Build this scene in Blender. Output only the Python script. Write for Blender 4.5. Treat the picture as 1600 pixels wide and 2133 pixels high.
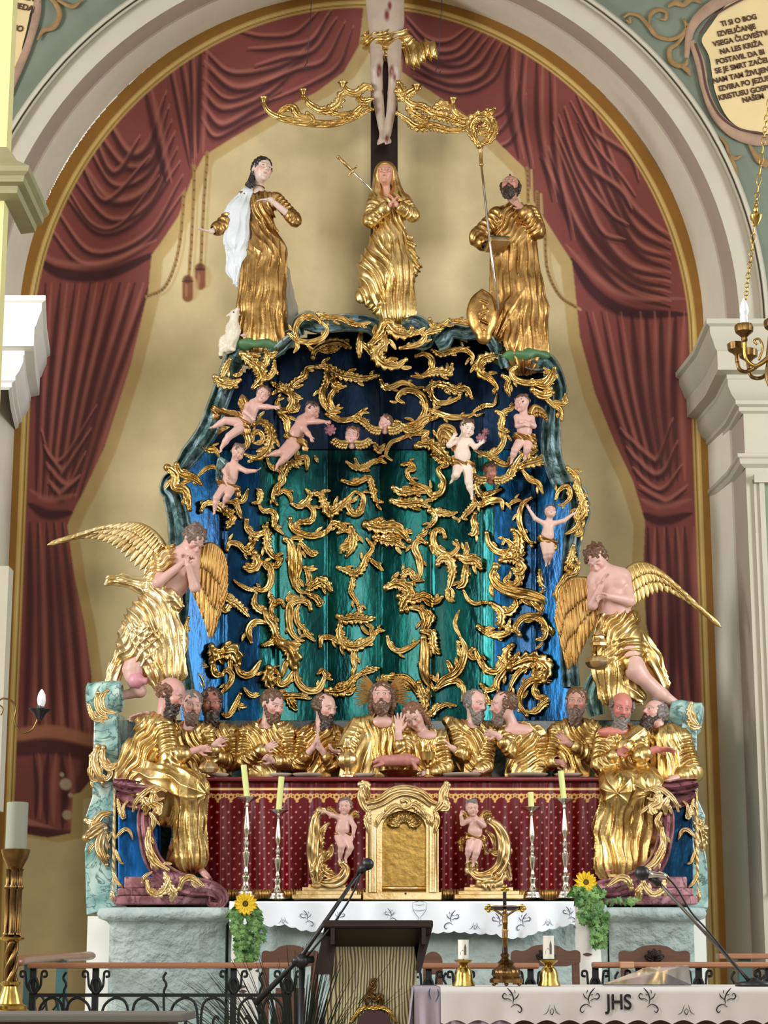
import bpy, math, random
import numpy as np
from mathutils import Vector, Matrix
for o in list(bpy.data.objects): bpy.data.objects.remove(o)
SC = bpy.context.scene
COL = SC.collection
R = math.radians
pi = math.pi
# ---------------------------------------------------------------- camera
FPX, CX, CY = 4180.0, 800.0, 1066.5
PITCH = R(12.7)
EYE = np.array([0.0, -11.0, 1.1])
cd = bpy.data.cameras.new('camera'); cam = bpy.data.objects.new('camera', cd); COL.objects.link(cam)
cam.location = EYE; cam.rotation_euler = (pi/2 + PITCH, 0, 0)
cd.sensor_fit = 'VERTICAL'; cd.sensor_height = 24.0; cd.lens = FPX/2133.0*24.0; cd.clip_end = 100
SC.camera = cam
# ---------------------------------------------------------------- world, lights, exposure
W = bpy.data.worlds.new('nave_daylight'); SC.world = W; W.use_nodes = True
wn = W.node_tree; wn.nodes.clear()
wo = wn.nodes.new('ShaderNodeOutputWorld'); bg = wn.nodes.new('ShaderNodeBackground')
tc = wn.nodes.new('ShaderNodeTexCoord'); nz = wn.nodes.new('ShaderNodeTexNoise'); rp = wn.nodes.new('ShaderNodeValToRGB')
nz.inputs['Scale'].default_value = 2.2; nz.inputs['Detail'].default_value = 1.0
rp.color_ramp.elements[0].position = 0.46; rp.color_ramp.elements[0].color = (0.07, 0.06, 0.05, 1)
rp.color_ramp.elements[1].position = 0.60; rp.color_ramp.elements[1].color = (1.25, 1.18, 1.08, 1)
wn.links.new(tc.outputs['Generated'], nz.inputs['Vector']); wn.links.new(nz.outputs['Fac'], rp.inputs['Fac'])
wn.links.new(rp.outputs['Color'], bg.inputs['Color']); bg.inputs['Strength'].default_value = 0.85
wn.links.new(bg.outputs['Background'], wo.inputs['Surface'])
def area(name, loc, target, sx, sy, power, color):
    l = bpy.data.lights.new(name, 'AREA'); l.shape = 'RECTANGLE'; l.size = sx; l.size_y = sy; l.energy = power; l.color = color
    o = bpy.data.objects.new(name, l); COL.objects.link(o); o.location = loc
    o.rotation_euler = (Vector(target)-Vector(loc)).to_track_quat('-Z', 'Y').to_euler(); return o
area('window_light_left', (-6.5, -4.5, 4.2), (0.3, 0.6, 2.6), 1.6, 3.6, 520, (0.94, 0.97, 1.0))
area('window_light_left_far', (-5.0, -9.5, 4.5), (0, 0.6, 2.6), 1.4, 3.2, 240, (1.0, 0.97, 0.92))
area('window_light_right', (6.0, -3.5, 4.0), (0.2, 0.8, 2.4), 1.5, 3.4, 330, (0.90, 0.96, 1.0))
area('nave_fill_light', (1.5, -15.0, 5.5), (0, 0.5, 2.5), 2.6, 3.2, 420, (1.0, 0.96, 0.9))  # unseen fill added behind the camera to brighten the front
vs = SC.view_settings; vs.view_transform = 'Standard'; vs.look = 'None'; vs.gamma = 1.0; vs.use_curve_mapping = False
vs.exposure = 0.0
# ---------------------------------------------------------------- pixel -> place at a true distance
def Pn(px, py, D):
    """points in the vertical plane at distance D along the church axis"""
    px, py, D = np.broadcast_arrays(np.asarray(px, float), np.asarray(py, float), np.asarray(D, float))
    c, s = math.cos(PITCH), math.sin(PITCH)
    u = (px-CX)/FPX; v = (CY-py)/FPX
    dy = c - v*s; dz = s + v*c
    t = D/dy
    return np.stack([EYE[0]+u*t, EYE[1]+D+0*t, EYE[2]+dz*t], -1)
def P(px, py, D): return Pn(px, py, D)
class Fr:
    """local sculpting frame: x to the right, y into depth, z up, all in units of 1/FPX at distance D"""
    def __init__(s, cx, cy, D):
        s.cx, s.cy, s.D = cx, cy, D; s.O = P(cx, cy, D); s.s = P(cx+1, cy, D)[0]-s.O[0]; s.sz = P(cx, cy-1, D)[2]-s.O[2]
    def w(s, V):
        V = np.asarray(V, float); o = np.empty_like(V)
        o[..., 0] = s.O[0]+(V[..., 0]-s.cx)*s.s; o[..., 1] = s.O[1]+V[..., 1]*s.s; o[..., 2] = s.O[2]+(V[..., 2]+s.cy)*s.sz
        return o
# ---------------------------------------------------------------- objects
LOC = {}
def thing(name, label, cat, loc, group=None):
    o = bpy.data.objects.new(name, None); COL.objects.link(o); o.location = tuple(float(v) for v in loc); o.empty_display_size = .05
    o['label'] = label; o['category'] = cat
    if group: o['group'] = group
    LOC[o.name] = np.array(loc, float); return o
def mk(name, V, Fc, mat, parent=None, smooth=True, col=None, label=None, cat=None, group=None, kind=None, bevel=0, rnd=None):
    V = np.asarray(V, float)
    if parent is None: base = np.array([(V[:, 0].min()+V[:, 0].max())/2, (V[:, 1].min()+V[:, 1].max())/2, V[:, 2].min()])
    else: base = LOC[parent.name]
    me = bpy.data.meshes.new(name)
    Vl = V-base
    if isinstance(Fc, np.ndarray):
        nv, nf, k = len(Vl), len(Fc), Fc.shape[1]
        me.vertices.add(nv); me.vertices.foreach_set('co', Vl.astype(np.float32).ravel())
        me.loops.add(nf*k); me.loops.foreach_set('vertex_index', Fc.astype(np.int32).ravel())
        me.polygons.add(nf); me.polygons.foreach_set('loop_start', np.arange(0, nf*k, k, dtype=np.int32))
        try: me.polygons.foreach_set('loop_total', np.full(nf, k, dtype=np.int32))
        except Exception: pass
        me.update(calc_edges=True)
    else:
        me.from_pydata(Vl.tolist(), [], [tuple(int(i) for i in f) for f in Fc]); me.update()
    me.validate()
    if smooth: me.polygons.foreach_set('use_smooth', np.ones(len(me.polygons), bool))
    if col is not None:
        ca = me.color_attributes.new('Col', 'FLOAT_COLOR', 'POINT')
        c4 = np.ones((len(V), 4), np.float32); c4[:, :3] = col; ca.data.foreach_set('color', c4.ravel())
    me.materials.append(mat)
    o = bpy.data.objects.new(name, me); COL.objects.link(o)
    if parent is None: o.location = tuple(base)
    else: o.parent = parent
    LOC[o.name] = base
    if label: o['label'] = label
    if cat: o['category'] = cat
    if group: o['group'] = group
    if kind: o['kind'] = kind
    if bevel:
        b = o.modifiers.new('b', 'BEVEL'); b.width = bevel; b.segments = 2; b.limit_method = 'ANGLE'
    return o
def auto(o, ang=35):
    """smooth shading with sharp edges kept"""
    me = o.data; import bmesh
    bm = bmesh.new(); bm.from_mesh(me); c = math.cos(R(ang))
    for e in bm.edges:
        if len(e.link_faces) == 2 and e.link_faces[0].normal.dot(e.link_faces[1].normal) < c: e.smooth = False
    bm.to_mesh(me); bm.free(); return o
class G:
    """collects shapes (world coordinates) of ONE mesh"""
    def __init__(s): s.V = []; s.F = []; s.n = 0
    def add(s, V, F):
        V = np.asarray(V, float); s.V.append(V); s.F += [tuple(i+s.n for i in f) for f in F]; s.n += len(V); return s
    def box(s, c, d, rot=None):
        c = np.array(c, float); d = np.array(d, float)/2
        V = np.array([[x, y, z] for x in (-1, 1) for y in (-1, 1) for z in (-1, 1)], float)*d
        if rot is not None: V = V@np.array(rot.to_3x3() if hasattr(rot, 'to_3x3') else rot).T
        return s.add(V+c, [(0, 1, 3, 2), (4, 6, 7, 5), (0, 4, 5, 1), (2, 3, 7, 6), (0, 2, 6, 4), (1, 5, 7, 3)])
    def lathe(s, c, prof, n=32, ax=(0, 0, 1), flute=None):
        ax = Vector(ax).normalized(); q = Vector((0, 0, 1)).rotation_difference(ax).to_matrix(); q = np.array(q)
        V = []; a = np.arange(n)*2*pi/n
        for r, z in prof:
            rr = r if flute is None else r*(1+flute[1]*np.cos(flute[0]*a))
            V.append(np.stack([rr*np.cos(a), rr*np.sin(a), np.full(n, z)], -1))
        V = np.concatenate(V)@q.T+np.array(c, float); m = len(prof); F = []
        for i in range(m-1):
            for j in range(n):
                k = (j+1) % n; F.append((i*n+j, i*n+k, (i+1)*n+k, (i+1)*n+j))
        F.append(tuple(range(n-1, -1, -1))); F.append(tuple((m-1)*n+j for j in range(n)))
        return s.add(V, F)
    def tube(s, pts, r, n=8, flat=1.0, cap=True):
        pts = np.asarray(pts, float); m = len(pts); r = np.broadcast_to(np.asarray(r, float), (m,))
        T = np.gradient(pts, axis=0); T /= np.linalg.norm(T, axis=1)[:, None]+1e-12
        up = np.array([0, 1.0, 0]) if abs(T[:, 1]).mean() < .8 else np.array([1.0, 0, 0])
        V = []; a = np.arange(n)*2*pi/n
        for i in range(m):
            x = np.cross(up, T[i]); x /= np.linalg.norm(x)+1e-12; y = np.cross(T[i], x)
            V.append(pts[i]+r[i]*(np.cos(a)[:, None]*x+flat*np.sin(a)[:, None]*y))
        F = [(i*n+j, i*n+(j+1) % n, (i+1)*n+(j+1) % n, (i+1)*n+j) for i in range(m-1) for j in range(n)]
        if cap: F.append(tuple(range(n-1, -1, -1))); F.append(tuple((m-1)*n+j for j in range(n)))
        return s.add(np.concatenate(V), F)
    def prism(s, poly, y0, y1, fr=None):
        """poly: list of (x,z) world pairs, extruded from y0 to y1"""
        n = len(poly); a = [(x, y0, z) for x, z in poly]; b = [(x, y1, z) for x, z in poly]
        return s.add(np.array(a+b, float), [tuple(range(n)), tuple(range(2*n-1, n-1, -1))]+[(i, n+i, n+(i+1) % n, (i+1) % n) for i in range(n)])
    def grid(s, V, closed_u=False):
        """V: (m,n,3)"""
        m, n, _ = V.shape; F = []
        mm = m if closed_u else m-1
        for i in range(mm):
            for j in range(n-1): F.append((i*n+j, ((i+1) % m)*n+j, ((i+1) % m)*n+j+1, i*n+j+1))
        return s.add(V.reshape(-1, 3), F)
    def ball(s, c, r, n=12, sc=(1, 1, 1)):
        prof = [(max(1e-4, math.sin(pi*i/n)), -math.cos(pi*i/n)) for i in range(n+1)]
        a = np.arange(n*2)*pi/n; V = np.concatenate([np.stack([p*np.cos(a), p*np.sin(a), np.full(2*n, z)], -1) for p, z in prof])*np.array(sc)*r+np.array(c, float)
        F = [(i*2*n+j, i*2*n+(j+1) % (2*n), (i+1)*2*n+(j+1) % (2*n), (i+1)*2*n+j) for i in range(n) for j in range(2*n)]
        return s.add(V, F)
    def mk(s, name, mat, parent=None, **k):
        V = np.concatenate(s.V)
        sharp = k.pop('sharp', None)
        o = mk(name, V, s.F, mat, parent, **k)
        if sharp: auto(o, sharp)
        return o
def crom(pts, n=8):
    """smooth curve through points"""
    p = np.asarray(pts, float)
    if len(p) < 3: t = np.linspace(0, 1, n+1)[:, None]; return p[0]*(1-t)+p[-1]*t
    p = np.vstack([2*p[0]-p[1], p, 2*p[-1]-p[-2]]); out = []
    for i in range(1, len(p)-2):
        t = np.arange(n)[:, None]/n
        out.append(.5*((2*p[i])+(-p[i-1]+p[i+1])*t+(2*p[i-1]-5*p[i]+4*p[i+1]-p[i+2])*t*t+(-p[i-1]+3*p[i]-3*p[i+1]+p[i+2])*t**3))
    out.append(p[-2][None]); return np.vstack(out)
# ---------------------------------------------------------------- materials
def mat(name, col, rough=.5, metal=0., bump=0, bs=60., var=0, vs_=6., attr=False, col2=None, coat=0, trans=0, emis=None, spec=None, rvar=0, bdist=.004, stretch=None, band=None):
    m = bpy.data.materials.new(name); m.use_nodes = True; nt = m.node_tree; b = nt.nodes['Principled BSDF']; L = nt.links.new
    b.inputs['Roughness'].default_value = rough; b.inputs['Metallic'].default_value = metal
    if spec is not None: b.inputs['Specular IOR Level'].default_value = spec
    if coat: b.inputs['Coat Weight'].default_value = coat; b.inputs['Coat Roughness'].default_value = .12
    if trans: b.inputs['Transmission Weight'].default_value = trans
    if emis: b.inputs['Emission Color'].default_value = (*emis[0], 1); b.inputs['Emission Strength'].default_value = emis[1]
    tc = nt.nodes.new('ShaderNodeTexCoord'); vec = tc.outputs['Object']
    if stretch:
        mp = nt.nodes.new('ShaderNodeMapping'); mp.inputs['Scale'].default_value = stretch; L(vec, mp.inputs['Vector']); vec = mp.outputs['Vector']
    src = None
    if attr:
        a = nt.nodes.new('ShaderNodeVertexColor'); a.layer_name = 'Col'; src = a.outputs['Color']
    if var or col2:
        n = nt.nodes.new('ShaderNodeTexNoise'); n.inputs['Scale'].default_value = vs_; n.inputs['Detail'].default_value = 6; n.inputs['Roughness'].default_value = .62
        L(vec, n.inputs['Vector'])
        r = nt.nodes.new('ShaderNodeValToRGB'); L(n.outputs['Fac'], r.inputs['Fac'])
        r.color_ramp.elements[0].position = .36; r.color_ramp.elements[1].position = .66
        if col2: r.color_ramp.elements[0].color = (*col, 1); r.color_ramp.elements[1].color = (*col2, 1)
        else:
            lo, hi = 1-var, 1+var
            base = (1, 1, 1) if attr else col
            r.color_ramp.elements[0].color = (*[c*lo for c in base], 1); r.color_ramp.elements[1].color = (*[min(1.6, c*hi) for c in base], 1)
        if attr:
            mx = nt.nodes.new('ShaderNodeMix'); mx.data_type = 'RGBA'; mx.blend_type = 'MULTIPLY'; mx.inputs[0].default_value = 1
            L(src, mx.inputs[6]); L(r.outputs['Color'], mx.inputs[7]); src = mx.outputs[2]
        else: src = r.outputs['Color']
        if rvar:
            mr = nt.nodes.new('ShaderNodeMapRange'); mr.inputs['To Min'].default_value = rough-rvar; mr.inputs['To Max'].default_value = rough+rvar
            mr.inputs['From Min'].default_value = .35; mr.inputs['From Max'].default_value = .65
            L(n.outputs['Fac'], mr.inputs['Value']); L(mr.outputs['Result'], b.inputs['Roughness'])
    if src is None: b.inputs['Base Color'].default_value = (*col, 1)
    else: L(src, b.inputs['Base Color'])
    if bump:
        n2 = nt.nodes.new('ShaderNodeTexNoise'); n2.inputs['Scale'].default_value = bs; n2.inputs['Detail'].default_value = 4; L(vec, n2.inputs['Vector'])
        bp = nt.nodes.new('ShaderNodeBump'); bp.inputs['Strength'].default_value = bump; bp.inputs['Distance'].default_value = bdist
        L(n2.outputs['Fac'], bp.inputs['Height']); L(bp.outputs['Normal'], b.inputs['Normal'])
    return m
def S(r, g, b):
    """sRGB 0-255 -> linear"""
    f = lambda c: (c/255/12.92) if c <= 10 else ((c/255+.055)/1.055)**2.4
    return (f(r), f(g), f(b))
M = {}
M['gold'] = mat('gold_leaf', S(186, 148, 82), .33, 1, bump=.22, bs=70, col2=S(222, 194, 132), vs_=9, rvar=.07)
M['gold_deep'] = mat('gold_leaf_deep', S(158, 116, 62), .34, 1, bump=.22, bs=70, col2=S(196, 158, 98), vs_=9, rvar=.08)
M['gold_pale'] = mat('gold_leaf_pale', S(206, 172, 112), .34, .95, bump=.2, bs=70, col2=S(232, 210, 162), vs_=9, rvar=.07)
M['gilt'] = mat('gilded_ornament', S(186, 146, 78), .27, 1, bump=.3, bs=90, col2=S(226, 194, 126), vs_=9, rvar=.07)
M['paint'] = mat('polychrome_paint', (1, 1, 1), .42, 0, attr=True, var=.10, vs_=14, bump=.12, bs=120)
M['skin'] = mat('flesh_paint', S(214, 172, 158), .4, 0, attr=True, var=.06, vs_=14, bump=.1, bs=100)
M['cream'] = mat('cream_plaster', S(226, 218, 200), .85, var=.06, vs_=1.6, bump=.25, bs=40)
M['cream_lt'] = mat('pale_plaster', S(182, 175, 156), .85, var=.04, vs_=1.6, bump=.2, bs=40)
M['mauve'] = mat('mauve_plaster', S(180, 163, 148), .85, var=.05, vs_=2, bump=.2, bs=40)
M['stucco'] = mat('white_stucco', S(232, 230, 222), .7, var=.03, vs_=2, bump=.15, bs=30)
M['ochre'] = mat('ochre_paint', S(146, 100, 34), .7, var=.14, vs_=5)
M['yellow'] = mat('yellow_paint', S(206, 172, 98), .7, var=.08, vs_=5)
M['yellow_wall'] = mat('yellow_limewash', S(222, 214, 150), .85, var=.04, vs_=2, bump=.2, bs=30)
M['green_grey'] = mat('grey_green_paint', S(110, 119, 102), .85, var=.10, vs_=3, bump=.1, bs=40)
M['mural'] = mat('mural_paint', (1, 1, 1), .85, attr=True, var=.09, vs_=3.0, bump=.15, bs=60)
M['marble'] = None
M['white'] = mat('white_linen', S(236, 240, 246), .8, var=.02, vs_=8, bump=.1, bs=200)
M['grey_linen'] = mat('cream_linen', S(202, 196, 190), .85, var=.02, vs_=8, bump=.3, bs=400, bdist=.001)
M['black'] = mat('black_metal', S(22, 22, 24), .4)
M['iron'] = mat('wrought_iron', S(28, 32, 34), .45, .4, var=.2)
M['silver'] = mat('silver', S(214, 206, 192), .2, 1, col2=S(236, 230, 220), vs_=12, rvar=.05)
M['brass'] = mat('brass', S(160, 130, 66), .24, 1, col2=S(206, 170, 88), vs_=9, rvar=.06)
M['brass_dark'] = mat('aged_brass', S(96, 72, 44), .34, 1, col2=S(136, 106, 62), vs_=14, rvar=.08)
M['wax'] = mat('green_wax', S(214, 220, 140), .45, spec=.4)
M['wax_white'] = mat('white_wax', S(222, 218, 204), .5, spec=.4)
M['wax_grey'] = mat('grey_wax', S(134, 136, 118), .6)
M['wood'] = mat('brown_wood', S(92, 58, 38), .4, var=.18, vs_=10, stretch=(1, 1, 6), bump=.1)
M['wood_dark'] = mat('dark_wood', S(34, 19, 14), .45, var=.2, vs_=8, bump=.1, spec=.3)
M['rail'] = mat('rail_wood', S(158, 108, 76), .4, var=.12, vs_=8, stretch=(.3, 1, 1), coat=.3)
M['leaf'] = mat('leaf_green', S(62, 112, 44), .5, col2=S(112, 160, 70), vs_=9)
M['ivy'] = mat('ivy_green', S(44, 98, 38), .5, col2=S(140, 182, 104), vs_=14)
M['dark_leaf'] = mat('dark_grass', S(14, 20, 12), .6, col2=S(30, 38, 22), vs_=9)
M['petal'] = mat('sunflower_petal', S(244, 206, 30), .6, var=.1, vs_=20)
M['seed'] = mat('sunflower_seed', S(110, 84, 24), .9, var=.3, vs_=90, bump=1, bs=200)
M['bulb'] = mat('bulb_glass', S(232, 238, 236), .15, spec=.6)
# ---------------------------------------------------------------- sculpting volume: smooth unions of limbs, drapery folds carved into the field
def nrm(v): v = np.asarray(v, float); return v/(np.linalg.norm(v)+1e-9)
def wob(x, y, z, f, sd):
    return (np.sin(f*x+1.3*np.sin(f*.8*z+sd)+sd)*np.sin(f*z*1.1+1.2*np.sin(f*.9*y+2*sd)+sd*1.7)+np.sin(f*1.1*y+1.1*np.sin(f*.7*x+sd*3)))*.6
class Vol:
    def __init__(s): s.p = []
    def cap(s, a, b, ra, rb=None, k=3., q=1., fold=None, sub=False, qx=1.):
        rb = ra if rb is None else rb; a = np.array(a, float); b = np.array(b, float)
        A = fold[1] if fold else 0
        m = max(ra, rb)*max(1, q, qx)+A+k+3
        s.p.append((np.minimum(a, b)-m, np.maximum(a, b)+m, 'c', (a, b, ra, rb, k, q, fold, qx), sub)); return s
    def limb(s, pts, rad, k=3., q=1., fold=None, qx=1.):
        for i in range(len(pts)-1): s.cap(pts[i], pts[i+1], rad[i], rad[i+1], k, q, fold, qx=qx)
        return s
    def ell(s, c, r, Rm=None, k=3., noise=None, sub=False):
        c = np.array(c, float); r = np.array(r, float); A = noise[0]*1.6 if noise else 0
        Rm = np.eye(3) if Rm is None else np.asarray(Rm, float)
        e = np.sqrt(((Rm*r)**2).sum(1))+A+k+3 if not sub else np.sqrt(((Rm*r)**2).sum(1))+k+2
        s.p.append((c-e, c+e, 'e', (c, r, Rm, k, noise), sub)); return s
    def field(s, h):
        add = [p for p in s.p if not p[4]]
        lo = np.min([p[0] for p in add], 0)-h; hi = np.max([p[1] for p in add], 0)+h
        n = np.ceil((hi-lo)/h).astype(int)+1
        f = np.full(n, 50., np.float32)
        ax = [lo[i]+h*np.arange(n[i]) for i in range(3)]
        for plo, phi, ty, ar, sub in s.p:
            i0 = np.clip(np.floor((plo-lo)/h).astype(int), 0, n-1); i1 = np.clip(np.ceil((phi-lo)/h).astype(int)+1, 1, n)
            if (i1 <= i0).any(): continue
            X = ax[0][i0[0]:i1[0]][:, None, None]; Y = ax[1][i0[1]:i1[1]][None, :, None]; Z = ax[2][i0[2]:i1[2]][None, None, :]
            if ty == 'c':
                a, b, ra, rb, k, q, fold, qx = ar
                dx, dy, dz = (X-a[0])/qx, (Y-a[1])/q, Z-a[2]
                B = (b-a)/np.array([qx, q, 1]); bb = B@B+1e-9
                t = np.clip((dx*B[0]+dy*B[1]+dz*B[2])/bb, 0, 1)
                wx, wy, wz = dx-t*B[0], dy-t*B[1], dz-t*B[2]
                d = np.sqrt(wx*wx+wy*wy+wz*wz)-(ra+(rb-ra)*t)
                if fold:
                    kind, A, fr_, wp, sd = fold
                    L_ = math.sqrt(bb); T = nrm(B); u = nrm(np.cross(T, [0.05, 1, 0.02])); v = np.cross(T, u)
                    an = np.arctan2(wx*v[0]+wy*v[1]+wz*v[2], wx*u[0]+wy*u[1]+wz*u[2])
                    if kind == 'ring':
                        ph = 2*pi*t*L_/fr_+wp*np.sin(an+sd)+.5*wp*np.sin(2*an+2.1*sd+t*3)
                        g = 1-2*np.abs(np.sin(ph/2))**.8
                        g = g*(.75+.25*np.sin(an*2+sd*5))
                    elif kind == 'long':
                        ph = round(fr_*1.35)*an+.75*wp*np.sin(1.9*t*L_/60+sd+an*.5)+.35*wp*np.sin(4.3*t*L_/50+2*sd+2*an)
                        g = (1-2*np.abs(np.sin(ph/2))**.8)*(.35+.65*np.clip(t*1.6+.25, 0, 1))
                        g = g*(.7+.3*np.sin(an*1.5+sd*3+t*4))
                    else:   # diagonal swathes across the body
                        c1 = (X*math.cos(wp)+Z*math.sin(wp))
                        ph = 2*pi*c1/fr_+1.6*np.sin((X*math.sin(wp)-Z*math.cos(wp))/fr_*1.1+sd)+.8*np.sin(X/fr_*2+Z/fr_+sd*2)
                        g = (1-2*np.abs(np.sin(ph/2))**.8)
                    d = d-A*g
                d = d*min(1, q, qx)
            else:
                c, r, Rm, k, noise = ar
                dx, dy, dz = X-c[0], Y-c[1], Z-c[2]
                l = [(dx*Rm[0, i]+dy*Rm[1, i]+dz*Rm[2, i])/r[i] for i in range(3)]
                m = np.sqrt(l[0]**2+l[1]**2+l[2]**2)+1e-6
                m2 = np.sqrt((l[0]/r[0])**2+(l[1]/r[1])**2+(l[2]/r[2])**2)+1e-9
                d = m*(m-1)/m2
                if noise: d = d-noise[0]*wob(X, Y, Z, noise[1], noise[2])
            sl = (slice(i0[0], i1[0]), slice(i0[1], i1[1]), slice(i0[2], i1[2]))
            o = f[sl]
            if sub:
                hh = np.maximum(k-np.abs(o+d), 0)/k; f[sl] = np.maximum(o, -d)+hh*hh*k/4
            else:
                hh = np.maximum(k-np.abs(o-d), 0)/k; f[sl] = np.minimum(o, d)-hh*hh*k/4
        return f, lo
    def mesh(s, h, smooth=1):
        f, lo = s.field(h); return nets(f, lo, h, smooth)
def nets(f, lo, h, smooth=1):
    s = f < 0
    s[0] = s[-1] = False; s[:, 0] = s[:, -1] = False; s[:, :, 0] = s[:, :, -1] = False
    c = np.zeros(tuple(n-1 for n in f.shape), np.int8)
    for i in (0, 1):
        for j in (0, 1):
            for k in (0, 1): c += s[i:f.shape[0]-1+i, j:f.shape[1]-1+j, k:f.shape[2]-1+k]
    act = (c > 0) & (c < 8); ijk = np.argwhere(act); idx = np.full(act.shape, -1, np.int32); idx[act] = np.arange(len(ijk))
    cv = {}
    for i in (0, 1):
        for j in (0, 1):
            for k in (0, 1): cv[i, j, k] = (f[ijk[:, 0]+i, ijk[:, 1]+j, ijk[:, 2]+k], s[ijk[:, 0]+i, ijk[:, 1]+j, ijk[:, 2]+k])
    acc = np.zeros((len(ijk), 3)); cnt = np.zeros(len(ijk))
    for a in cv:
        for x in range(3):
            if a[x] == 0:
                b = list(a); b[x] = 1; b = tuple(b)
                f0, s0 = cv[a]; f1, s1 = cv[b]; m = s0 != s1
                t = np.clip(f0/(f0-f1+1e-12), 0, 1)
                p = np.tile(np.array(a, float), (len(ijk), 1)); p[:, x] = t
                acc[m] += p[m]; cnt[m] += 1
    V = (ijk+acc/np.maximum(cnt, 1)[:, None])*h+lo
    Fs = []
    for x in range(3):
        y, z = (x+1) % 3, (x+2) % 3
        sl0 = [slice(None)]*3; sl1 = [slice(None)]*3
        sl0[x] = slice(0, -1); sl1[x] = slice(1, None)
        e = s[tuple(sl0)] != s[tuple(sl1)]; E_ = np.argwhere(e)
        E_ = E_[(E_[:, y] > 0) & (E_[:, z] > 0) & (E_[:, y] < s.shape[y]-1) & (E_[:, z] < s.shape[z]-1)]
        ins = s[E_[:, 0], E_[:, 1], E_[:, 2]]
        def g(dy, dz):
            q = E_.copy(); q[:, y] += dy; q[:, z] += dz; return idx[q[:, 0], q[:, 1], q[:, 2]]
        a, b, c_, d = g(-1, -1), g(0, -1), g(0, 0), g(-1, 0)
        Fs.append(np.where(ins[:, None], np.stack([a, b, c_, d], 1), np.stack([a, d, c_, b], 1)))
    Fc = np.concatenate(Fs); Fc = Fc[(Fc >= 0).all(1)]
    for _ in range(smooth):
        acc = np.zeros_like(V); cnt = np.zeros(len(V))
        for i in range(4):
            u, w = Fc[:, i], Fc[:, (i+1) % 4]
            for ax_ in range(3): acc[:, ax_] += np.bincount(u, V[w, ax_], len(V))+np.bincount(w, V[u, ax_], len(V))
            cnt += np.bincount(u, minlength=len(V))+np.bincount(w, minlength=len(V))
        V = V*.5+.5*acc/np.maximum(cnt, 1)[:, None]
    return V, Fc
def rot(yaw=0, pitch=0, roll=0):
    """yaw>0 looks to picture right, pitch>0 looks down, roll>0 leans to picture right"""
    cy, sy = math.cos(R(yaw)), math.sin(R(yaw)); cp, sp = math.cos(R(pitch)), math.sin(R(pitch)); cr, sr = math.cos(R(roll)), math.sin(R(roll))
    Y = np.array([[cy, -sy, 0], [sy, cy, 0], [0, 0, 1]]); Pm = np.array([[1, 0, 0], [0, cp, -sp], [0, sp, cp]]); Rr = np.array([[cr, 0, sr], [0, 1, 0], [-sr, 0, cr]])
    return Rr@Y@Pm
# ---------------------------------------------------------------- anatomy
def head(v, C, Sz, Rm, child=False, ear=True):
    C = np.array(C, float); T = lambda p: C+Rm@(np.array(p, float)*Sz)
    e = lambda p, r, k=.06, sub=False: v.ell(T(p), np.array(r)*Sz, Rm, k*Sz, sub=sub)
    c = lambda p, q_, r, r2, k=.04: v.cap(T(p), T(q_), r*Sz, r2*Sz, k*Sz)
    if child:
        e((0, .05, .10), (.40, .43, .39)); e((0, -.12, -.17), (.32, .28, .30), .1); e((0, -.30, -.39), (.09, .08, .08), .08)
        for s_ in (-1, 1): e((s_*.20, -.27, -.16), (.14, .13, .13), .08)
        nl = .40
    else:
        e((0, .05, .12), (.335, .42, .375)); e((0, -.11, -.14), (.265, .28, .34), .1); e((0, -.29, -.41), (.10, .09, .085), .08)
        for s_ in (-1, 1): e((s_*.17, -.27, -.09), (.10, .11, .10), .08)
        nl = .46
    for s_ in (-1, 1):
        e((s_*.14, -.43, .02), (.10, .085, .062), .03, True)
        c((s_*.24, -.32, .10), (s_*.06, -.385, .085), .035, .04, .05)
        e((s_*.135, -.335, .015), (.072, .065, .052), .015)
        e((s_*.055, -nl+.055, -.135), (.042, .05, .036), .03)
        if ear: e((s_*.335, .05, -.02), (.035, .075, .11), .03)
    c((0, -.36, .08), (0, -nl, -.11), .036, .058, .03)
    c((-.085, -.36, -.235), (.085, -.36, -.235), .022, .022, .02); c((0, -.385, -.23), (0, -.385, -.23), .03, .03, .03)
    c((-.06, -.365, -.285), (.06, -.365, -.285), .03, .03, .02)
def facepaint(V, colr, C, Sz, Rm, lips=S(170, 84, 76), brow=S(70, 44, 32), blush=S(205, 120, 110), iris=S(44, 28, 22), closed=False, skin=None):
    Lc = (V-np.array(C))@Rm/Sz; fr_ = Lc[:, 1] < -.12
    def bl(c, r, col, a=1.):
        d = np.sqrt((((Lc-np.array(c))/np.array(r))**2).sum(1)); w = np.clip(1.6-d*1.2, 0, 1)*a*fr_
        colr[:] = colr*(1-w[:, None])+np.array(col)*w[:, None]
    for s_ in (-1, 1):
        bl((s_*.19, -.34, -.11), (.10, .2, .09), blush, .55)
        bl((s_*.15, -.40, .115), (.10, .1, .014), brow, .8)
        if closed: bl((s_*.135, -.39, -.005), (.07, .06, .010), brow, .9)
        else:
            bl((s_*.135, -.39, .038), (.075, .06, .014), brow, .8)
            bl((s_*.135, -.39, .010), (.06, .08, .026), S(226, 214, 204), .8); bl((s_*.135, -.39, .012), (.026, .1, .026), iris, 1)
    bl((0, -.38, -.235), (.085, .08, .018), lips, .85); bl((0, -.38, -.285), (.06, .08, .02), lips, .75); bl((0, -.38, -.258), (.075, .06, .007), S(90, 36, 34), .8)
    bl((0, -.45, -.11), (.05, .05, .05), blush, .35)
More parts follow.
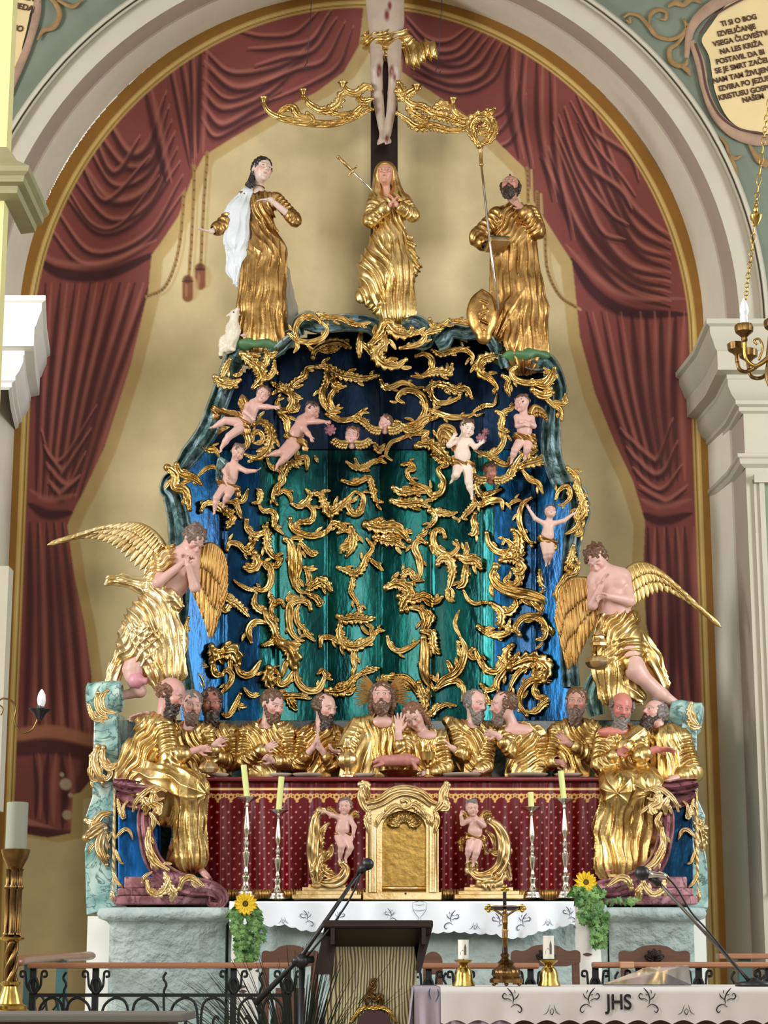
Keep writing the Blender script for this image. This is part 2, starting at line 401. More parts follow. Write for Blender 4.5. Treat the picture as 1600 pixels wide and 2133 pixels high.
def hair(v, C, Sz, Rm, style, sd=1., lum=.04):
    C = np.array(C, float); T = lambda p: C+Rm@(np.array(p, float)*Sz); nf = 27/Sz
    N = (lum*Sz, nf, sd); N2 = (lum*Sz*.9, nf*1.2, sd+1)
    e = lambda p, r, k=.05, sub=False, n=N: v.ell(T(p), np.array(r)*Sz, Rm, k*Sz, None if sub else n, sub)
    c = lambda p, q_, r, r2: v.cap(T(p), T(q_), r*Sz, r2*Sz, .05*Sz, fold=('ring', .03*Sz, .13*Sz, 2.0, sd))
    if style in ('short', 'long', 'bun', 'curly', 'child'):
        e((0, .09, .17), (.37, .43, .385))
        if style == 'curly' or style == 'child':
            random.seed(int(sd*10))
            for i in range(26):
                a = random.uniform(0, 2*pi); z = random.uniform(-.1, .5); r = math.sqrt(max(0, 1-((z-.15)/.42)**2))
                x, y = .36*r*math.cos(a), .09+.42*r*math.sin(a)
                if y < -.2 and z < .32: continue
                e((x, y, z), (.085, .085, .085), .03)
        e((0, -.50, -.05), (.27, .36, .36), .04, True)
        if style == 'child': e((0, -.42, .16), (.24, .22, .20), .04, True)
        elif style == 'short': e((0, -.44, .14), (.20, .18, .18), .04, True)
    if style == 'long':
        for s_ in (-1, 1): c((s_*.33, -.02, .2), (s_*.36, .04, -.30), .11, .12); c((s_*.36, .04, -.30), (s_*.30, .10, -.62), .12, .08)
        e((0, .25, -.15), (.32, .22, .4))
    if style == 'bun':
        e((0, .42, .1), (.2, .16, .2)); c((-.2, .3, -.1), (-.33, .1, -.62), .12, .13); e((-.34, .05, -.66), (.17, .12, .12))
    if style == 'bald':
        e((0, .14, .02), (.38, .38, .27)); e((0, -.50, .05), (.31, .42, .6), .03, True)
        for s_ in (-1, 1): e((s_*.34, .02, .06), (.07, .17, .17))
        e((0, -.2, .20), (.055, .07, .03)) if False else None
    if style == 'receding':
        e((0, .13, .13), (.375, .40, .37)); e((0, -.46, .06), (.27, .40, .46), .03, True)
        for s_ in (-1, 1): e((s_*.34, .0, .03), (.06, .14, .18))
        e((0, -.1, .46), (.09, .12, .05))
def beard(v, C, Sz, Rm, ln=.2, sd=1., lum=.04):
    C = np.array(C, float); T = lambda p: C+Rm@(np.array(p, float)*Sz); nf = 31/Sz
    N = (lum*Sz, nf, sd)
    e = lambda p, r, k=.05, sub=False, n=N: v.ell(T(p), np.array(r)*Sz, Rm, k*Sz, None if sub else n, sub)
    e((0, -.24, -.36-ln*.35), (.235, .19, .16+ln*.55))
    for s_ in (-1, 1):
        v.cap(T((s_*.29, -.02, -.08)), T((s_*.20, -.20, -.36)), .07*Sz, .10*Sz, .05*Sz, fold=('ring', .02*Sz, .12*Sz, 2, sd))
        v.cap(T((s_*.02, -.405, -.195)), T((s_*.13, -.36, -.29)), .034*Sz, .026*Sz, .03*Sz)
        if ln > .3: e((s_*.1, -.22, -.40-ln*.8), (.11, .11, .12+ln*.3))
    e((0, -.43, -.262), (.075, .07, .026), .01, True)
def hand(v, Wr, d, n, Sz, side=1, curl=.35, spread=.5, thumb=1., k=None):
    """Wr wrist, d finger direction, n palm-out normal, Sz length wrist..fingertip, side +1: thumb on the x=cross(d,n) side"""
    d = nrm(d); n = nrm(np.array(n)-d*(np.array(n)@d)); x = np.cross(d, n)*side; Wr = np.array(Wr, float); kk = Sz*.035 if k is None else k
    T = lambda a, b, c: Wr+Sz*(a*x+b*d+c*n)
    Rm = np.stack([x, d, n], 1)
    v.cap(Wr-d*Sz*.1, T(0, .1, 0), Sz*.13, Sz*.14, Sz*.08)
    v.ell(T(.0, .27, 0), (Sz*.20, Sz*.25, Sz*.09), Rm, Sz*.06)
    L_ = [.44, .50, .47, .36]
    for i in range(4):
        xo = (.145-.097*i); a = spread*(.28-.19*i)
        p = T(xo, .44, 0); dd = nrm(d+x*a); ln = L_[i]*Sz; r = Sz*(.052 if i < 3 else .044)
        c1 = curl*(.6+.12*i); d1 = nrm(dd*math.cos(c1)+n*math.sin(c1)); d2 = nrm(dd*math.cos(c1*2.3)+n*math.sin(c1*2.3)); d3 = nrm(dd*math.cos(c1*3.2)+n*math.sin(c1*3.2))
        p1 = p+d1*ln*.42; p2 = p1+d2*ln*.32; p3 = p2+d3*ln*.22
        v.cap(p, p1, r*1.08, r, kk); v.cap(p1, p2, r, r*.92, kk*.6); v.cap(p2, p3, r*.92, r*.8, kk*.6)
    p = T(.13, .12, .03); p1 = T(.13+.17*thumb, .30, .06); p2 = p1+Sz*.17*nrm(d*.9+x*.25*thumb+n*.2*curl)
    v.cap(p, p1, Sz*.075, Sz*.062, kk*1.5); v.cap(p1, p2, Sz*.06, Sz*.046, kk*.6)
SK = S(208, 166, 153)
def body(name, v, fr, parent, h=1.2, faces=(), skin=SK, tint=None, material=None, smooth=1, **k):
    V, Fc = v.mesh(h, smooth); c = np.tile(np.array(skin), (len(V), 1))
    for f in faces: facepaint(V, c, *f[:3], **(f[3] if len(f) > 3 else {}))
    if tint: tint(V, c)
    return mk(name, fr.w(V), Fc, material or M['skin'], parent, col=c, **k)
def cloth(name, v, fr, parent, material, h=1.6, col=None, smooth=1, **k):
    V, Fc = v.mesh(h, smooth)
    return mk(name, fr.w(V), Fc, material, parent, col=None if col is None else np.tile(np.array(col), (len(V), 1)), **k)
# ================================================================ THE SETTING
DW = 12.3
def ring(Rr, D, cx=752, cy=700, arc_only=False, zb=-.3, n=72, Rb=None):
    a = np.linspace(pi, 0, n); p = P(cx+Rr*np.cos(a), cy-Rr*np.sin(a), D)
    if arc_only: return p
    zz = np.linspace(zb, p[0][2], 8)[:-1]
    L_ = np.array([[p[0][0], p[0][1], z] for z in zz]); R_ = np.array([[p[-1][0], p[-1][1], z] for z in zz[::-1]])
    return np.vstack([L_, p, R_])
def strip(name, rings, m, **k):
    g = G(); V = np.stack(rings, 0); g.grid(V.transpose(1, 0, 2)); return g.mk(name, m, kind='structure', sharp=30, **k)
g = G(); g.add([(-8, -13, 0), (8, -13, 0), (8, 1.4, 0), (-8, 1.4, 0)], [(0, 1, 2, 3)])
g.mk('floor', mat('stone_floor', S(150, 138, 120), .5, var=.12, vs_=1.5), kind='structure', smooth=False)
strip('trim_1', [ring(714, DW, cx=752), ring(760, 11.8)], M['cream'])
strip('trim_2', [ring(760, 11.8), ring(764, 11.79), ring(790, 11.4)], M['mauve'])
strip('trim_3', [ring(790, 11.4), ring(833, 11.4)], M['cream_lt'])
strip('trim_4', [ring(833, 11.4, arc_only=True), ring(835, 11.36, arc_only=True), ring(839, 11.35, arc_only=True), ring(841, 11.38, arc_only=True), ring(844, 11.34, arc_only=True), ring(850, 11.34, arc_only=True), ring(853, 11.4, arc_only=True)], M['cream_lt'])
strip('wall_arch', [ring(852, 11.4, arc_only=True), ring(1000, 11.4, arc_only=True), ring(1700, 11.4, arc_only=True)], M['green_grey'])
def plan_sweep(g, path, prof, close=True):
    """path: plan points (x,y); prof: (offset outward, z); outward is on the left of the path direction"""
    path = [np.array(p, float) for p in path]; n = len(path); N = []
    for i in range(n-1):
        d = path[i+1]-path[i]; d /= np.linalg.norm(d); N.append(np.array([-d[1], d[0]]))
    mit = []
    for i in range(n):
        if i == 0: mit.append(N[0])
        elif i == n-1: mit.append(N[-1])
        else: m = N[i-1]+N[i]; m /= np.linalg.norm(m); mit.append(m/max(.35, m@N[i]))
    V = np.array([[[*(path[i]+mit[i]*o), z] for o, z in prof] for i in range(n)]); g.grid(V)
def zpy(py, D): return P(800, py, D)[2]
def xw(px, py, D): return P(px, py, D)[0]
def corn(name, plan, prof_px, D, m, flip=False, ypx=750):
    pts = [(xw(px, ypx, d), d-11.0) for px, d in plan]; s = D/FPX
    prof = [((-o if flip else o)*s, zpy(y, D)) for o, y in prof_px]
    g = G(); plan_sweep(g, pts, prof); return g.mk(name, m, kind='structure', sharp=30)
PR = [(0, 862), (8, 858), (8, 850), (16, 846), (16, 838), (26, 828), (34, 812), (34, 800), (36, 798), (36, 790), (58, 786), (58, 748), (62, 744), (68, 728), (74, 716), (74, 702), (82, 698), (82, 688), (0, 672)]
plan = [(1478, 12.3), (1520, 11.8), (1542, 11.4), (1760, 11.4)]
corn('trim_5', plan, [(-o, y) for o, y in PR], 11.4, M['cream_lt'])
corn('trim_6', plan, [(-o, y) for o, y in [(0, 975), (10, 968), (12, 958), (16, 955), (16, 948), (0, 944)]], 11.4, M['cream_lt'])
plan = [(38, 12.3), (26, 11.8), (20, 11.4), (-260, 11.4)]
corn('trim_7', plan, [(o*.9, y-50) for o, y in PR], 11.4, M['stucco'])
# wall to the right of the arch with its sunk green panel
g = G(); xr = ring(833, 11.4)[-1][0]
zt = zpy(700, 11.4)
g.box(((xr+xr+2.2)/2, .55, zt/2), (2.2, .3, zt)); g.mk('wall_right', M['cream_lt'], kind='structure', smooth=False)
x0 = xw(1578, 1200, 11.38)
g = G()
for a, b, y_ in ((x0, x0+.03, .385), (x0+.03, x0+.06, .37)): g.box(((a+b)/2, y_+.02, (zpy(1000, 11.4)+zpy(1860, 11.4))/2), (b-a, .05, zpy(1000, 11.4)-zpy(1860, 11.4)))
g.box((x0+.6, .38, zpy(1000, 11.4)), (1.2, .06, .05)); g.box((x0+.6, .38, zpy(1860, 11.4)), (1.2, .05, .012))
g.mk('trim_8', M['cream_lt'], kind='structure', smooth=False)
g = G(); g.box((x0+.66, .40, (zpy(1010, 11.4)+zpy(1855, 11.4))/2), (1.2, .012, zpy(1010, 11.4)-zpy(1855, 11.4))); g.mk('trim_9', mat('panel_green', S(122, 138, 112), .85, var=.07), kind='structure', smooth=False)
g = G(); zl = zpy(1866, 11.37); g.box((xr+1.1, .39, zl/2), (2.26, .06, zl)); g.mk('baseboard_right', M['cream_lt'], kind='structure', smooth=False)
xl = ring(833, 11.4)[0][0]; g = G(); g.box((xl-1.0, .55, zt/2), (2.0, .3, zt)); g.mk('wall_left', M['cream_lt'], kind='structure', smooth=False)
# nearer pier at the picture's left edge
xp = xw(15, 500, 8.1); g = G(); g.box((xp-1.0, -3.0+.05, 3.6), (2.0, .1, 7.4)); g.mk('wall_pier', M['yellow_wall'], kind='structure', smooth=False)
xp2 = xw(14, 1500, 7.98)
zc = zpy(1688, 7.9); zc1 = zpy(1180, 7.9)
g = G(); g.box((xp2-1.0, -3.06, (zc+zc1)/2), (2.0, .1, zc1-zc)); g.mk('trim_10', M['cream_lt'], kind='structure', smooth=False)
g = G(); pts = [(xp-.0, -2.6), (xp, -3.0), (xp-1.9, -3.0)]; s = 8/FPX
plan_sweep(g, pts, [(o*s, zpy(y, 8.0)) for o, y in [(0, 418), (34, 414), (36, 400), (50, 396), (52, 384), (62, 378), (64, 368), (30, 345), (20, 330), (0, 306)]])
g.mk('trim_11', mat('olive_stucco', S(150, 146, 108), .7, var=.08), kind='structure', sharp=30)
# ---------------------------------------------------------------- painted curtain on the back wall
ST = 2.4
gx = np.arange(8, 1492, ST); gy = np.arange(-40, 2180, ST)
PXg, PYg = np.meshgrid(gx, gy, indexing='ij')
# true-vertical correction: work in wall coordinates whose columns stay upright
PYw = PYg
def _dy(y): return math.cos(PITCH)-(CY-y)/FPX*math.sin(PITCH)
def tiltx(x, y): return 800+(x-800)*_dy(y)/_dy(700)
PXt = tiltx(PXg, PYg)
paint = np.zeros(PXg.shape+(3,)); paint[:] = S(203, 184, 138)
def inside(poly, X, Y):
    r = np.zeros(X.shape, bool); n = len(poly)
    for i in range(n):
        x1, y1 = poly[i]; x2, y2 = poly[(i+1) % n]
        if y1 == y2: continue
        c = ((Y >= min(y1, y2)) & (Y < max(y1, y2))) & (X < x1+(Y-y1)*(x2-x1)/(y2-y1)); r ^= c
    return r
def stroke(pts, w, col, a=.8, soft=1.0, mask=None, taper=True, n=10):
    p = crom(pts, n); 
    lo = p.min(0)-w*2; hi = p.max(0)+w*2
    i0, i1 = np.searchsorted(gx, [lo[0]-30, hi[0]+30]); j0, j1 = np.searchsorted(gy, [lo[1], hi[1]])
    if i1 <= i0 or j1 <= j0: return
    X = PXt[i0:i1, j0:j1]; Y = PYg[i0:i1, j0:j1]; best = np.full(X.shape, 1e9); 
    L_ = len(p)
    for i in range(L_-1):
        a_, b_ = p[i], p[i+1]; d = b_-a_; t = np.clip(((X-a_[0])*d[0]+(Y-a_[1])*d[1])/(d@d+1e-9), 0, 1)
        u = (i+t)/(L_-1); ww = w*(np.sin(pi*np.clip(u, .02, .98))**.5 if taper else 1)
        best = np.minimum(best, np.hypot(X-a_[0]-t*d[0], Y-a_[1]-t*d[1])/(ww+.5))
    al = np.clip((1.25-best)/(.25+.75*soft), 0, 1)*a
    if mask is not None: al = al*mask[i0:i1, j0:j1]
    v = paint[i0:i1, j0:j1]; paint[i0:i1, j0:j1] = v*(1-al[..., None])+np.array(col)*al[..., None]
RED = S(130, 68, 62); DK = S(58, 24, 28); LT = S(178, 110, 98); DK2 = S(92, 44, 42)
Lpoly = [(-20, -60), (757, -60), (757, 20), (748, 95), (716, 150), (662, 190), (560, 243), (480, 290), (424, 325), (398, 375), (372, 450), (332, 510), (316, 530), (308, 610), (272, 760), (218, 930), (176, 1020), (155, 1060), (140, 1095), (155, 1200), (176, 1300), (190, 1400), (198, 1545), (196, 1615), (168, 1650), (150, 1655), (148, 1735), (100, 1745), (40, 1735), (-20, 1735)]
Rpoly = [(1600, -60), (826, -60), (830, 40), (838, 150), (885, 182), (960, 232), (1030, 288), (1092, 350), (1112, 420), (1150, 480), (1192, 545), (1200, 620), (1208, 700), (1240, 820), (1280, 920), (1318, 1000), (1344, 1085), (1340, 1180), (1346, 1300), (1370, 1400), (1372, 1480), (1600, 1480)]
sh = [(x+24, y+10) for x, y in Lpoly]; OCH = S(186, 158, 104)
def soft(poly): return sum(inside(poly, PXt+a_, PYg+b_).astype(float) for a_ in (-1.1, 0, 1.1) for b_ in (-1.1, 0, 1.1))/9
def fillp(m_, c_): paint[:] = paint*(1-m_[..., None])+np.array(c_)*m_[..., None]
fillp(soft(sh), OCH); fillp(soft([(x-24, y+10) for x, y in Rpoly]), OCH)
mC = np.clip(soft(Lpoly)+soft(Rpoly), 0, 1); fillp(mC, RED)
def swags(first, last, n, w=7, mask=mC, lt=True):
    f = np.array(first, float); l = np.array(last, float); w0 = w
    for i in range(n):
        t = i/(n-1) if n > 1 else 0; c = f*(1-t)+l*t; c[1:-1] += np.array([[random.uniform(-10, 10), random.uniform(-6, 6)] for _ in c[1:-1]]); w = w0*random.uniform(.7, 1.25)
        if lt: stroke(c+[2, -w*1.5], w*1.0, LT, .8, 1.1, mask)
        stroke(c, w, DK, .85, .8, mask)
        stroke(c+[0, w*1.3], w*.7, DK2, .5, 1.3, mask)
def folds(tops, bots, w=7, mask=mC, mid=None):
    w0 = w
    for i, (a_, b_) in enumerate(zip(tops, bots)):
        w = w0*random.uniform(.65, 1.3)
        a_ = np.array(a_, float); b_ = np.array(b_, float); m_ = (a_+b_)/2+np.array([random.uniform(-5, 5), 0]) if mid is None else (a_+b_)/2+mid
        stroke([a_+[w*1.9, 0], m_+[w*1.9, 0], b_+[w*1.6, 0]], w*.9, LT, .6, 1.3, mask)
        stroke([a_, m_, b_], w, DK, .8, .9, mask)
random.seed(4)
# left curtain
swags([(95, 470), (180, 560), (300, 520), (385, 400)], [(215, 240), (270, 320), (310, 300), (345, 200)], 8, 7)
swags([(130, 380), (190, 470), (250, 470), (330, 370)], [(190, 270), (225, 350), (250, 360), (290, 290)], 3, 5)
swags([(418, 250), (455, 290), (520, 255), (560, 235)], [(425, 110), (500, 160), (610, 120), (690, 25)], 6, 6)
swags([(560, 215), (640, 175), (700, 140), (735, 60)], [(500, 70), (560, 85), (620, 70), (665, 25)], 5, 6)
folds([(350, 130), (372, 115), (395, 100), (418, 95), (300, 180)], [(395, 350), (398, 340), (402, 330), (412, 318), (345, 380)], 6)
stroke([(75, 540), (130, 570), (220, 572), (330, 525)], 13, S(60, 26, 30), .95, .5, mC)
stroke([(70, 520), (130, 548), (220, 548), (325, 500)], 8, LT, .6, 1.2, mC)
folds([(95+i*31, 590) for i in range(8)], [(75+i*13, 1035) for i in range(8)], 8, mid=np.array([-4, 0]))
swags([(85, 900), (110, 960), (140, 960), (200, 850)], [(100, 1010), (120, 1040), (140, 1035), (165, 1000)], 4, 6)
stroke([(60, 1050), (100, 1072), (150, 1068)], 12, S(60, 26, 30), .9, .6, mC)
stroke([(62, 1020), (100, 1040), (160, 1030)], 8, LT, .55, 1.2, mC)
folds([(62+i*17, 1090) for i in range(5)], [(52+i*30, 1530) for i in range(5)], 9)
for p_, w_, c_ in (([(40, 1530), (110, 1524), (205, 1548)], 13, S(172, 112, 84)), ([(40, 1560), (110, 1556), (205, 1575)], 16, S(74, 34, 36)), ([(190, 1580), (180, 1625), (150, 1660)], 20, S(84, 40, 38))): stroke(p_, w_, c_, .9, .4, mC, taper=False)
folds([(70, 1570), (100, 1570), (128, 1570)], [(74, 1705), (98, 1715), (130, 1725)], 7)
stroke([(50, 1700), (60, 1712), (135, 1735)], 6, LT, .8, .5, mC); stroke([(40, 1725), (90, 1733), (150, 1738)], 10, S(70, 32, 34), .9, .4, mC)
for c_, r_ in (((134, 1632), 11), ((138, 1696), 9), ((128, 1612), 4), ((146, 1655), 4)): stroke([c_, (c_[0]+r_*.5, c_[1]+3)], r_, S(186, 164, 140), .95, .2)
# right curtain
swags([(1395, 640), (1290, 610), (1200, 500), (1125, 330)], [(1395, 500), (1345, 470), (1300, 400), (1235, 230)], 8, 7)
swags([(1300, 505), (1260, 480), (1200, 400), (1150, 260)], [(1330, 380), (1300, 330), (1240, 270), (1200, 200)], 5, 5)
swags([(860, 165), (950, 200), (1020, 170), (1060, 100)], [(845, 40), (880, 80), (930, 90), (975, 60)], 7, 6)
swags([(1000, 255), (1040, 240), (1065, 200), (1070, 150)], [(1030, 310), (1060, 300), (1085, 260), (1095, 200)], 3, 5)
folds([(1062, 90), (1090, 100), (1118, 120), (1145, 140)], [(1080, 330), (1105, 350), (1150, 420), (1190, 500)], 6, mid=np.array([-14, 0]))
stroke([(1190, 540), (1240, 610), (1310, 650), (1430, 655)], 13, S(60, 26, 30), .95, .5, mC)
stroke([(1180, 510), (1240, 575), (1310, 618), (1430, 622)], 8, LT, .6, 1.2, mC)
folds([(1222+i*31, 650) for i in range(7)], [(1328+i*14, 1000) for i in range(7)], 8, mid=np.array([-8, 0]))
swags([(1290, 900), (1340, 960), (1370, 960), (1400, 880)], [(1330, 1020), (1360, 1045), (1390, 1045), (1430, 1020)], 4, 6)
stroke([(1335, 1070), (1380, 1085), (1440, 1070)], 11, S(60, 26, 30), .9, .6, mC)
stroke([(1335, 1040), (1380, 1055), (1440, 1040)], 8, LT, .55, 1.2, mC)
folds([(1350+i*19, 1100) for i in range(5)], [(1356+i*22, 1480) for i in range(5)], 9)
# painted cords and tassels
CO = S(150, 118, 66); COD = S(104, 72, 40)
def cord(pts):
    stroke([(x+9, y+5) for x, y in pts], 2.5, OCH, .8, .5, taper=False)
    stroke(pts, 3.0, CO, 1, .3, taper=False)
    p = crom(pts, 14)
    for i in range(0, len(p)-1): 
        if i % 2: stroke([p[i], p[i]+[1.6, 2.2]], 1.6, COD, .9, .3)
cord([(432, 318), (424, 430), (418, 550)]); cord([(405, 345), (400, 480), (393, 580)]); cord([(384, 400), (372, 520), (345, 595), (305, 618)])
cord([(1098, 350), (1100, 420)]); cord([(1135, 480), (1140, 560), (1165, 615), (1200, 640)]); cord([(1118, 400), (1120, 440)])
for cx_, cy_ in ((417, 575), (391, 600)):
    stroke([(cx_+10, cy_-20), (cx_+12, cy_+22)], 12, OCH, .8, .4)
    stroke([(cx_, cy_-16), (cx_, cy_+18)], 10, S(128, 78, 50), 1, .15, taper=False); stroke([(cx_, cy_-24), (cx_, cy_-14)], 5, S(96, 58, 38), 1, .3)
    stroke([(cx_-3, cy_-8), (cx_-3, cy_+18)], 3, S(160, 112, 80), .8, .5); stroke([(cx_-10, cy_-14), (cx_+10, cy_-14)], 2.5, S(70, 40, 28), .9, .3)
# painted border that follows the arch
rr = np.where(PYg < 700, np.hypot(PXg-752, PYg-700), np.abs(PXg-752))
def band(a_, b_, c_, s=3):
    al = np.clip((rr-a_)/s+.5, 0, 1)*np.clip((b_-rr)/s+.5, 0, 1); paint[:] = paint*(1-al[..., None])+np.array(c_)*al[..., None]
band(684, 700, S(204, 172, 100)); band(688, 690.5, S(122, 84, 36), 2); band(700, 800, S(148, 104, 38)); band(693, 695, S(226, 198, 132), 2)
V = P(PXt, PYg, DW); keep = rr < 722
n0, n1 = PXg.shape; ii = np.arange(n0*n1).reshape(n0, n1)
fc = np.stack([ii[:-1, :-1], ii[1:, :-1], ii[1:, 1:], ii[:-1, 1:]], -1)
km = keep[:-1, :-1] | keep[1:, 1:]; fc = fc[km]
used = np.zeros(n0*n1, bool); used[fc.ravel()] = True; rm = np.cumsum(used)-1
mk('wall_back', V.reshape(-1, 3)[used], rm[fc], M['mural'], col=paint.reshape(-1, 3)[used], kind='structure')
# ---------------------------------------------------------------- painted cartouches in the spandrels
def ribbon_path(g, pts, w, D, th=.012, n=8, closed=False):
    p = crom(pts, n); w = np.broadcast_to(w, (len(p),)) if np.isscalar(w) else np.interp(np.linspace(0, 1, len(p)), np.linspace(0, 1, len(w)), w)
    T = np.gradient(p, axis=0); T /= np.linalg.norm(T, axis=1)[:, None]+1e-9; N = np.stack([-T[:, 1], T[:, 0]], -1)
    prof = [(-1, 0), (-.8, -.6), (-.3, -1), (.3, -1), (.8, -.6), (1, 0)]
    rows = [P(p[:, 0]+N[:, 0]*w*a_, p[:, 1]+N[:, 1]*w*a_, D+th*b_) for a_, b_ in prof]
    g.grid(np.stack(rows, 1))
ct = thing('painted_cartouche', 'large painted scroll cartouche with ten lines of dark lettering on the right spandrel', 'wall painting', P(1500, 270, 11.4))
ol = [(1475, 60), (1520, 5), (1600, -30), (1700, 20), (1720, 200), (1640, 270), (1570, 276), (1520, 250), (1490, 190), (1478, 120), (1462, 85)]
def fan(name, pts, D, m, parent, n=8, th=.01):
    p = crom(pts+[pts[0]], n)[:-1]; g = G(); a_ = P(p[:, 0], p[:, 1], D-th); b_ = P(p[:, 0], p[:, 1], D); k = len(p)
    g.add(np.vstack([a_, b_]), [tuple(range(k-1, -1, -1))]+[(i, (i+1) % k, k+(i+1) % k, k+i) for i in range(k)]); return g.mk(name, m, parent, smooth=False)
fan('panel', ol, 11.388, mat('parchment_paint', S(214, 190, 140), .85, var=.05, vs_=3), ct)
fm = mat('mauve_scroll_paint', S(158, 128, 106), .8, var=.16, vs_=9)
g = G(); ribbon_path(g, [(1430, 120), (1440, 60), (1475, 20), (1540, -15), (1640, -50)], [5, 9, 12, 13, 12], 11.38); ribbon_path(g, [(1440, 85), (1458, 130), (1470, 190), (1492, 240), (1530, 275), (1580, 292), (1640, 285)], [7, 10, 8, 10, 13, 12, 8], 11.38)
g.mk('border', fm, ct)
g = G(); ribbon_path(g, [(1449, 90), (1462, 130), (1474, 190), (1500, 240), (1540, 268), (1590, 278)], 2.2, 11.365, .004); ribbon_path(g, [(1458, 70), (1485, 35), (1540, 2), (1600, -25)], 2.2, 11.365, .004); g.mk('border_shadow_line', mat('plum_paint', S(84, 56, 52), .85), ct)
om = mat('ochre_scroll_paint', S(142, 112, 70), .8, var=.2, vs_=12)
g = G()
for p_, w_ in (([(1300, 36), (1312, 29), (1332, 34), (1350, 52), (1368, 74), (1396, 82), (1420, 72), (1434, 48)], [2, 3.5, 4, 5, 5, 4.5, 4, 2]), ([(1352, 50), (1356, 30), (1372, 20), (1388, 26), (1386, 40), (1374, 40)], [2, 5, 5, 4, 4, 1]), ([(1304, 42), (1312, 46), (1312, 36)], [2, 4, 2]),
               ([(1432, 52), (1425, 40), (1430, 62), (1412, 90), (1396, 102), (1396, 124), (1412, 136), (1428, 134), (1432, 122)], [1, 3, 4, 4, 5, 6, 6, 5, 2]), ([(1420, 138), (1432, 146), (1438, 158)], [4, 6, 2]), ([(1392, 14), (1406, 6), (1424, 10), (1440, -2), (1462, 6)], [3, 6, 5, 7, 3]),
               ([(1500, 285), (1512, 300), (1518, 318), (1530, 330), (1546, 324)], [3, 4, 4, 5, 2]), ([(1518, 320), (1530, 350), (1534, 380), (1548, 400)], [3, 6, 5, 2]), ([(1560, 300), (1580, 330), (1600, 345)], [3, 8, 8])): ribbon_path(g, p_, w_, 11.385, .008)
g.mk('scrollwork', om, ct)
def text(body, px, py, size_px, D, m, name, parent, rotd=0, align='CENTER', ext=.0012, sx=.9):
    cu = bpy.data.curves.new(name, 'FONT'); cu.body = body; s = D/FPX; cu.size = size_px*s; cu.align_x = align; cu.extrude = ext; cu.offset = .0014
    t = bpy.data.objects.new(name, cu); COL.objects.link(t); dg = bpy.context.evaluated_depsgraph_get(); me = bpy.data.meshes.new_from_object(t.evaluated_get(dg))
    bpy.data.objects.remove(t)
    V = np.zeros(len(me.vertices)*3); me.vertices.foreach_get('co', V); V = V.reshape(-1, 3); c_, s_ = math.cos(R(rotd)), math.sin(R(rotd)); o_ = P(px, py, D)
    V[:, 0] *= sx
    W_ = np.stack([o_[0]+V[:, 0]*c_-V[:, 1]*s_, o_[1]-V[:, 2], o_[2]+V[:, 0]*s_+V[:, 1]*c_], -1)
    return W_, [tuple(p.vertices) for p in me.polygons]
g = G()
for s_, x_, y_ in (('TI SI O BOG', 1503, 55), ('IZVELIČANJE', 1496, 76), ('VSEGA ČLOVEŠTVA', 1487, 97), ('NA LES KRIŽA', 1501, 113), ('POSTAVIL DA BI', 1493, 134), ('SE JE SMRT ZAČELA', 1491, 153), ('NAM TAM ŽIVLJENJE', 1486, 174), ('IZVIRA PO JEZUSU', 1499, 190), ('KRISTUSU GOSPODU', 1498, 209), ('NAŠEM', 1548, 214)):
    V_, F_ = text(s_, x_, y_, 17.5, 11.372, None, 'lettering', ct, 13, 'LEFT'); g.add(V_, F_)
g.mk('lettering', mat('letter_paint', S(74, 52, 34), .9), ct, smooth=False)
ct = thing('painted_cartouche', 'painted scroll cartouche with dark letters cut by the frame at upper left', 'wall painting', P(40, 190, 11.4))
fan('panel', [(-60, -40), (70, -30), (62, 30), (48, 90), (30, 140), (-60, 160)], 11.388, bpy.data.materials['parchment_paint'], ct)
g = G(); ribbon_path(g, [(78, -20), (76, 30), (60, 90), (40, 140), (16, 200)], [8, 9, 8, 9, 6], 11.38); g.mk('border', fm, ct)
g = G(); ribbon_path(g, [(96, -10), (116, 8), (124, 32), (112, 56), (90, 64), (78, 84)], [3, 5, 6, 6, 5, 2], 11.378, .008); ribbon_path(g, [(120, 0), (150, 14), (172, 0)], [3, 5, 2], 11.378, .008); g.mk('scrollwork', om, ct)
g = G()
for s_, x_, y_ in (('ŽIVA', 66, 2), ('NEDAJ', 48, 20), ('SI', 26, 38), ('LJENO', 24, 62), ('ZA', 14, 84), ('MU', 14, 106)):
    V_, F_ = text(s_, x_, y_, 20, 11.372, None, 'lettering', ct, -12); g.add(V_, F_)
g.mk('lettering', bpy.data.materials['letter_paint'], ct, smooth=False)
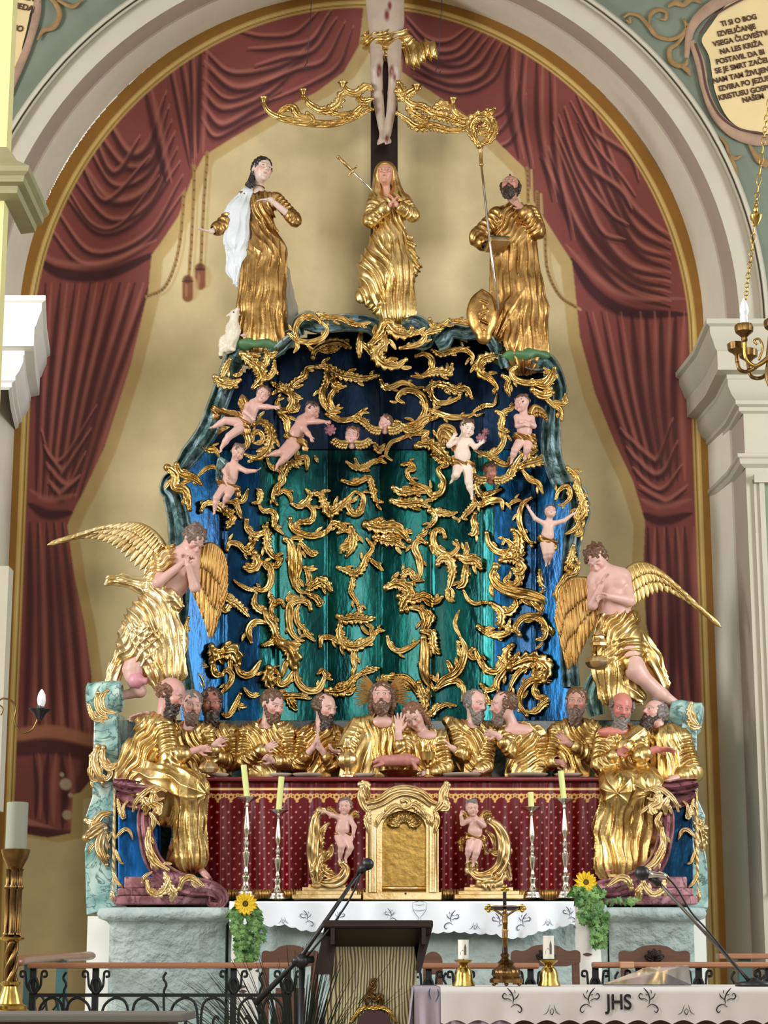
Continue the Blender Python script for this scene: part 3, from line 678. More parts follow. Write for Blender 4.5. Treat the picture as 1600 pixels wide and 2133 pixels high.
# ================================================================ THE ALTARPIECE
def marble(name, a, b, c, rough=.25):
    m = bpy.data.materials.new(name); m.use_nodes = True; nt = m.node_tree; B = nt.nodes['Principled BSDF']; L = nt.links.new
    tc = nt.nodes.new('ShaderNodeTexCoord'); n = nt.nodes.new('ShaderNodeTexNoise'); n.inputs['Scale'].default_value = 7; n.inputs['Detail'].default_value = 8; n.inputs['Distortion'].default_value = 1.6
    L(tc.outputs['Object'], n.inputs['Vector']); r = nt.nodes.new('ShaderNodeValToRGB'); e = r.color_ramp.elements
    e[0].position = .36; e[0].color = (*a, 1); e[1].position = .64; e[1].color = (*c, 1); q = e.new(.5); q.color = (*b, 1)
    L(n.outputs['Fac'], r.inputs['Fac'])
    v = nt.nodes.new('ShaderNodeTexNoise'); v.inputs['Scale'].default_value = 4; v.inputs['Detail'].default_value = 5; v.inputs['Distortion'].default_value = 3; L(tc.outputs['Object'], v.inputs['Vector'])
    vr = nt.nodes.new('ShaderNodeValToRGB'); f = vr.color_ramp.elements; f[0].position = .47; f[0].color = (0, 0, 0, 1); f[1].position = .53; f[1].color = (0, 0, 0, 1); p = f.new(.5); p.color = (1, 1, 1, 1)
    L(v.outputs['Fac'], vr.inputs['Fac']); mx = nt.nodes.new('ShaderNodeMix'); mx.data_type = 'RGBA'; L(vr.outputs['Color'], mx.inputs[0]); L(r.outputs['Color'], mx.inputs[6]); mx.inputs[7].default_value = (*[x*.45 for x in a], 1)
    L(mx.outputs[2], B.inputs['Base Color']); B.inputs['Roughness'].default_value = rough; return m
M['marble'] = marble('green_marbling', S(62, 92, 88), S(108, 136, 134), S(168, 194, 202))
M['marble_lt'] = marble('pale_green_marbling', S(104, 146, 140), S(150, 188, 182), S(190, 214, 200))
M['mauve_m'] = marble('mauve_marbling', S(118, 70, 74), S(150, 98, 104), S(186, 136, 144), .35)
def stave(name, c1, c2, rough=.24, me=.75):
    m = mat(name, c1, rough, me, bump=.5, bs=26, col2=c2, vs_=5, rvar=.08, bdist=.006, stretch=(1, 1, .35), coat=.08); return m
M['teal'] = stave('teal_glaze', S(0, 46, 50), S(6, 84, 78), .24, .85); M['blue'] = stave('blue_glaze', S(0, 38, 66), S(0, 64, 100), .24, .85); M['navy'] = stave('night_blue_glaze', S(0, 18, 38), S(2, 32, 58), .32, .8)
M['bright_blue'] = stave('bright_blue_glaze', S(4, 92, 176), S(20, 120, 200), .3, .6)
ALT = thing('altarpiece', 'towering baroque altarpiece with teal and blue back boards, green marbled frame and gilded scrolls', 'altarpiece', (0, .6, P(800, 1640, 11.6)[2]))
def bandsweep(g, pts, w, Da, Db, n=8, bev=.25, closed=False):
    """a moulding that follows a curve: front at distance Da, back at Db"""
    p = crom(pts, n); m = len(p); w = np.full(m, float(w)) if np.isscalar(w) else np.interp(np.linspace(0, 1, m), np.linspace(0, 1, len(w)), w)
    T = np.gradient(p, axis=0); T /= np.linalg.norm(T, axis=1)[:, None]+1e-9; N = np.stack([-T[:, 1], T[:, 0]], -1)
    e = (Db-Da)*bev
    prof = [(-1, Db), (-1, Da+e), (-.8, Da+.2*e), (-.55, Da+e*.6), (0, Da), (.55, Da+e*.6), (.8, Da+.2*e), (1, Da+e), (1, Db)]
    g.grid(np.stack([P(p[:, 0]+N[:, 0]*w*a_/2, p[:, 1]+N[:, 1]*w*a_/2, np.full(m, d)) for a_, d in prof], 1))
    for i in (0, m-1):
        V = [P(p[i, 0]+N[i, 0]*w[i]*a_/2, p[i, 1]+N[i, 1]*w[i]*a_/2, d) for a_, d in prof]; g.add(V, [tuple(range(len(V)))] if i else [tuple(range(len(V)-1, -1, -1))])
# --- back boards
LX = [(676, 700), (700, 640), (745, 530), (800, 492), (900, 440), (960, 410), (1010, 380), (1060, 388), (1200, 392), (1640, 385)]
RX = [(676, 960), (700, 1010), (745, 1090), (800, 1140), (900, 1150), (960, 1152), (1010, 1172), (1060, 1180), (1200, 1178), (1640, 1182)]
TY = [(380, 1000), (440, 890), (500, 790), (600, 705), (700, 680), (800, 680), (1000, 690), (1080, 745), (1140, 790), (1190, 1010)]
def backD(x, y):
    u = (x-790)/400.
    d = 12.08-.30*np.abs(u)**2.6
    w_ = np.array([0]); ph = (x-790)/108.
    st = np.abs((ph % 1)-.5)*2
    seam = np.minimum((ph+.0) % 1, 1-(ph % 1))
    return d+.020*(1-st**2)*0-.016*(1-(2*np.abs((ph % 1)-.5))**2)+.010*np.exp(-(seam/.02)**2)-.03*np.exp(-((y-940)/5.)**2)*0
def board(name, x0, x1, y0, y1, m, off=0., lab=None):
    xs = np.arange(x0, x1+1, 4.); ys = np.arange(y0, y1+1, 8.)
    X, Y = np.meshgrid(xs, ys, indexing='ij')
    top = np.interp(X, *zip(*TY)); lx = np.interp(Y, *zip(*LX)); rx = np.interp(Y, *zip(*RX))
    k = (Y > top-15) & (X > lx-13) & (X < rx+13)
    V = P(X, Y, backD(X, Y)+off); nn = V.shape[:2]; ii = np.arange(nn[0]*nn[1]).reshape(nn)
    fc = np.stack([ii[:-1, :-1], ii[1:, :-1], ii[1:, 1:], ii[:-1, 1:]], -1)[k[:-1, :-1] & k[1:, 1:]]
    u = np.zeros(nn[0]*nn[1], bool); u[fc.ravel()] = True; r_ = np.cumsum(u)-1
    mk(name, V.reshape(-1, 3)[u], r_[fc], m, ALT, label=lab)
board('back_board', 540, 1030, 932, 1640, M['teal'], 0, 'teal green glazed boards in the middle')
board('back_board', 376, 540, 932, 1640, M['blue'], 0, 'blue glazed boards at the left side')
board('back_board', 1030, 1190, 932, 1640, M['blue'], 0, 'blue glazed boards at the right side')
board('back_board', 376, 1190, 640, 936, M['navy'], -.015, 'night blue boards of the canopy')
# --- marbled frame
def frame(pts, w, Da=11.62, Db=12.05, m=None, n=8): g = G(); bandsweep(g, pts, [x*1.28 for x in w], Da, Db, n); return g.mk('frame_moulding', m or M['marble'], ALT, sharp=50)
frame([(378, 1440), (364, 1330), (372, 1200), (374, 1100), (360, 1035), (346, 1018), (352, 996), (372, 990)], [44, 42, 40, 40, 34, 24, 18, 12])
frame([(366, 992), (396, 948), (432, 898), (452, 846), (472, 790), (490, 742), (500, 724)], [22, 34, 36, 34, 34, 34, 24])
frame([(478, 742), (530, 742), (572, 722), (604, 700), (622, 688)], [20, 34, 36, 26, 14])
frame([(626, 700), (620, 680), (640, 668), (666, 676), (720, 672), (770, 676), (790, 690), (800, 706), (790, 714)], [14, 26, 34, 30, 30, 30, 30, 24, 12])
frame([(836, 676), (866, 672), (890, 690), (888, 712), (868, 716), (858, 704)], [20, 28, 28, 24, 20, 8])
frame([(908, 716), (922, 708), (940, 690), (972, 694), (1010, 690), (1030, 712), (1036, 738)], [30, 34, 26, 24, 28, 28, 18])
frame([(1056, 766), (1052, 742), (1070, 736), (1110, 752), (1138, 756), (1158, 782), (1168, 820), (1160, 850)], [20, 28, 34, 36, 34, 26, 22, 14])
frame([(1152, 846), (1148, 900), (1150, 950), (1168, 1000), (1188, 1028)], [26, 32, 34, 34, 20])
frame([(1172, 1040), (1182, 1020), (1204, 1030), (1208, 1070), (1196, 1110), (1188, 1180), (1182, 1300), (1190, 1430)], [18, 30, 32, 36, 32, 30, 28, 30])
# green mounds the upper statues stand on
for px, py, w_ in ((530, 722, 74), (1090, 744, 70)):
    f_ = Fr(px, py, 11.72); v = Vol(); v.ell((px, 0, -py-4), (w_*.85, 46, 13), noise=(5, .12, px)); cloth('mound', v, f_, ALT, mat('mound_green', S(74, 112, 70), .5, var=.2, vs_=9) if px == 530 else bpy.data.materials['mound_green'], 3)
# ---------------------------------------------------------------- gilded rocaille
def stroke3(g, pts, w, D, side=2, th=1.0, n=7, curl=True, dfn=None, lift=0.):
    p = crom(pts, n); m = len(p); s = (D if np.isscalar(D) else 11.9)/FPX
    seg = np.r_[0, np.cumsum(np.hypot(*np.diff(p, axis=0).T))]; L_ = seg[-1]; u = seg/L_
    ww = w*.5*np.clip(np.sin(pi*np.clip(u*.86+.09, 0, 1))**.6, .18, 1)
    T = np.gradient(p, axis=0); T /= np.linalg.norm(T, axis=1)[:, None]+1e-9; N = np.stack([-T[:, 1], T[:, 0]], -1)
    # resample finely for the leafy edges
    k = max(int(L_/1.6), 8); uu = np.linspace(0, 1, k); px = np.interp(uu, u, p[:, 0]); py = np.interp(uu, u, p[:, 1]); nx = np.interp(uu, u, N[:, 0]); ny = np.interp(uu, u, N[:, 1]); w2 = np.interp(uu, u, ww)
    tooth = (uu*L_/(w*.52)) % 1; saw = np.where(tooth < .72, tooth/.72, (1-tooth)/.28)*(.55+.45*np.sin(uu*L_/(w*1.35)+px[0]))
    e1 = 1+(.75*saw-.15)*(1 if side in (1, 2) else 0); e2 = 1+(.75*saw-.15)*(1 if side in (-1, 2) else 0)
    prof = [(-1.0, 0), (-1.0, .30), (-.86, .75), (-.62, .9), (-.42, .42), (-.18, .62), (0.05, 1.05), (.28, .62), (.5, .5), (.7, .92), (.88, .7), (1.0, .28), (1.0, 0)]
    Db = D if np.isscalar(D) else None
    rows = []
    for a_, hh in prof:
        o = a_*w2*np.where(a_ > 0, e1, e2) if abs(a_) > .6 else a_*w2
        X, Y = px+nx*o, py+ny*o
        base = (dfn(X, Y) if dfn else D)
        tt = w2*s*1.15*th*(hh+.18*np.sin(uu*L_/w*2.6+a_*2)*hh)+.012*(hh > 0)+lift*(hh > 0)
        rows.append(P(X, Y, base-tt))
    g.grid(np.stack(rows, 1))
    if curl:
        for e_ in (0, -1):
            r_ = max(w2[e_]*s*1.5, w*s*.22); b_ = (dfn(px[e_], py[e_]) if dfn else D)
            g.ball(P(px[e_], py[e_], b_-r_*.6-lift*.8), r_, 7)
def orn(crop, strokes, D=None, name='gilded_scroll', parent=None, m=None, th=1.0, sc=1.0, lift=0.):
    ox, oy, k = crop; g = G()
    for side, w, pts in strokes:
        pp = [(ox+x*k, oy+y*k) for x, y in pts]
        kw = dict(dfn=lambda X, Y: backD(X, Y)-.012) if D is None else {}
        stroke3(g, pp, w*k*1.95, 12.0 if D is None else D, side, th, lift=lift, **kw)
        if name == 'gilded_scroll' and w*k > 5.5 and len(pp) > 2:
            q = crom(pp, 6); T = np.gradient(q, axis=0); L_ = np.hypot(*np.diff(q, axis=0).T).sum(); nsp = int(L_/26)
            for j in range(nsp):
                i = int(len(q)*(j+.6)/(nsp+.2)); i = min(i, len(q)-2); t = T[i]/(np.linalg.norm(T[i])+1e-9); sg = (1 if (j+int(w)) % 2 else -1)*(1 if side != -1 else -1); nn = np.array([-t[1], t[0]])*sg; a0 = q[i]+nn*w*k*.35; ln = w*k*(1.15+.45*math.sin(j*2.3+w))
                stroke3(g, [a0, a0+(nn*.75+t*.45)*ln*.6, a0+(nn*.95+t*1.25)*ln], w*k*.85, 12.0 if D is None else D, 0, th, n=5, curl=False, lift=lift+.004, **kw)
    return g.mk(name, m or M['gilt'], parent or ALT)
A_ = (320, 620, .3); B_ = (780, 620, .3); C_ = (320, 1080, .3); D_ = (780, 1080, .3)
DF = 11.60
# on the frame, top left
orn(A_, [(2, 34, [(425, 550), (470, 590), (540, 600), (600, 570)]), (1, 26, [(530, 430), (500, 490), (470, 560)]), (2, 20, [(560, 540), (600, 530), (610, 500)])], DF)
orn(A_, [(2, 40, [(610, 390), (660, 430), (730, 490), (745, 560), (690, 625)]), (1, 24, [(780, 360), (790, 410), (770, 470), (730, 500)]), (2, 24, [(780, 400), (820, 400), (855, 380)]), (1, 22, [(840, 440), (835, 510), (790, 560), (760, 520)])], DF)
orn(A_, [(0, 24, [(940, 250), (990, 290), (1080, 310), (1170, 280), (1205, 220), (1170, 170)]), (0, 26, [(1000, 290), (985, 220), (1020, 150), (1080, 125), (1140, 150), (1160, 180)]), (0, 18, [(990, 290), (1000, 340), (975, 380)])], DF)
orn(A_, [(2, 38, [(1105, 415), (1125, 360), (1200, 320), (1290, 310), (1365, 345)]), (1, 22, [(1150, 370), (1220, 370), (1290, 350)])])
orn(A_, [(1, 24, [(1140, 110), (1200, 135), (1300, 145), (1400, 185), (1500, 175)])], DF)
orn(A_, [(0, 26, [(820, 670), (880, 640), (950, 670), (960, 730), (920, 780), (860, 765), (860, 715), (900, 700)]), (2, 30, [(820, 590), (880, 620), (950, 620), (990, 580), (1050, 545), (1065, 490), (1130, 478)]), (2, 26, [(960, 660), (1000, 690), (1030, 700)])])
orn(A_, [(2, 34, [(870, 800), (920, 850), (930, 930), (950, 950)]), (2, 30, [(940, 790), (990, 770), (1000, 720)])])
orn(A_, [(2, 34, [(1130, 480), (1210, 480), (1290, 530), (1380, 550), (1460, 560), (1560, 540)]), (1, 30, [(1200, 500), (1200, 580), (1170, 660), (1180, 730), (1230, 790), (1290, 795)]), (0, 24, [(1330, 615), (1260, 640), (1225, 700), (1250, 770), (1310, 765)]), (2, 26, [(1240, 560), (1260, 600), (1300, 600)])])
orn(A_, [(0, 24, [(1200, 810), (1290, 850), (1380, 840), (1440, 800), (1490, 800)]), (2, 30, [(1380, 830), (1440, 850), (1480, 880), (1515, 905)]), (2, 24, [(1400, 830), (1440, 800), (1460, 770)])])
orn(A_, [(2, 34, [(690, 880), (750, 860), (800, 900), (815, 970), (790, 1050), (720, 1110), (640, 1090)]), (0, 22, [(690, 1000), (690, 950), (730, 930), (760, 970), (740, 1010), (700, 1010)]), (0, 24, [(590, 930), (640, 950), (655, 1010), (630, 1060)])], 11.75)
orn(A_, [(1, 26, [(340, 1010), (370, 1050), (430, 1060), (450, 1100)]), (0, 20, [(450, 940), (480, 910), (520, 900)])], 11.7)
orn(A_, [(2, 42, [(95, 1180), (150, 1230), (150, 1310), (220, 1340), (250, 1470)]), (1, 34, [(160, 1160), (190, 1220), (280, 1250), (330, 1295)]), (0, 18, [(310, 1240), (360, 1190), (420, 1175), (460, 1220)])], DF)
orn(A_, [(0, 24, [(790, 1120), (820, 1180), (880, 1200), (900, 1270), (850, 1320), (830, 1390), (860, 1440)]), (0, 24, [(1065, 1190), (1060, 1110), (1000, 1120), (985, 1080)]), (2, 26, [(900, 1270), (920, 1190), (960, 1150), (1040, 1150)]), (0, 22, [(860, 1370), (905, 1340), (945, 1370), (960, 1430)]), (1, 26, [(960, 1430), (1010, 1450), (1060, 1420), (1085, 1370), (1060, 1330)]), (2, 28, [(1060, 1430), (1110, 1480), (1090, 1550), (1010, 1560), (980, 1600)])])
orn(A_, [(2, 22, [(690, 1425), (730, 1415), (745, 1350), (720, 1330)]), (1, 24, [(730, 1430), (760, 1480), (820, 1480), (850, 1520), (840, 1580), (900, 1640)])])
orn(A_, [(2, 30, [(330, 1480), (360, 1430), (440, 1430), (500, 1480), (550, 1540), (510, 1600)]), (1, 22, [(500, 1420), (560, 1420), (590, 1470), (610, 1530)]), (0, 22, [(550, 1410), (620, 1410), (655, 1330)])])
orn(A_, [(2, 34, [(1110, 1360), (1160, 1370), (1190, 1440), (1230, 1490), (1290, 1450), (1340, 1410), (1390, 1350)]), (1, 26, [(1400, 1345), (1455, 1380), (1440, 1480), (1385, 1500), (1350, 1430), (1385, 1350)]), (2, 26, [(1310, 1270), (1400, 1290), (1490, 1250), (1520, 1320), (1540, 1400), (1590, 1420)])])
orn(A_, [(2, 22, [(1340, 1140), (1400, 1180), (1470, 1170), (1540, 1130), (1600, 1140)]), (2, 22, [(1400, 1120), (1430, 1180), (1500, 1200)])])
orn(A_, [(1, 20, [(640, 1540), (650, 1600), (700, 1640), (780, 1630)])]); orn(A_, [(0, 16, [(1120, 1100), (1140, 1140)])])
# top centre crest and right side
orn(B_, [(2, 44, [(-30, 330), (40, 250), (90, 180), (150, 240), (240, 250), (260, 210)]), (2, 40, [(60, 240), (70, 320), (20, 380), (60, 450), (150, 470), (220, 430)]), (0, 24, [(180, 350), (240, 340), (310, 320), (350, 270), (310, 235), (250, 240)])], DF)
orn(A_, [(2, 30, [(1440, 240), (1430, 310), (1430, 410)]), (2, 34, [(1440, 310), (1510, 370), (1560, 430), (1600, 470)])], 11.75)
orn(B_, [(2, 24, [(385, 150), (400, 190), (440, 200), (490, 180), (520, 150)]), (0, 22, [(520, 160), (600, 165), (680, 180), (660, 150)]), (2, 30, [(350, 250), (400, 230), (470, 215)])], DF)
orn(B_, [(0, 24, [(290, 405), (350, 390), (400, 430), (390, 500), (330, 545), (260, 545)]), (2, 30, [(330, 545), (400, 520), (460, 510), (520, 520), (540, 460)]), (1, 26, [(400, 360), (460, 390), (540, 370), (620, 360), (680, 400), (675, 460)]), (0, 24, [(520, 340), (530, 280), (570, 250), (610, 280), (640, 305)])], 11.78)
orn(B_, [(2, 36, [(880, 400), (800, 410), (740, 440), (740, 520), (800, 560), (850, 620), (850, 640)]), (2, 26, [(890, 540), (930, 570), (920, 620), (940, 680)])], 11.7)
orn(B_, [(0, 26, [(985, 480), (950, 510), (970, 560), (1040, 590), (1120, 590), (1190, 570), (1220, 520), (1180, 490)]), (2, 34, [(1100, 590), (1180, 610), (1230, 560), (1250, 490)]), (2, 38, [(1100, 640), (1170, 680), (1240, 660)]), (2, 26, [(1180, 690), (1240, 740), (1290, 780), (1300, 850)]), (1, 22, [(1270, 740), (1320, 730), (1325, 670)])], DF)
orn(B_, [(1, 26, [(45, 570), (70, 620), (120, 620), (200, 590), (290, 620)]), (0, 28, [(200, 730), (160, 700), (200, 650), (280, 650), (340, 700), (350, 780), (300, 860), (220, 880)]), (2, 30, [(350, 640), (420, 600), (500, 610), (560, 640), (640, 630), (680, 700)]), (1, 24, [(420, 600), (390, 660), (430, 720), (500, 730), (590, 690), (570, 660)]), (0, 26, [(360, 770), (440, 800), (540, 830), (660, 820), (700, 790)]), (2, 18, [(690, 790), (760, 750), (830, 740), (850, 670)])])
orn(B_, [(2, 36, [(150, 860), (220, 910), (300, 900), (360, 850), (440, 830)]), (0, 24, [(110, 880), (180, 900), (290, 950)])])
orn(B_, [(1, 18, [(120, 1130), (80, 1090), (110, 1010), (180, 980), (260, 950), (340, 950), (400, 1000)]), (2, 40, [(290, 1030), (360, 1010), (430, 1040), (500, 1110), (540, 1150)]), (2, 26, [(400, 1090), (460, 1130), (500, 1160), (440, 1180)])])
orn(B_, [(2, 24, [(0, 1010), (30, 1060), (70, 1020)]), (0, 20, [(0, 1150), (40, 1130), (80, 1150)])])
orn(B_, [(0, 28, [(480, 1020), (450, 960), (480, 900), (540, 910), (570, 960)]), (2, 24, [(470, 960), (500, 1000), (540, 990)])], 11.8)
orn(B_, [(2, 30, [(850, 790), (890, 820), (880, 900), (930, 930)]), (0, 22, [(890, 790), (950, 770), (960, 740)]), (1, 26, [(890, 900), (900, 980), (860, 1060), (780, 1090), (700, 1060)]), (2, 30, [(780, 1090), (840, 1130), (920, 1160), (940, 1110)])], 11.8)
orn(B_, [(2, 26, [(880, 1280), (950, 1230), (980, 1160), (1010, 1110), (1040, 1080)]), (2, 40, [(1000, 1180), (1060, 1150), (1140, 1130), (1215, 1100)]), (0, 24, [(1030, 1200), (1080, 1260), (1140, 1290), (1170, 1360)]), (1, 22, [(1020, 1090), (1080, 1080), (1130, 1060)])], 11.72)
orn(B_, [(0, 26, [(480, 1160), (440, 1200), (480, 1270), (460, 1350), (400, 1370), (370, 1330), (310, 1300), (250, 1290)]), (1, 22, [(190, 1160), (250, 1150), (275, 1190), (230, 1200), (240, 1250), (300, 1300)]), (2, 34, [(130, 1320), (190, 1350), (280, 1340), (370, 1350)]), (2, 36, [(120, 1410), (200, 1430), (300, 1420), (380, 1450)]), (0, 24, [(380, 1450), (420, 1520), (400, 1570), (360, 1600)]), (2, 30, [(380, 1480), (450, 1490), (530, 1500), (570, 1490)])])
orn(B_, [(2, 24, [(710, 1260), (710, 1320), (750, 1370), (830, 1350), (880, 1330)]), (0, 28, [(690, 1400), (730, 1440), (800, 1410), (880, 1410), (890, 1470)]), (1, 26, [(690, 1380), (690, 1440), (620, 1520), (640, 1540)]), (1, 20, [(930, 1440), (980, 1410), (1020, 1410)]), (2, 30, [(700, 1500), (690, 1560), (720, 1640)])])
orn(B_, [(0, 24, [(1090, 1390), (1030, 1430), (1005, 1520), (1020, 1600), (1070, 1690), (1120, 1700)]), (1, 22, [(1010, 1600), (1030, 1700), (1000, 1790), (970, 1640)])])
orn(B_, [(1, 26, [(1340, 1180), (1400, 1240), (1420, 1330), (1440, 1430), (1400, 1520), (1440, 1600)]), (0, 20, [(1260, 1400), (1280, 1340), (1340, 1310), (1360, 1380), (1320, 1430), (1280, 1440)]), (2, 28, [(1400, 1330), (1440, 1400), (1460, 1490), (1410, 1560)])], DF)
# middle and lower boards, left half
orn(C_, [(0, 26, [(650, 10), (650, 70), (700, 110), (770, 90), (790, 30)]), (2, 30, [(780, 60), (790, 120), (790, 190), (830, 260), (890, 280)]), (0, 28, [(950, 0), (960, 60), (1020, 100), (1110, 120), (1200, 90), (1240, 20)]), (2, 26, [(1240, 20), (1300, 50), (1350, 90)])])
orn(C_, [(0, 26, [(510, 220), (530, 170), (590, 180), (640, 230), (700, 250)]), (2, 34, [(640, 230), (690, 170), (700, 150)]), (2, 40, [(700, 240), (720, 310), (680, 350), (630, 340)]), (0, 28, [(720, 310), (790, 320), (820, 390), (800, 470), (750, 500), (700, 480)]), (2, 26, [(790, 310), (850, 330), (890, 290)]), (2, 18, [(560, 430), (600, 460), (660, 490), (720, 500)])])
orn(C_, [(0, 40, [(915, 145), (950, 170), (965, 260), (965, 380), (975, 470)]), (0, 26, [(1010, 180), (1010, 250), (1010, 340), (990, 440), (1010, 500), (1070, 520)]), (2, 26, [(1020, 160), (1060, 210), (1100, 250), (1140, 240)]), (2, 24, [(1040, 340), (1090, 350), (1130, 350)]), (1, 28, [(1060, 340), (1080, 420), (1060, 460)]), (2, 36, [(1070, 500), (1120, 460), (1180, 440), (1235, 500)]), (2, 24, [(1130, 440), (1180, 410), (1190, 400)])])
orn(C_, [(2, 30, [(1080, 530), (1130, 550), (1160, 600), (1140, 600)]), (0, 30, [(1090, 630), (1070, 580), (1000, 570), (950, 600), (940, 680), (950, 770), (990, 830), (1040, 850)]), (0, 22, [(960, 590), (930, 560), (960, 540), (1010, 550)]), (0, 24, [(1010, 600), (990, 660), (1010, 740), (1070, 780)]), (1, 20, [(1040, 740), (1060, 800), (1120, 850)])])
orn(C_, [(1, 26, [(710, 520), (700, 590), (740, 640), (770, 650)]), (2, 24, [(820, 540), (830, 590), (860, 570)]), (0, 24, [(905, 610), (880, 570), (830, 600), (820, 660), (860, 700)]), (2, 34, [(770, 630), (790, 690), (830, 740), (850, 800), (880, 850)]), (0, 30, [(770, 720), (700, 720), (660, 780), (680, 860)]), (1, 24, [(760, 880), (820, 860), (880, 840), (930, 860)])])
orn(C_, [(2, 56, [(880, 870), (940, 900), (970, 960), (980, 1040)]), (0, 28, [(870, 1100), (880, 1150), (930, 1130), (970, 1060)]), (0, 30, [(990, 1050), (1000, 1130), (1060, 1190), (1140, 1190), (1180, 1120), (1190, 1070)]), (1, 20, [(1140, 1080), (1170, 1050), (1200, 1100), (1240, 1120)]), (2, 44, [(800, 1040), (800, 1110), (820, 1180)]), (1, 20, [(770, 1070), (830, 1050), (880, 1090)]), (0, 26, [(820, 1190), (900, 1230), (1000, 1230), (1090, 1250)]), (2, 30, [(930, 1230), (960, 1290), (990, 1330)])])
orn(C_, [(2, 44, [(400, 890), (420, 950), (400, 1000)]), (2, 50, [(420, 950), (500, 930), (560, 930), (590, 1010)]), (0, 30, [(570, 1020), (610, 1080), (680, 1080), (740, 990)]), (0, 24, [(480, 1080), (510, 1050), (545, 1090), (520, 1160), (460, 1220)]), (2, 30, [(410, 1000), (430, 1080), (480, 1090)])])
orn(C_, [(0, 34, [(280, 1010), (290, 1080), (330, 1150), (330, 1200)]), (0, 22, [(290, 1040), (330, 1020), (375, 1030)])], 11.85); orn(C_, [(2, 30, [(130, 1080), (200, 1060), (270, 1080)])], 11.85)
orn(C_, [(2, 26, [(480, 500), (520, 560), (580, 590), (660, 680)]), (2, 24, [(480, 600), (500, 640), (540, 580)])])
orn(C_, [(0, 20, [(630, 1180), (680, 1230), (730, 1230)]), (2, 28, [(600, 1220), (570, 1290), (520, 1370), (480, 1360)]), (2, 20, [(570, 1290), (610, 1300), (640, 1310)])])
orn(C_, [(2, 34, [(1370, 60), (1390, 130), (1380, 200), (1340, 260)]), (0, 24, [(1280, 100), (1330, 80), (1370, 100), (1360, 170), (1310, 190), (1300, 240)]), (2, 28, [(1280, 340), (1340, 360), (1400, 380), (1450, 340), (1480, 270), (1520, 200), (1480, 140)]), (2, 24, [(1500, 280), (1550, 320), (1590, 360)]), (2, 24, [(1390, 380), (1380, 450), (1370, 510), (1400, 560), (1430, 620)])])
orn(C_, [(2, 36, [(1280, 680), (1330, 700), (1400, 690), (1470, 700), (1530, 690)]), (2, 36, [(1300, 720), (1290, 800), (1330, 870), (1400, 890), (1470, 860), (1520, 820), (1500, 740)]), (0, 24, [(1160, 890), (1170, 830), (1240, 830), (1300, 880)]), (1, 22, [(1520, 820), (1560, 780), (1600, 780)]), (0, 28, [(1400, 890), (1390, 960), (1400, 1050)]), (2, 20, [(1430, 640), (1430, 600), (1440, 680)])])
orn(C_, [(2, 40, [(1200, 1200), (1290, 1200), (1350, 1170), (1380, 1120), (1430, 1080)]), (2, 30, [(1420, 1090), (1480, 1060), (1560, 1040)]), (0, 26, [(1300, 1180), (1350, 1210), (1400, 1180)])])
# right half
orn(D_, [(2, 50, [(-60, 40), (40, 60), (150, 60), (240, 150)]), (2, 36, [(0, 130), (80, 150), (150, 160), (210, 200)]), (0, 30, [(360, 170), (310, 150), (280, 200), (310, 280), (320, 370), (300, 430)]), (2, 22, [(300, 130), (340, 110), (370, 80)])])
orn(D_, [(2, 44, [(80, 480), (160, 450), (240, 500), (200, 590), (190, 640)]), (2, 38, [(170, 540), (260, 560), (350, 540), (420, 580), (470, 545)]), (2, 26, [(190, 440), (210, 380), (250, 370), (280, 420), (340, 430)]), (0, 30, [(250, 620), (320, 630), (350, 700), (330, 780)]), (2, 30, [(360, 640), (390, 680), (370, 760)])])
orn(D_, [(0, 28, [(490, 130), (470, 80), (420, 90), (410, 160), (450, 230), (530, 250), (580, 200), (570, 150)]), (2, 26, [(390, 190), (420, 230), (470, 250)]), (2, 34, [(440, 320), (460, 280), (520, 290), (540, 370), (520, 470), (500, 500)]), (2, 38, [(580, 260), (640, 290), (700, 290), (740, 350)]), (2, 36, [(640, 300), (630, 380), (620, 450), (580, 480)]), (1, 20, [(510, 480), (510, 550), (540, 580)]), (2, 26, [(620, 270), (640, 220), (640, 170)])])
orn(D_, [(2, 30, [(330, 780), (400, 800), (410, 880), (450, 940)]), (0, 24, [(90, 820), (110, 880), (170, 920), (250, 890), (310, 850)]), (0, 40, [(340, 830), (350, 930), (345, 1050), (370, 1130), (410, 1180)]), (0, 34, [(430, 1180), (480, 1120), (560, 1080), (610, 1000), (630, 900), (600, 830)]), (0, 18, [(600, 830), (560, 740), (570, 680), (590, 640)]), (1, 22, [(580, 880), (600, 950), (620, 880)]), (1, 24, [(510, 990), (530, 1040), (540, 1090)]), (0, 26, [(420, 1190), (500, 1140), (580, 1130), (620, 1190), (610, 1270)])])
orn(D_, [(0, 26, [(700, 30), (690, 100), (660, 110)]), (0, 28, [(780, 100), (800, 180), (860, 230), (930, 230), (960, 190), (910, 150), (890, 180)]), (2, 36, [(960, 80), (1000, 120), (1000, 200), (980, 270), (1040, 240)]), (2, 40, [(880, 290), (940, 270), (1000, 290), (1030, 340)])])
orn(D_, [(2, 34, [(1000, 290), (1030, 340), (1000, 370), (960, 350)]), (2, 30, [(990, 370), (1000, 430), (960, 460), (910, 430), (940, 390)]), (0, 44, [(840, 340), (820, 400), (870, 470), (970, 510), (1080, 530), (1180, 570), (1200, 640), (1190, 700)]), (1, 26, [(1150, 360), (1160, 440), (1230, 520), (1230, 600)]), (2, 26, [(1080, 560), (1140, 620), (1190, 650)]), (0, 20, [(850, 340), (830, 320), (870, 330)])], 11.9)
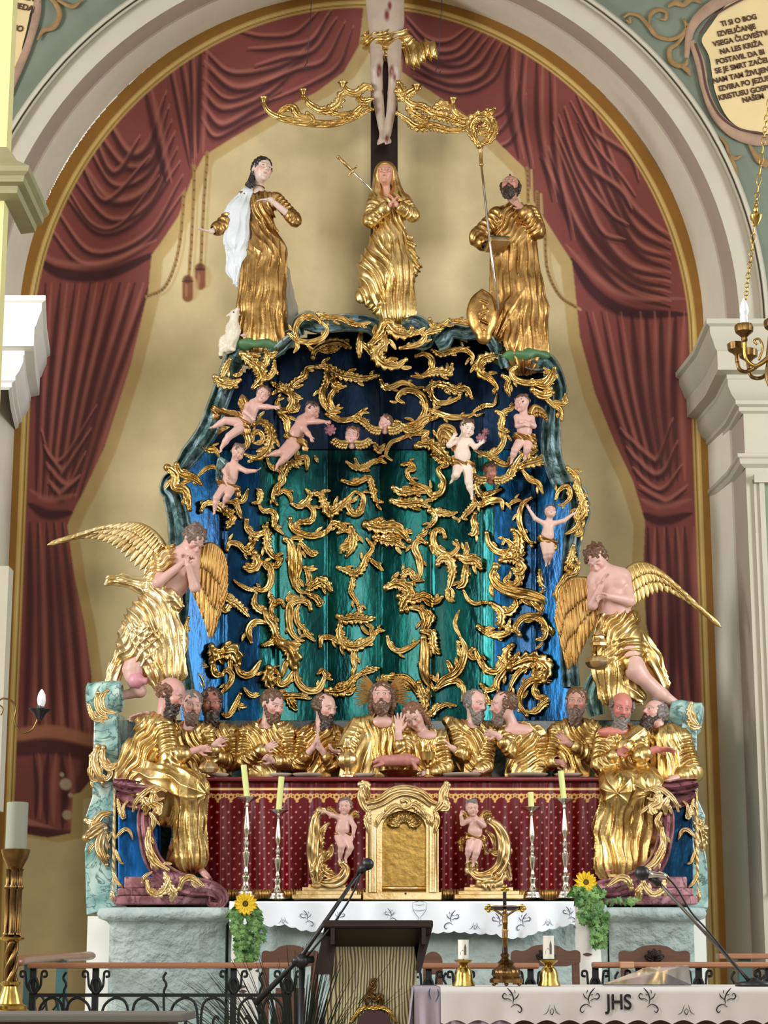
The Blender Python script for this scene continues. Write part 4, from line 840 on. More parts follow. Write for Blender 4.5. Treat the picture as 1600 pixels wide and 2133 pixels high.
orn(D_, [(0, 18, [(620, 500), (650, 560), (700, 590), (760, 580), (810, 590)]), (2, 34, [(810, 590), (870, 640), (880, 700), (870, 760)]), (2, 30, [(860, 640), (930, 650), (980, 600), (970, 550)]), (2, 34, [(720, 750), (780, 790), (860, 810), (930, 790), (960, 760)]), (2, 24, [(900, 750), (950, 760), (970, 740)])])
orn(D_, [(1, 30, [(1010, 810), (980, 760), (1020, 700), (1080, 680), (1150, 700), (1190, 760), (1180, 830), (1130, 840)]), (2, 26, [(1190, 740), (1220, 780), (1240, 820)])], 11.85)
orn(D_, [(0, 28, [(700, 910), (730, 980), (780, 1050), (850, 1060), (890, 1000), (860, 960)]), (2, 34, [(960, 880), (920, 920), (920, 990), (940, 1030)]), (2, 50, [(940, 1040), (1010, 1000), (1090, 980), (1160, 1000), (1200, 1050), (1180, 1130)]), (0, 22, [(1100, 1010), (1010, 1060), (960, 1130), (930, 1210)]), (2, 34, [(930, 1020), (880, 1080), (850, 1140), (860, 1200)]), (0, 24, [(680, 900), (660, 940), (690, 970), (720, 940)])])
orn(D_, [(0, 30, [(1060, 1370), (1010, 1290), (1020, 1200), (1080, 1130), (1160, 1120), (1250, 1130), (1310, 1190), (1320, 1290), (1280, 1350)]), (0, 26, [(1130, 1130), (1110, 1190), (1140, 1240), (1220, 1230)]), (2, 30, [(1060, 1340), (1120, 1340), (1170, 1290), (1220, 1270), (1240, 1340)]), (2, 22, [(1100, 1130), (1110, 1080), (1160, 1070)])], 11.88)
orn(D_, [(2, 24, [(740, 1150), (780, 1190), (830, 1180), (860, 1150)]), (2, 22, [(770, 1210), (790, 1270), (820, 1290)]), (0, 36, [(60, 1100), (130, 1110), (210, 1110), (270, 1160), (300, 1220)]), (2, 34, [(310, 1140), (330, 1210), (350, 1280), (340, 1350)]), (0, 20, [(360, 1370), (420, 1330), (500, 1290), (570, 1300)]), (2, 24, [(440, 1290), (400, 1350), (340, 1360)])])
orn(D_, [(2, 26, [(1380, 190), (1370, 260), (1350, 310), (1370, 360)]), (0, 24, [(1340, 330), (1410, 330), (1390, 380), (1330, 400), (1300, 450), (1270, 500), (1270, 600)]), (1, 24, [(1320, 460), (1330, 510), (1300, 540)])], DF)
orn(C_, [(2, 30, [(90, 510), (110, 580), (120, 660), (180, 620), (190, 520)]), (0, 22, [(240, 690), (220, 780), (220, 880), (180, 980), (120, 960), (110, 920)])], DF)
orn(B_, [(1, 22, [(1430, 1540), (1400, 1600), (1330, 1640)]), (0, 20, [(1440, 1590), (1430, 1640), (1390, 1650)])], DF)
# ---------------------------------------------------------------- lower side pillars of the altarpiece
def block(name, poly, Da, Db, m, parent, bevel=.006, **k):
    g = G(); a_ = P(*zip(*poly), Da); b_ = a_.copy(); b_[:, 1] = Db-11.0; n = len(poly)
    g.add(np.vstack([a_, b_]), [tuple(range(n-1, -1, -1)), tuple(range(n, 2*n))]+[(i, (i+1) % n, n+(i+1) % n, n+i) for i in range(n)])
    return g.mk(name, m, parent, smooth=False, bevel=bevel, **k)
block('side_pillar', [(196, 1480), (246, 1480), (246, 1600), (240, 1700), (246, 1886), (180, 1906), (176, 1770), (186, 1730), (178, 1700), (192, 1660)], 11.2, 11.7, M['marble_lt'], ALT, label='pale green marbled pillar')
block('side_pillar', [(1420, 1500), (1452, 1500), (1452, 1660), (1470, 1700), (1464, 1740), (1474, 1800), (1476, 1890), (1466, 1904), (1432, 1890), (1420, 1700)], 11.2, 11.7, M['marble_lt'], ALT, label='pale green marbled pillar')
g = G()
for px, py, r_, w_ in ((218, 1452, 34, 62), ): 
    a_ = P(182, py+4, 11.25); b_ = P(258, py-2, 11.25); rr_ = P(0, py-r_, 11.25)[2]-P(0, py, 11.25)[2]
    g.lathe(a_, [(rr_*.8, 0), (rr_, .01), (rr_*.94, .03), (rr_, .05), (rr_*1.0, .15), (rr_*.95, .19), (rr_*.7, .2), (rr_*.66, .18), (rr_*.3, .18), (rr_*.28, .2)], 28, b_-a_)
g.mk('volute', M['marble_lt'], ALT, sharp=40)
g = G(); a_ = P(1462, 1498, 11.25); b_ = P(1392, 1488, 11.3); g.lathe(a_, [(rr_*.8, 0), (rr_, .01), (rr_*.95, .05), (rr_, .12), (rr_*.9, .17), (rr_*.6, .18), (rr_*.55, .15), (.01, .15)], 28, b_-a_); g.mk('volute', M['marble_lt'], ALT, sharp=40)
frame([(1262, 1392), (1244, 1420), (1236, 1450), (1244, 1490)], [24, 34, 36, 26], 11.4, 11.8, M['marble_lt'])
E_ = (160, 1380, .2437)
orn(E_, [(0, 30, [(180, 260), (170, 340), (200, 430), (260, 460)]), (0, 30, [(260, 240), (210, 300), (230, 400), (330, 430)]), (1, 26, [(100, 360), (150, 480), (260, 480)])], 11.05, m=M['gold_pale'])
orn(E_, [(2, 44, [(180, 720), (150, 820), (170, 920), (220, 1030)]), (1, 40, [(230, 730), (220, 830), (270, 900), (330, 880), (370, 830)]), (0, 30, [(120, 800), (130, 900), (130, 990), (180, 1010)]), (0, 28, [(210, 960), (210, 900), (260, 890), (290, 950), (250, 1000), (220, 970)])], 11.15, m=M['gold_pale'])
orn(E_, [(1, 40, [(80, 1350), (150, 1370), (220, 1300), (300, 1290)]), (2, 60, [(80, 1500), (150, 1440), (220, 1400), (260, 1430)]), (0, 50, [(250, 1420), (210, 1490), (200, 1600), (260, 1730)]), (0, 26, [(300, 1460), (250, 1540), (260, 1640)])], 11.15, m=M['gold_pale'])
F_ = (1180, 1400, .2344)
orn(F_, [(1, 34, [(1110, 280), (1100, 360), (1130, 430), (1180, 490)]), (2, 30, [(1080, 440), (1130, 480), (1190, 490)])], 11.1, m=M['gold_pale'])
orn(F_, [(1, 40, [(1140, 1080), (1090, 1150), (1130, 1250), (1100, 1350)]), (2, 44, [(1130, 1350), (1180, 1390), (1210, 1500), (1210, 1580)]), (0, 30, [(1120, 1430), (1130, 1550), (1150, 1700)]), (2, 34, [(1160, 1340), (1210, 1320)])], 11.1, m=M['gold_pale'])
block('backing_block', [(244, 1500), (1436, 1500), (1436, 1890), (244, 1890)], 11.62, 11.9, marble('dark_backing_marbling', S(26, 40, 38), S(44, 62, 58), S(70, 92, 90)), ALT)  # dark backing added so the gaps behind table and figures read as shade
# ---------------------------------------------------------------- scrolled side pedestals
def pedestal(mir, label):
    X = (lambda x: x) if not mir else (lambda x: 1690-x)
    t = thing('scroll_pedestal', label, 'pedestal', P(X(350), 1884, 10.95))
    pl = lambda pts: [(X(x), y) for x, y in pts]
    fix = lambda poly: poly if not mir else poly[::-1]
    block('blue_panel', fix(pl([(246, 1650), (330, 1650), (330, 1850), (246, 1850)])), 11.02, 11.15, M['bright_blue'] if not mir else M['blue'], t, label='blue glazed panel')
    g = G(); bandsweep(g, pl([(236, 1630), (262, 1636), (300, 1640), (330, 1632), (352, 1640), (354, 1662), (338, 1672), (328, 1660)]), [20, 34, 30, 26, 26, 24, 18, 10], 10.86, 11.2)
    bandsweep(g, pl([(240, 1655), (275, 1666), (312, 1672)]), [30, 40, 26], 10.95, 11.18)
    g.mk('armrest', M['mauve_m'], t, sharp=40)
    g = G(); bandsweep(g, pl([(306, 1672), (300, 1700), (304, 1740), (318, 1790), (350, 1826), (400, 1846), (440, 1852), (462, 1868), (456, 1884), (438, 1880), (436, 1866)]), [20, 30, 34, 38, 44, 44, 36, 30, 24, 18, 8], 10.80, 10.96)
    g.mk('scroll_leg', M['mauve_m'], t, sharp=40)
    g = G()
    for i, (y0, y1, dx, d) in enumerate(((1826, 1850, -22, 10.94), (1850, 1866, -8, 10.9), (1866, 1884, 0, 10.86))):
        a_ = P(X(236-dx), y1, d); b_ = P(X(464+dx*2.6), y0, d); g.box(((a_[0]+b_[0])/2, d-11+.06, (a_[2]+b_[2])/2), (abs(b_[0]-a_[0]), .12, abs(b_[2]-a_[2])))
    g.mk('plinth', M['mauve_m'], t, smooth=False, bevel=.008)
    def o(strokes, D=10.85):
        if mir: strokes = [(-s if s in (1, -1) else s, w, [((1690-(160+x*.2437)-160)/.2437, y) for x, y in p]) for s, w, p in strokes]
        orn(E_, strokes, D, 'gilded_scroll', t, M['gold_pale'] if not mir else M['gold_pale'])
    o([(0, 14, [(322, 1080), (320, 1300), (318, 1500), (316, 1700), (312, 1900), (306, 2030)]), (2, 22, [(350, 1170), (370, 1260), (400, 1330), (400, 1230), (440, 1180)]), (1, 20, [(330, 1500), (400, 1430), (450, 1440), (480, 1510)]), (1, 18, [(330, 1600), (370, 1700), (400, 1720)]), (2, 22, [(310, 1800), (350, 1880), (390, 1920)]), (2, 22, [(300, 1960), (310, 2040)])], 10.98)
    o([(0, 26, [(730, 1080), (650, 1070), (560, 1130), (500, 1200), (480, 1270)]), (2, 44, [(650, 1110), (640, 1200), (700, 1240), (680, 1300), (720, 1210)]), (2, 40, [(560, 1150), (590, 1210), (590, 1290)]), (0, 22, [(760, 1100), (720, 1080), (660, 1110), (690, 1170), (740, 1160)])], 10.8)
    o([(0, 26, [(630, 1290), (660, 1350), (640, 1440)]), (0, 34, [(620, 1420), (610, 1560), (680, 1700), (780, 1770)]), (1, 24, [(600, 1530), (620, 1650), (690, 1760)])], 10.78)
    o([(2, 32, [(600, 1870), (620, 1950), (700, 1980), (760, 1920), (780, 1860), (750, 1800)]), (2, 36, [(790, 1900), (820, 1960), (810, 2030)]), (2, 36, [(880, 1930), (910, 1860), (980, 1840), (1080, 1910)]), (0, 18, [(560, 1880), (580, 1830), (640, 1790)])], 10.72)
    return t
pedestal(False, 'mauve scrolled pedestal with bright blue side panel under the left seated apostle')
pedestal(True, 'mauve scrolled pedestal with dark blue side panel under the right seated apostles')
# ---------------------------------------------------------------- supper table with its painted red cloth
T_ = thing('supper_table', 'long table draped in deep red cloth dotted with white and edged in gilt lace', 'table', P(840, 1872, 10.99))
xs = np.arange(428, 1252, 1.6); ys = np.arange(1618, 1856, 1.6); X, Y = np.meshgrid(xs, ys, indexing='ij')
def foldz(x, y): 
    k = np.clip((y-1620)/230, 0, 1); u = x+6*np.sin(x/47.)
    return (.010+.022*k)*(np.sin(u/8.3)+.6*np.sin(u/21+1)+.4*np.sin(u/4.7+2))*.5
V = P(X, Y, 11.0+foldz(X, Y)-.012*np.clip((Y-1620)/240, 0, 1)); c = np.zeros(V.shape); c[:] = S(98, 0, 8)
u_ = X+6*np.sin(X/47.)
dx_, dy_ = 21.0, 21.5
for o_ in (0, 1):
    gx_ = ((u_+o_*dx_/2) % dx_)-dx_/2; gy_ = ((Y+o_*dy_/2-4) % dy_)-dy_/2; m_ = (np.abs(gx_)+np.abs(gy_) < 2.4) & (Y > 1672); c[m_] = S(214, 150, 140)
c[(np.abs(Y-1643.5) < 2.3)] = S(232, 190, 130)
lu = (X % 27.5)-13.75; ly = Y-1660; r1 = np.hypot(lu, ly); r2 = np.hypot(np.abs(lu)-8.5, ly+2.); r3 = np.hypot(lu, ly-9); r4 = np.hypot(np.abs(lu)-13.75, ly+4)
lace = ((r1 < 7) & (r1 > 3)) | ((r2 < 4.6) & (r2 > 2.0)) | (r3 < 3.0) | ((r4 < 3.6) & (r4 > 1.4))
c[lace] = S(216, 168, 96)
nn = X.shape; ii = np.arange(nn[0]*nn[1]).reshape(nn); fc = np.stack([ii[:-1, 1:], ii[1:, 1:], ii[1:, :-1], ii[:-1, :-1]], -1).reshape(-1, 4)
mk('red_cloth', V.reshape(-1, 3), fc, mat('red_lacquer', (1, 1, 1), .4, attr=True, coat=.05, bump=.15, bs=60, spec=.22), T_, col=c.reshape(-1, 3))
xs = np.arange(428, 1252, 1.5); g = G(); rows = []
for y, o_ in ((1852, 0), (1856, -.012), (1864, -.016), (1873, -.006)):
    rows.append(P(xs, np.full(len(xs), y)+(2*np.sin(xs/9) if y > 1870 else 0), 10.985+foldz(xs, 1850)+o_+(.006*np.sin(xs*1.1) if y > 1855 else 0)))
g.grid(np.stack(rows, 1)); g.mk('gold_fringe', M['gold_deep'], T_)
a_ = P(424, 1621, 10.97); b_ = P(1254, 1621, 10.97); g = G(); g.box(((a_[0]+b_[0])/2, .13, a_[2]-.005), (b_[0]-a_[0], .36, .022)); g.mk('table_top', mat('red_paint', S(104, 14, 24), .35, coat=.3), T_, smooth=False, bevel=.008)
ztop = P(800, 1620, 10.97)[2]+.007
# ---------------------------------------------------------------- masonry altar
pm = mat('limewashed_masonry', S(148, 166, 164), .8, bump=1.0, bs=12, bdist=.035, col2=S(184, 198, 194), vs_=3)
AT = thing('masonry_altar', 'broad limewashed pale green altar block with projecting rounded wings', 'altar', (P(840, 1900, 10.7)[0], 0, 0))
zt_ = P(800, 1880, 10.7)[2]
def wing(x0, x1, name):
    a_, b_ = P(x0, 1890, 10.55), P(x1, 1890, 10.55); zz = a_[2]; w2 = .03
    g = G(); plan = [(a_[0], .19), (a_[0], -.40), (a_[0]+.05, -.45), (b_[0]-.05, -.45), (b_[0], -.40), (b_[0], .19)]
    plan_sweep(g, plan, [(0, zz), (.0, zz), (-.02, zz-.005), (-.03, zz-.03), (-.02, zz-.055), (.02, zz-.07), (.035, zz-.09), (.035, -.02)])
    g.add([(p[0], p[1], zz) for p in plan], [tuple(range(5, -1, -1))]); return g.mk(name, pm, AT, sharp=60)
wing(212, 482, 'altar_wing'); wing(1258, 1462, 'altar_wing')
g = G(); a_ = P(478, 1882, 10.7); b_ = P(1262, 1882, 10.7); g.box(((a_[0]+b_[0])/2, .17, a_[2]/2-.005), (b_[0]-a_[0], 1.04, a_[2])); g.mk('altar_block', pm, AT, smooth=False, bevel=.01)
g = G(); a_ = P(180, 1908, 11.0); b_ = P(230, 1908, 11.0); g.box(((a_[0]+b_[0])/2, .3, a_[2]/2), (b_[0]-a_[0], .5, a_[2])); g.mk('corner_pier', M['stucco'], AT, smooth=False)
g = G(); a_ = P(1440, 1896, 11.0); b_ = P(1472, 1896, 11.0); g.box(((a_[0]+b_[0])/2, .3, a_[2]/2), (b_[0]-a_[0], .5, a_[2])); g.mk('corner_pier', M['stucco'], AT, smooth=False)
# ---------------------------------------------------------------- altar cloth
HEM = [(478, 1934), (520, 1924), (545, 1926), (566, 1930), (590, 1926), (610, 1932), (628, 1938), (660, 1941), (760, 1944), (905, 1944), (945, 1941), (990, 1945), (1035, 1947), (1048, 1954), (1070, 1955), (1095, 1952), (1120, 1942), (1147, 1936), (1192, 1925), (1200, 1925)]
xs = np.linspace(478, 1198, 520); hem = np.interp(xs, *zip(*HEM)); hem = hem+3.2*np.abs(np.sin(xs*pi/22))-2
CLD = 10.52
def cz(x, k): return .026*k*(np.sin(x/14.+1.2*np.sin(x/60.))+.5*np.sin(x/33.+2))
rows = []; 
back = [(1877, 10.9, 0), (1877.4, CLD+.01, 0)]
for y, d, _ in back: rows.append(P(xs, np.full(520, y), np.full(520, d)))
rows[0][:, 2] = rows[1][:, 2]
for k in np.linspace(0, 1, 26): rows.append(P(xs, 1879+(hem-1879)*k, CLD-.006+cz(xs, .1+k)))
g = G(); g.grid(np.stack(rows, 1)); CL = g.mk('altar_cloth', M['white'], label='white scalloped altar cloth with dark cutwork hanging from the high altar', cat='cloth')
def motif(kind, cx, cy, s, Dfn, m=None):
    sets = {'spray': [([(0, 0), (-2, -12), (2, -24), (8, -32), (12, -36)], 3), ([(-2, -10), (-10, -16), (-14, -24)], 2.5), ([(2, -8), (10, -12), (18, -12), (22, -18), (18, -24), (13, -20)], 2.8), ([(4, 6), (-6, 0), (-16, 4), (-20, 12), (-16, 18), (-11, 14)], 2.8), ([(2, -20), (8, -22)], 2), ([(-6, -24), (-4, -32)], 2)],
            'drop': [([(-18, 6), (-10, 0), (-4, -16)], 1.6), ([(18, 6), (10, 0), (4, -16)], 1.6), ([(0, -8), (-4, -2), (0, 6), (4, -2), (0, -8)], 1.8)],
            'cup': [([(-16, -20), (-15, -4), (-8, 8), (-3, 14), (-4, 24)], 1.1), ([(16, -20), (15, -4), (8, 8), (3, 14), (4, 24)], 1.1), ([(-16, -20), (0, -23), (16, -20)], 1.1), ([(-15, -4), (0, -1), (14, -4)], 1.1), ([(-12, -16), (0, -14), (12, -16)], .9)]}
    return [([(cx+x*s, cy+y*abs(s)) for x, y in p], w*abs(s)) for p, w in sets[kind]]
def cut(g, strokes, Dfn):
    for p, w in strokes:
        q = crom(p, 6); T = np.gradient(q, axis=0); T /= np.linalg.norm(T, axis=1)[:, None]+1e-9; N = np.stack([-T[:, 1], T[:, 0]], -1); u = np.linspace(0, 1, len(q)); ww = w*.5*(.45+.55*np.sin(pi*u))
        rows = [P(q[:, 0]+N[:, 0]*ww*a, q[:, 1]+N[:, 1]*ww*a, Dfn(q[:, 0]+N[:, 0]*ww*a, q[:, 1])) for a in (-1, 1)]; g.grid(np.stack(rows, 1))
def dcl(x, y): return CLD-.012+cz(x, .1+np.clip((y-1879)/(np.interp(x, *zip(*HEM))-1879), 0, 1))
emb = mat('dark_cutwork', S(66, 74, 92), .9)
def embroidery(parent, items, dfn):
    for kd, x, y, s in items:
        g = G(); cut(g, motif(kd, x, y, s, dfn), dfn); g.mk('embroidery', emb, parent, smooth=False)
embroidery(CL, [('spray', 640, 1918, -.62), ('drop', 590, 1920, .6), ('spray', 706, 1916, .55), ('spray', 814, 1912, -.55), ('cup', 874, 1898, .9), ('spray', 940, 1922, .72), ('drop', 990, 1932, .66), ('spray', 1040, 1926, -.66), ('spray', 1090, 1926, .66), ('drop', 1142, 1924, .62), ('spray', 1186, 1910, -.6)], dcl)
# ---------------------------------------------------------------- candlesticks
def candlestick(px, pb, pt_, h_c, label, D=10.74, lean=0.):
    o_ = P(px, pb, D); s = D/FPX; H = (pb-pt_)*s*1.03; t = thing('silver_candlestick', label, 'candlestick', o_, 'silver candlesticks on the high altar')
    pr = [(.42, 0), (.42, .02), (.36, .035), (.36, .06), (.26, .08), (.16, .12), (.13, .17), (.19, .20), (.19, .215), (.10, .24), (.12, .27), (.07, .30), (.11, .33), (.14, .37), (.19, .43), (.19, .45), (.10, .47), (.08, .50), (.13, .53), (.18, .545), (.08, .57), (.06, .60), (.14, .66), (.15, .69), (.11, .78), (.06, .87), (.05, .90), (.12, .915), (.07, .93), (.08, .95)]
    W_ = 46*s*1.05*(H/(205*s))**.6
    g = G(); g.lathe(o_, [(r*W_*1.0, z*H) for r, z in pr], 28); g.mk('stem', M['silver'], t, sharp=45)
    g = G(); g.lathe(o_, [(.06*W_, .94*H), (.16*W_, .955*H), (.38*W_, .985*H), (.46*W_, H), (.44*W_, 1.005*H), (.3*W_, .99*H), (.02*W_, .985*H)], 28, flute=(8, .08)); g.mk('drip_pan', M['silver'], t, sharp=45)
    q = o_+np.array([0, 0, H*.985]); hh = h_c*s; g = G(); rr = 6.2*s
    g.tube([q, q+np.array([lean*hh*.5, 0, hh*.5]), q+np.array([lean*hh, 0, hh])], rr, 20); g.mk('candle', M['wax'], t, sharp=40)
    g = G(); g.tube([q+np.array([lean*hh, 0, hh]), q+np.array([lean*hh+.001, 0, hh+.008])], .001, 6); g.mk('wick', M['black'], t)
candlestick(512, 1870, 1672, 70, 'tallest silver candlestick at far left with a leaning yellow green candle', lean=-.12)
candlestick(578, 1872, 1698, 72, 'shorter silver candlestick at left, beside the winged putto stand', lean=.08)
candlestick(1110, 1870, 1692, 34, 'shorter silver candlestick at right with a short stub of candle', lean=-.03)
candlestick(1179, 1870, 1676, 62, 'tall silver candlestick beside the right sunflower arrangement', lean=-.09)
# ---------------------------------------------------------------- tabernacle
TB = thing('tabernacle', 'gilded tabernacle with curved pediment and brass arched door, centre of the altar', 'tabernacle', P(838, 1874, 10.75))
Dt = 10.72
block('base', [(756, 1858), (920, 1858), (920, 1874), (756, 1874)][::-1], Dt, 10.9, M['gold_pale'], TB, .004)
arch = [(796+46*(1-math.cos(a))-0, 1726-38*math.sin(a)) for a in np.linspace(0, pi, 20)]
outer = [(762, 1860), (762, 1700), (768, 1676), (800, 1660), (840, 1652), (884, 1658), (908, 1676), (914, 1700), (914, 1860)]
poly = outer+[(888, 1860)]+[(x, y) for x, y in arch[::-1]]+[(796, 1860)]
import bmesh
def cutpoly(name, poly, Da, Db, m, parent, bevel=.004, **k):
    """a board with any outline, real thickness"""
    from mathutils.geometry import tessellate_polygon
    q = [poly[0]]
    for p in poly[1:]:
        if math.hypot(p[0]-q[-1][0], p[1]-q[-1][1]) > .3: q.append(p)
    poly = q; n = len(poly); tri = tessellate_polygon([[Vector((x, -y, 0)) for x, y in poly]])
    a_ = P([p[0] for p in poly], [p[1] for p in poly], Da); b_ = a_.copy(); b_[:, 1] = Db-11.0; Fc = []
    for t_ in tri:
        u, v, w = [Vector((poly[i][0], -poly[i][1], 0)) for i in t_]
        t_ = tuple(t_) if (v-u).cross(w-u).z > 0 else tuple(t_)[::-1]
        Fc.append(t_); Fc.append(tuple(i+n for i in t_[::-1]))
    ar = sum(poly[i][0]*-poly[(i+1) % n][1]+poly[i][1]*poly[(i+1) % n][0] for i in range(n))
    for i in range(n): k2 = (i+1) % n; Fc.append((i, n+i, n+k2, k2) if ar > 0 else (k2, n+k2, n+i, i))
    return mk(name, np.vstack([a_, b_]), Fc, m, parent, smooth=False, **k)
cutpoly('surround', poly, Dt, 10.9, M['gold_pale'], TB)
for x_ in (776, 902):
    g = G(); a_ = P(x_, 1858, Dt-.01); b_ = P(x_, 1712, Dt-.01); g.tube([a_, b_], 9*Dt/FPX, 16, flat=.7); g.mk('pilaster', M['gold_pale'], TB, sharp=50)
g = G(); a_, b_ = P(792, 1862, Dt+.06), P(892, 1688, Dt+.06); g.box(((a_[0]+b_[0])/2, a_[1]+.02, (a_[2]+b_[2])/2), (b_[0]-a_[0], .03, b_[2]-a_[2])); DR = g.mk('door', mat('brushed_brass', S(150, 120, 60), .36, 1, bump=.5, bs=30, col2=S(176, 144, 80), vs_=20), TB, smooth=False)
g = G(); q = P(845, 1861, Dt-.004); g.ball(q, .006, 6); g.mk('keyhole', M['black'], TB)
g = G(); a_ = P(796, 1850, Dt+.03); b_ = P(888, 1850, Dt+.03); g.tube([a_, b_], .01, 6); g.mk('sill', M['gold_pale'], TB)
I1 = (0, 0, 1)
orn(I1, [(0, 9, [(754, 1640), (752, 1660), (758, 1680), (768, 1692)]), (2, 9, [(750, 1634), (762, 1634), (764, 1650), (768, 1664)]), (2, 7, [(768, 1690), (764, 1710), (768, 1732)])], Dt-.01, 'side_scroll', TB, M['gold_pale'])
orn(I1, [(0, 9, [(930, 1632), (922, 1650), (920, 1672), (906, 1690)]), (2, 9, [(934, 1636), (926, 1660), (932, 1682), (918, 1686)]), (2, 7, [(908, 1690), (912, 1712), (904, 1736)])], Dt-.01, 'side_scroll', TB, M['gold_pale'])
orn(I1, [(0, 8, [(764, 1672), (790, 1664), (815, 1648), (845, 1642), (878, 1650), (900, 1668), (918, 1676)]), (0, 5, [(772, 1684), (800, 1672), (822, 1658), (845, 1652), (872, 1660), (896, 1678)])], Dt-.02, 'pediment_moulding', TB, M['gold_pale'])
orn(I1, [(2, 7, [(800, 1700), (812, 1686), (826, 1678), (836, 1682)]), (2, 7, [(886, 1700), (876, 1686), (862, 1676), (852, 1682)]), (1, 6, [(838, 1668), (848, 1664), (854, 1674), (844, 1682), (836, 1676)]), (2, 6, [(784, 1720), (790, 1704), (800, 1694)]), (2, 6, [(900, 1720), (894, 1704), (886, 1694)])], Dt-.012, 'crest_scroll', TB, M['gold_pale'])
for i in range(9):
    a = R(-75+i*150/8); orn(I1, [(2, 7, [(842+14*math.sin(a), 1722-14*math.cos(a)), (842+34*math.sin(a), 1722-30*math.cos(a))])], Dt+.04, 'shell_lobe', TB, M['gold'])
# ---------------------------------------------------------------- stands of the two altar putti
def putto_stand(cx, mir, label, strokes):
    t = thing('putto_stand', label, 'stand', P(cx, 1872, 10.72)); s = 10.72/FPX
    g = G()
    for i, (w_, y0, y1) in enumerate(((140, 1864, 1872), (124, 1856, 1864), (100, 1848, 1856), (76, 1842, 1848))):
        a_, b_ = P(cx, y1, 10.72), P(cx, y0, 10.72); g.box((a_[0], a_[1]+.08, (a_[2]+b_[2])/2), (w_*s, w_*s*.7, b_[2]-a_[2]+.001))
    g.mk('stepped_base', M['gold_pale'], t, smooth=False, bevel=.003)
    orn(I1, strokes, 10.70, 'scroll', t, M['gold_pale'], th=1.6)
    return t
putto_stand(681, 0, 'gilded scroll stand on stepped base left of the tabernacle', [(0, 14, [(666, 1690), (658, 1705), (654, 1740), (652, 1780), (656, 1842)]), (1, 9, [(668, 1770), (668, 1740), (676, 1724), (684, 1716)]), (0, 13, [(712, 1798), (720, 1810), (712, 1828), (690, 1838), (664, 1836)]), (2, 14, [(662, 1840), (660, 1810), (664, 1790), (674, 1776)]), (2, 12, [(668, 1800), (680, 1818), (700, 1824)]), (2, 10, [(676, 1790), (688, 1776), (692, 1762)]), (2, 8, [(664, 1692), (676, 1690), (668, 1684)])])
putto_stand(1018, 1, 'gilded C shaped stand on stepped base right of the tabernacle', [(0, 15, [(1016, 1708), (1036, 1722), (1048, 1746), (1050, 1776), (1042, 1804), (1020, 1822), (994, 1824), (976, 1808)]), (0, 7, [(1014, 1732), (1026, 1744), (1032, 1768)]), (0, 13, [(976, 1812), (984, 1800), (992, 1812)]), (2, 12, [(1060, 1772), (1052, 1796), (1062, 1830)]), (2, 12, [(1020, 1840), (1040, 1830), (1054, 1800)]), (2, 14, [(1000, 1838), (1020, 1834), (1040, 1836)]), (2, 8, [(1022, 1772), (1034, 1778), (1048, 1770)])])
# ---------------------------------------------------------------- things on the supper table
def lathe_px(name, px, pb, prof, D, m, label=None, cat=None, parent=None, n=28, flute=None, **k):
    o_ = P(px, pb, D); s = D/FPX; g = G(); g.lathe(o_, [(max(r, .02)*s, z*s*1.03) for r, z in prof], n, flute=flute); return g.mk(name, m, parent, sharp=40, label=label, cat=cat, **k)
DS = 11.04
lathe_px('paten', 700, 1572, [(12, 0), (14, 2), (12, 2.4), (1, 1)], 11.06, M['silver'], 'small pale paten held out by the central figure', 'plate')
lathe_px('ewer', 723, 1619, [(15, 0), (15, 3), (8, 6), (6, 12), (12, 18), (19, 26), (21, 36), (17, 46), (8, 52), (6, 56), (10, 60), (9, 66), (5, 72), (6, 78), (1, 82)], DS, M['gold_pale'], 'round bellied gilt wine ewer standing at the left hand of the central figure', 'jug', flute=(10, .05))
lathe_px('chalice', 891, 1619, [(13, 0), (12, 2), (4, 6), (3, 16), (6, 20), (3, 24), (5, 28), (13, 34), (16, 50), (15, 51), (12, 38), (1, 32)], DS, M['gold'], 'small gilt chalice beside the roast lamb dish', 'chalice')
v = Vol(); f_ = Fr(830, 1605, DS); v.cap((800, 0, -1594), (850, 0, -1592), 12, 13, 5); v.cap((800, -2, -1594), (788, -4, -1592), 8, 5.5, 4); v.cap((788, -4, -1592), (780, -4, -1597), 5.5, 4, 3); v.cap((850, 0, -1592), (868, 0, -1594), 12, 8, 4); v.cap((796, -10, -1602), (780, -12, -1607), 4, 3, 3); v.cap((862, -8, -1600), (868, -12, -1612), 4.5, 3, 3)
for i in range(7): v.ell((812+i*6, -9, -1590), (1.6, 4, 8), k=2)
Vv, Ff = v.mesh(1.3); Vv[:, 2] += 9; mk('roast_lamb', f_.w(Vv), Ff, mat('roast_meat', S(176, 116, 104), .4, var=.15, vs_=30), label='small roast lamb lying on the gilt dish at the table centre', cat='roast')
lathe_px('serving_dish', 832, 1619, [(20, 0), (26, 2), (40, 11), (42, 12), (39, 10), (26, 4), (1, 3)], DS, M['gold_deep'], 'fluted gilt dish under the roast lamb', 'dish', flute=(22, .04))
for i, (px, w_, lab) in enumerate(((640, 32, 'pale plate before the apostle with praying hands'), (585, 24, 'pale plate before the second apostle left of the ewer'), (760, 22, 'small pale plate between the ewer and the lamb dish'), (962, 40, 'wide pale plate to the right of the chalice'), (1100, 42, 'wide pale plate before the bare shouldered apostle'), (1185, 30, 'pale plate at the right table end behind the tall candle'), (455, 22, 'pale plate at the left end of the table'))):
    lathe_px('plate', px, 1619, [(w_*.6, 0), (w_*.95, 4), (w_, 6.5), (w_*.95, 7), (w_*.55, 3), (1, 3)], 11.05, mat('glazed_plate', S(206, 190, 172), .3) if i == 0 else bpy.data.materials['glazed_plate'], lab, 'plate', group=None)
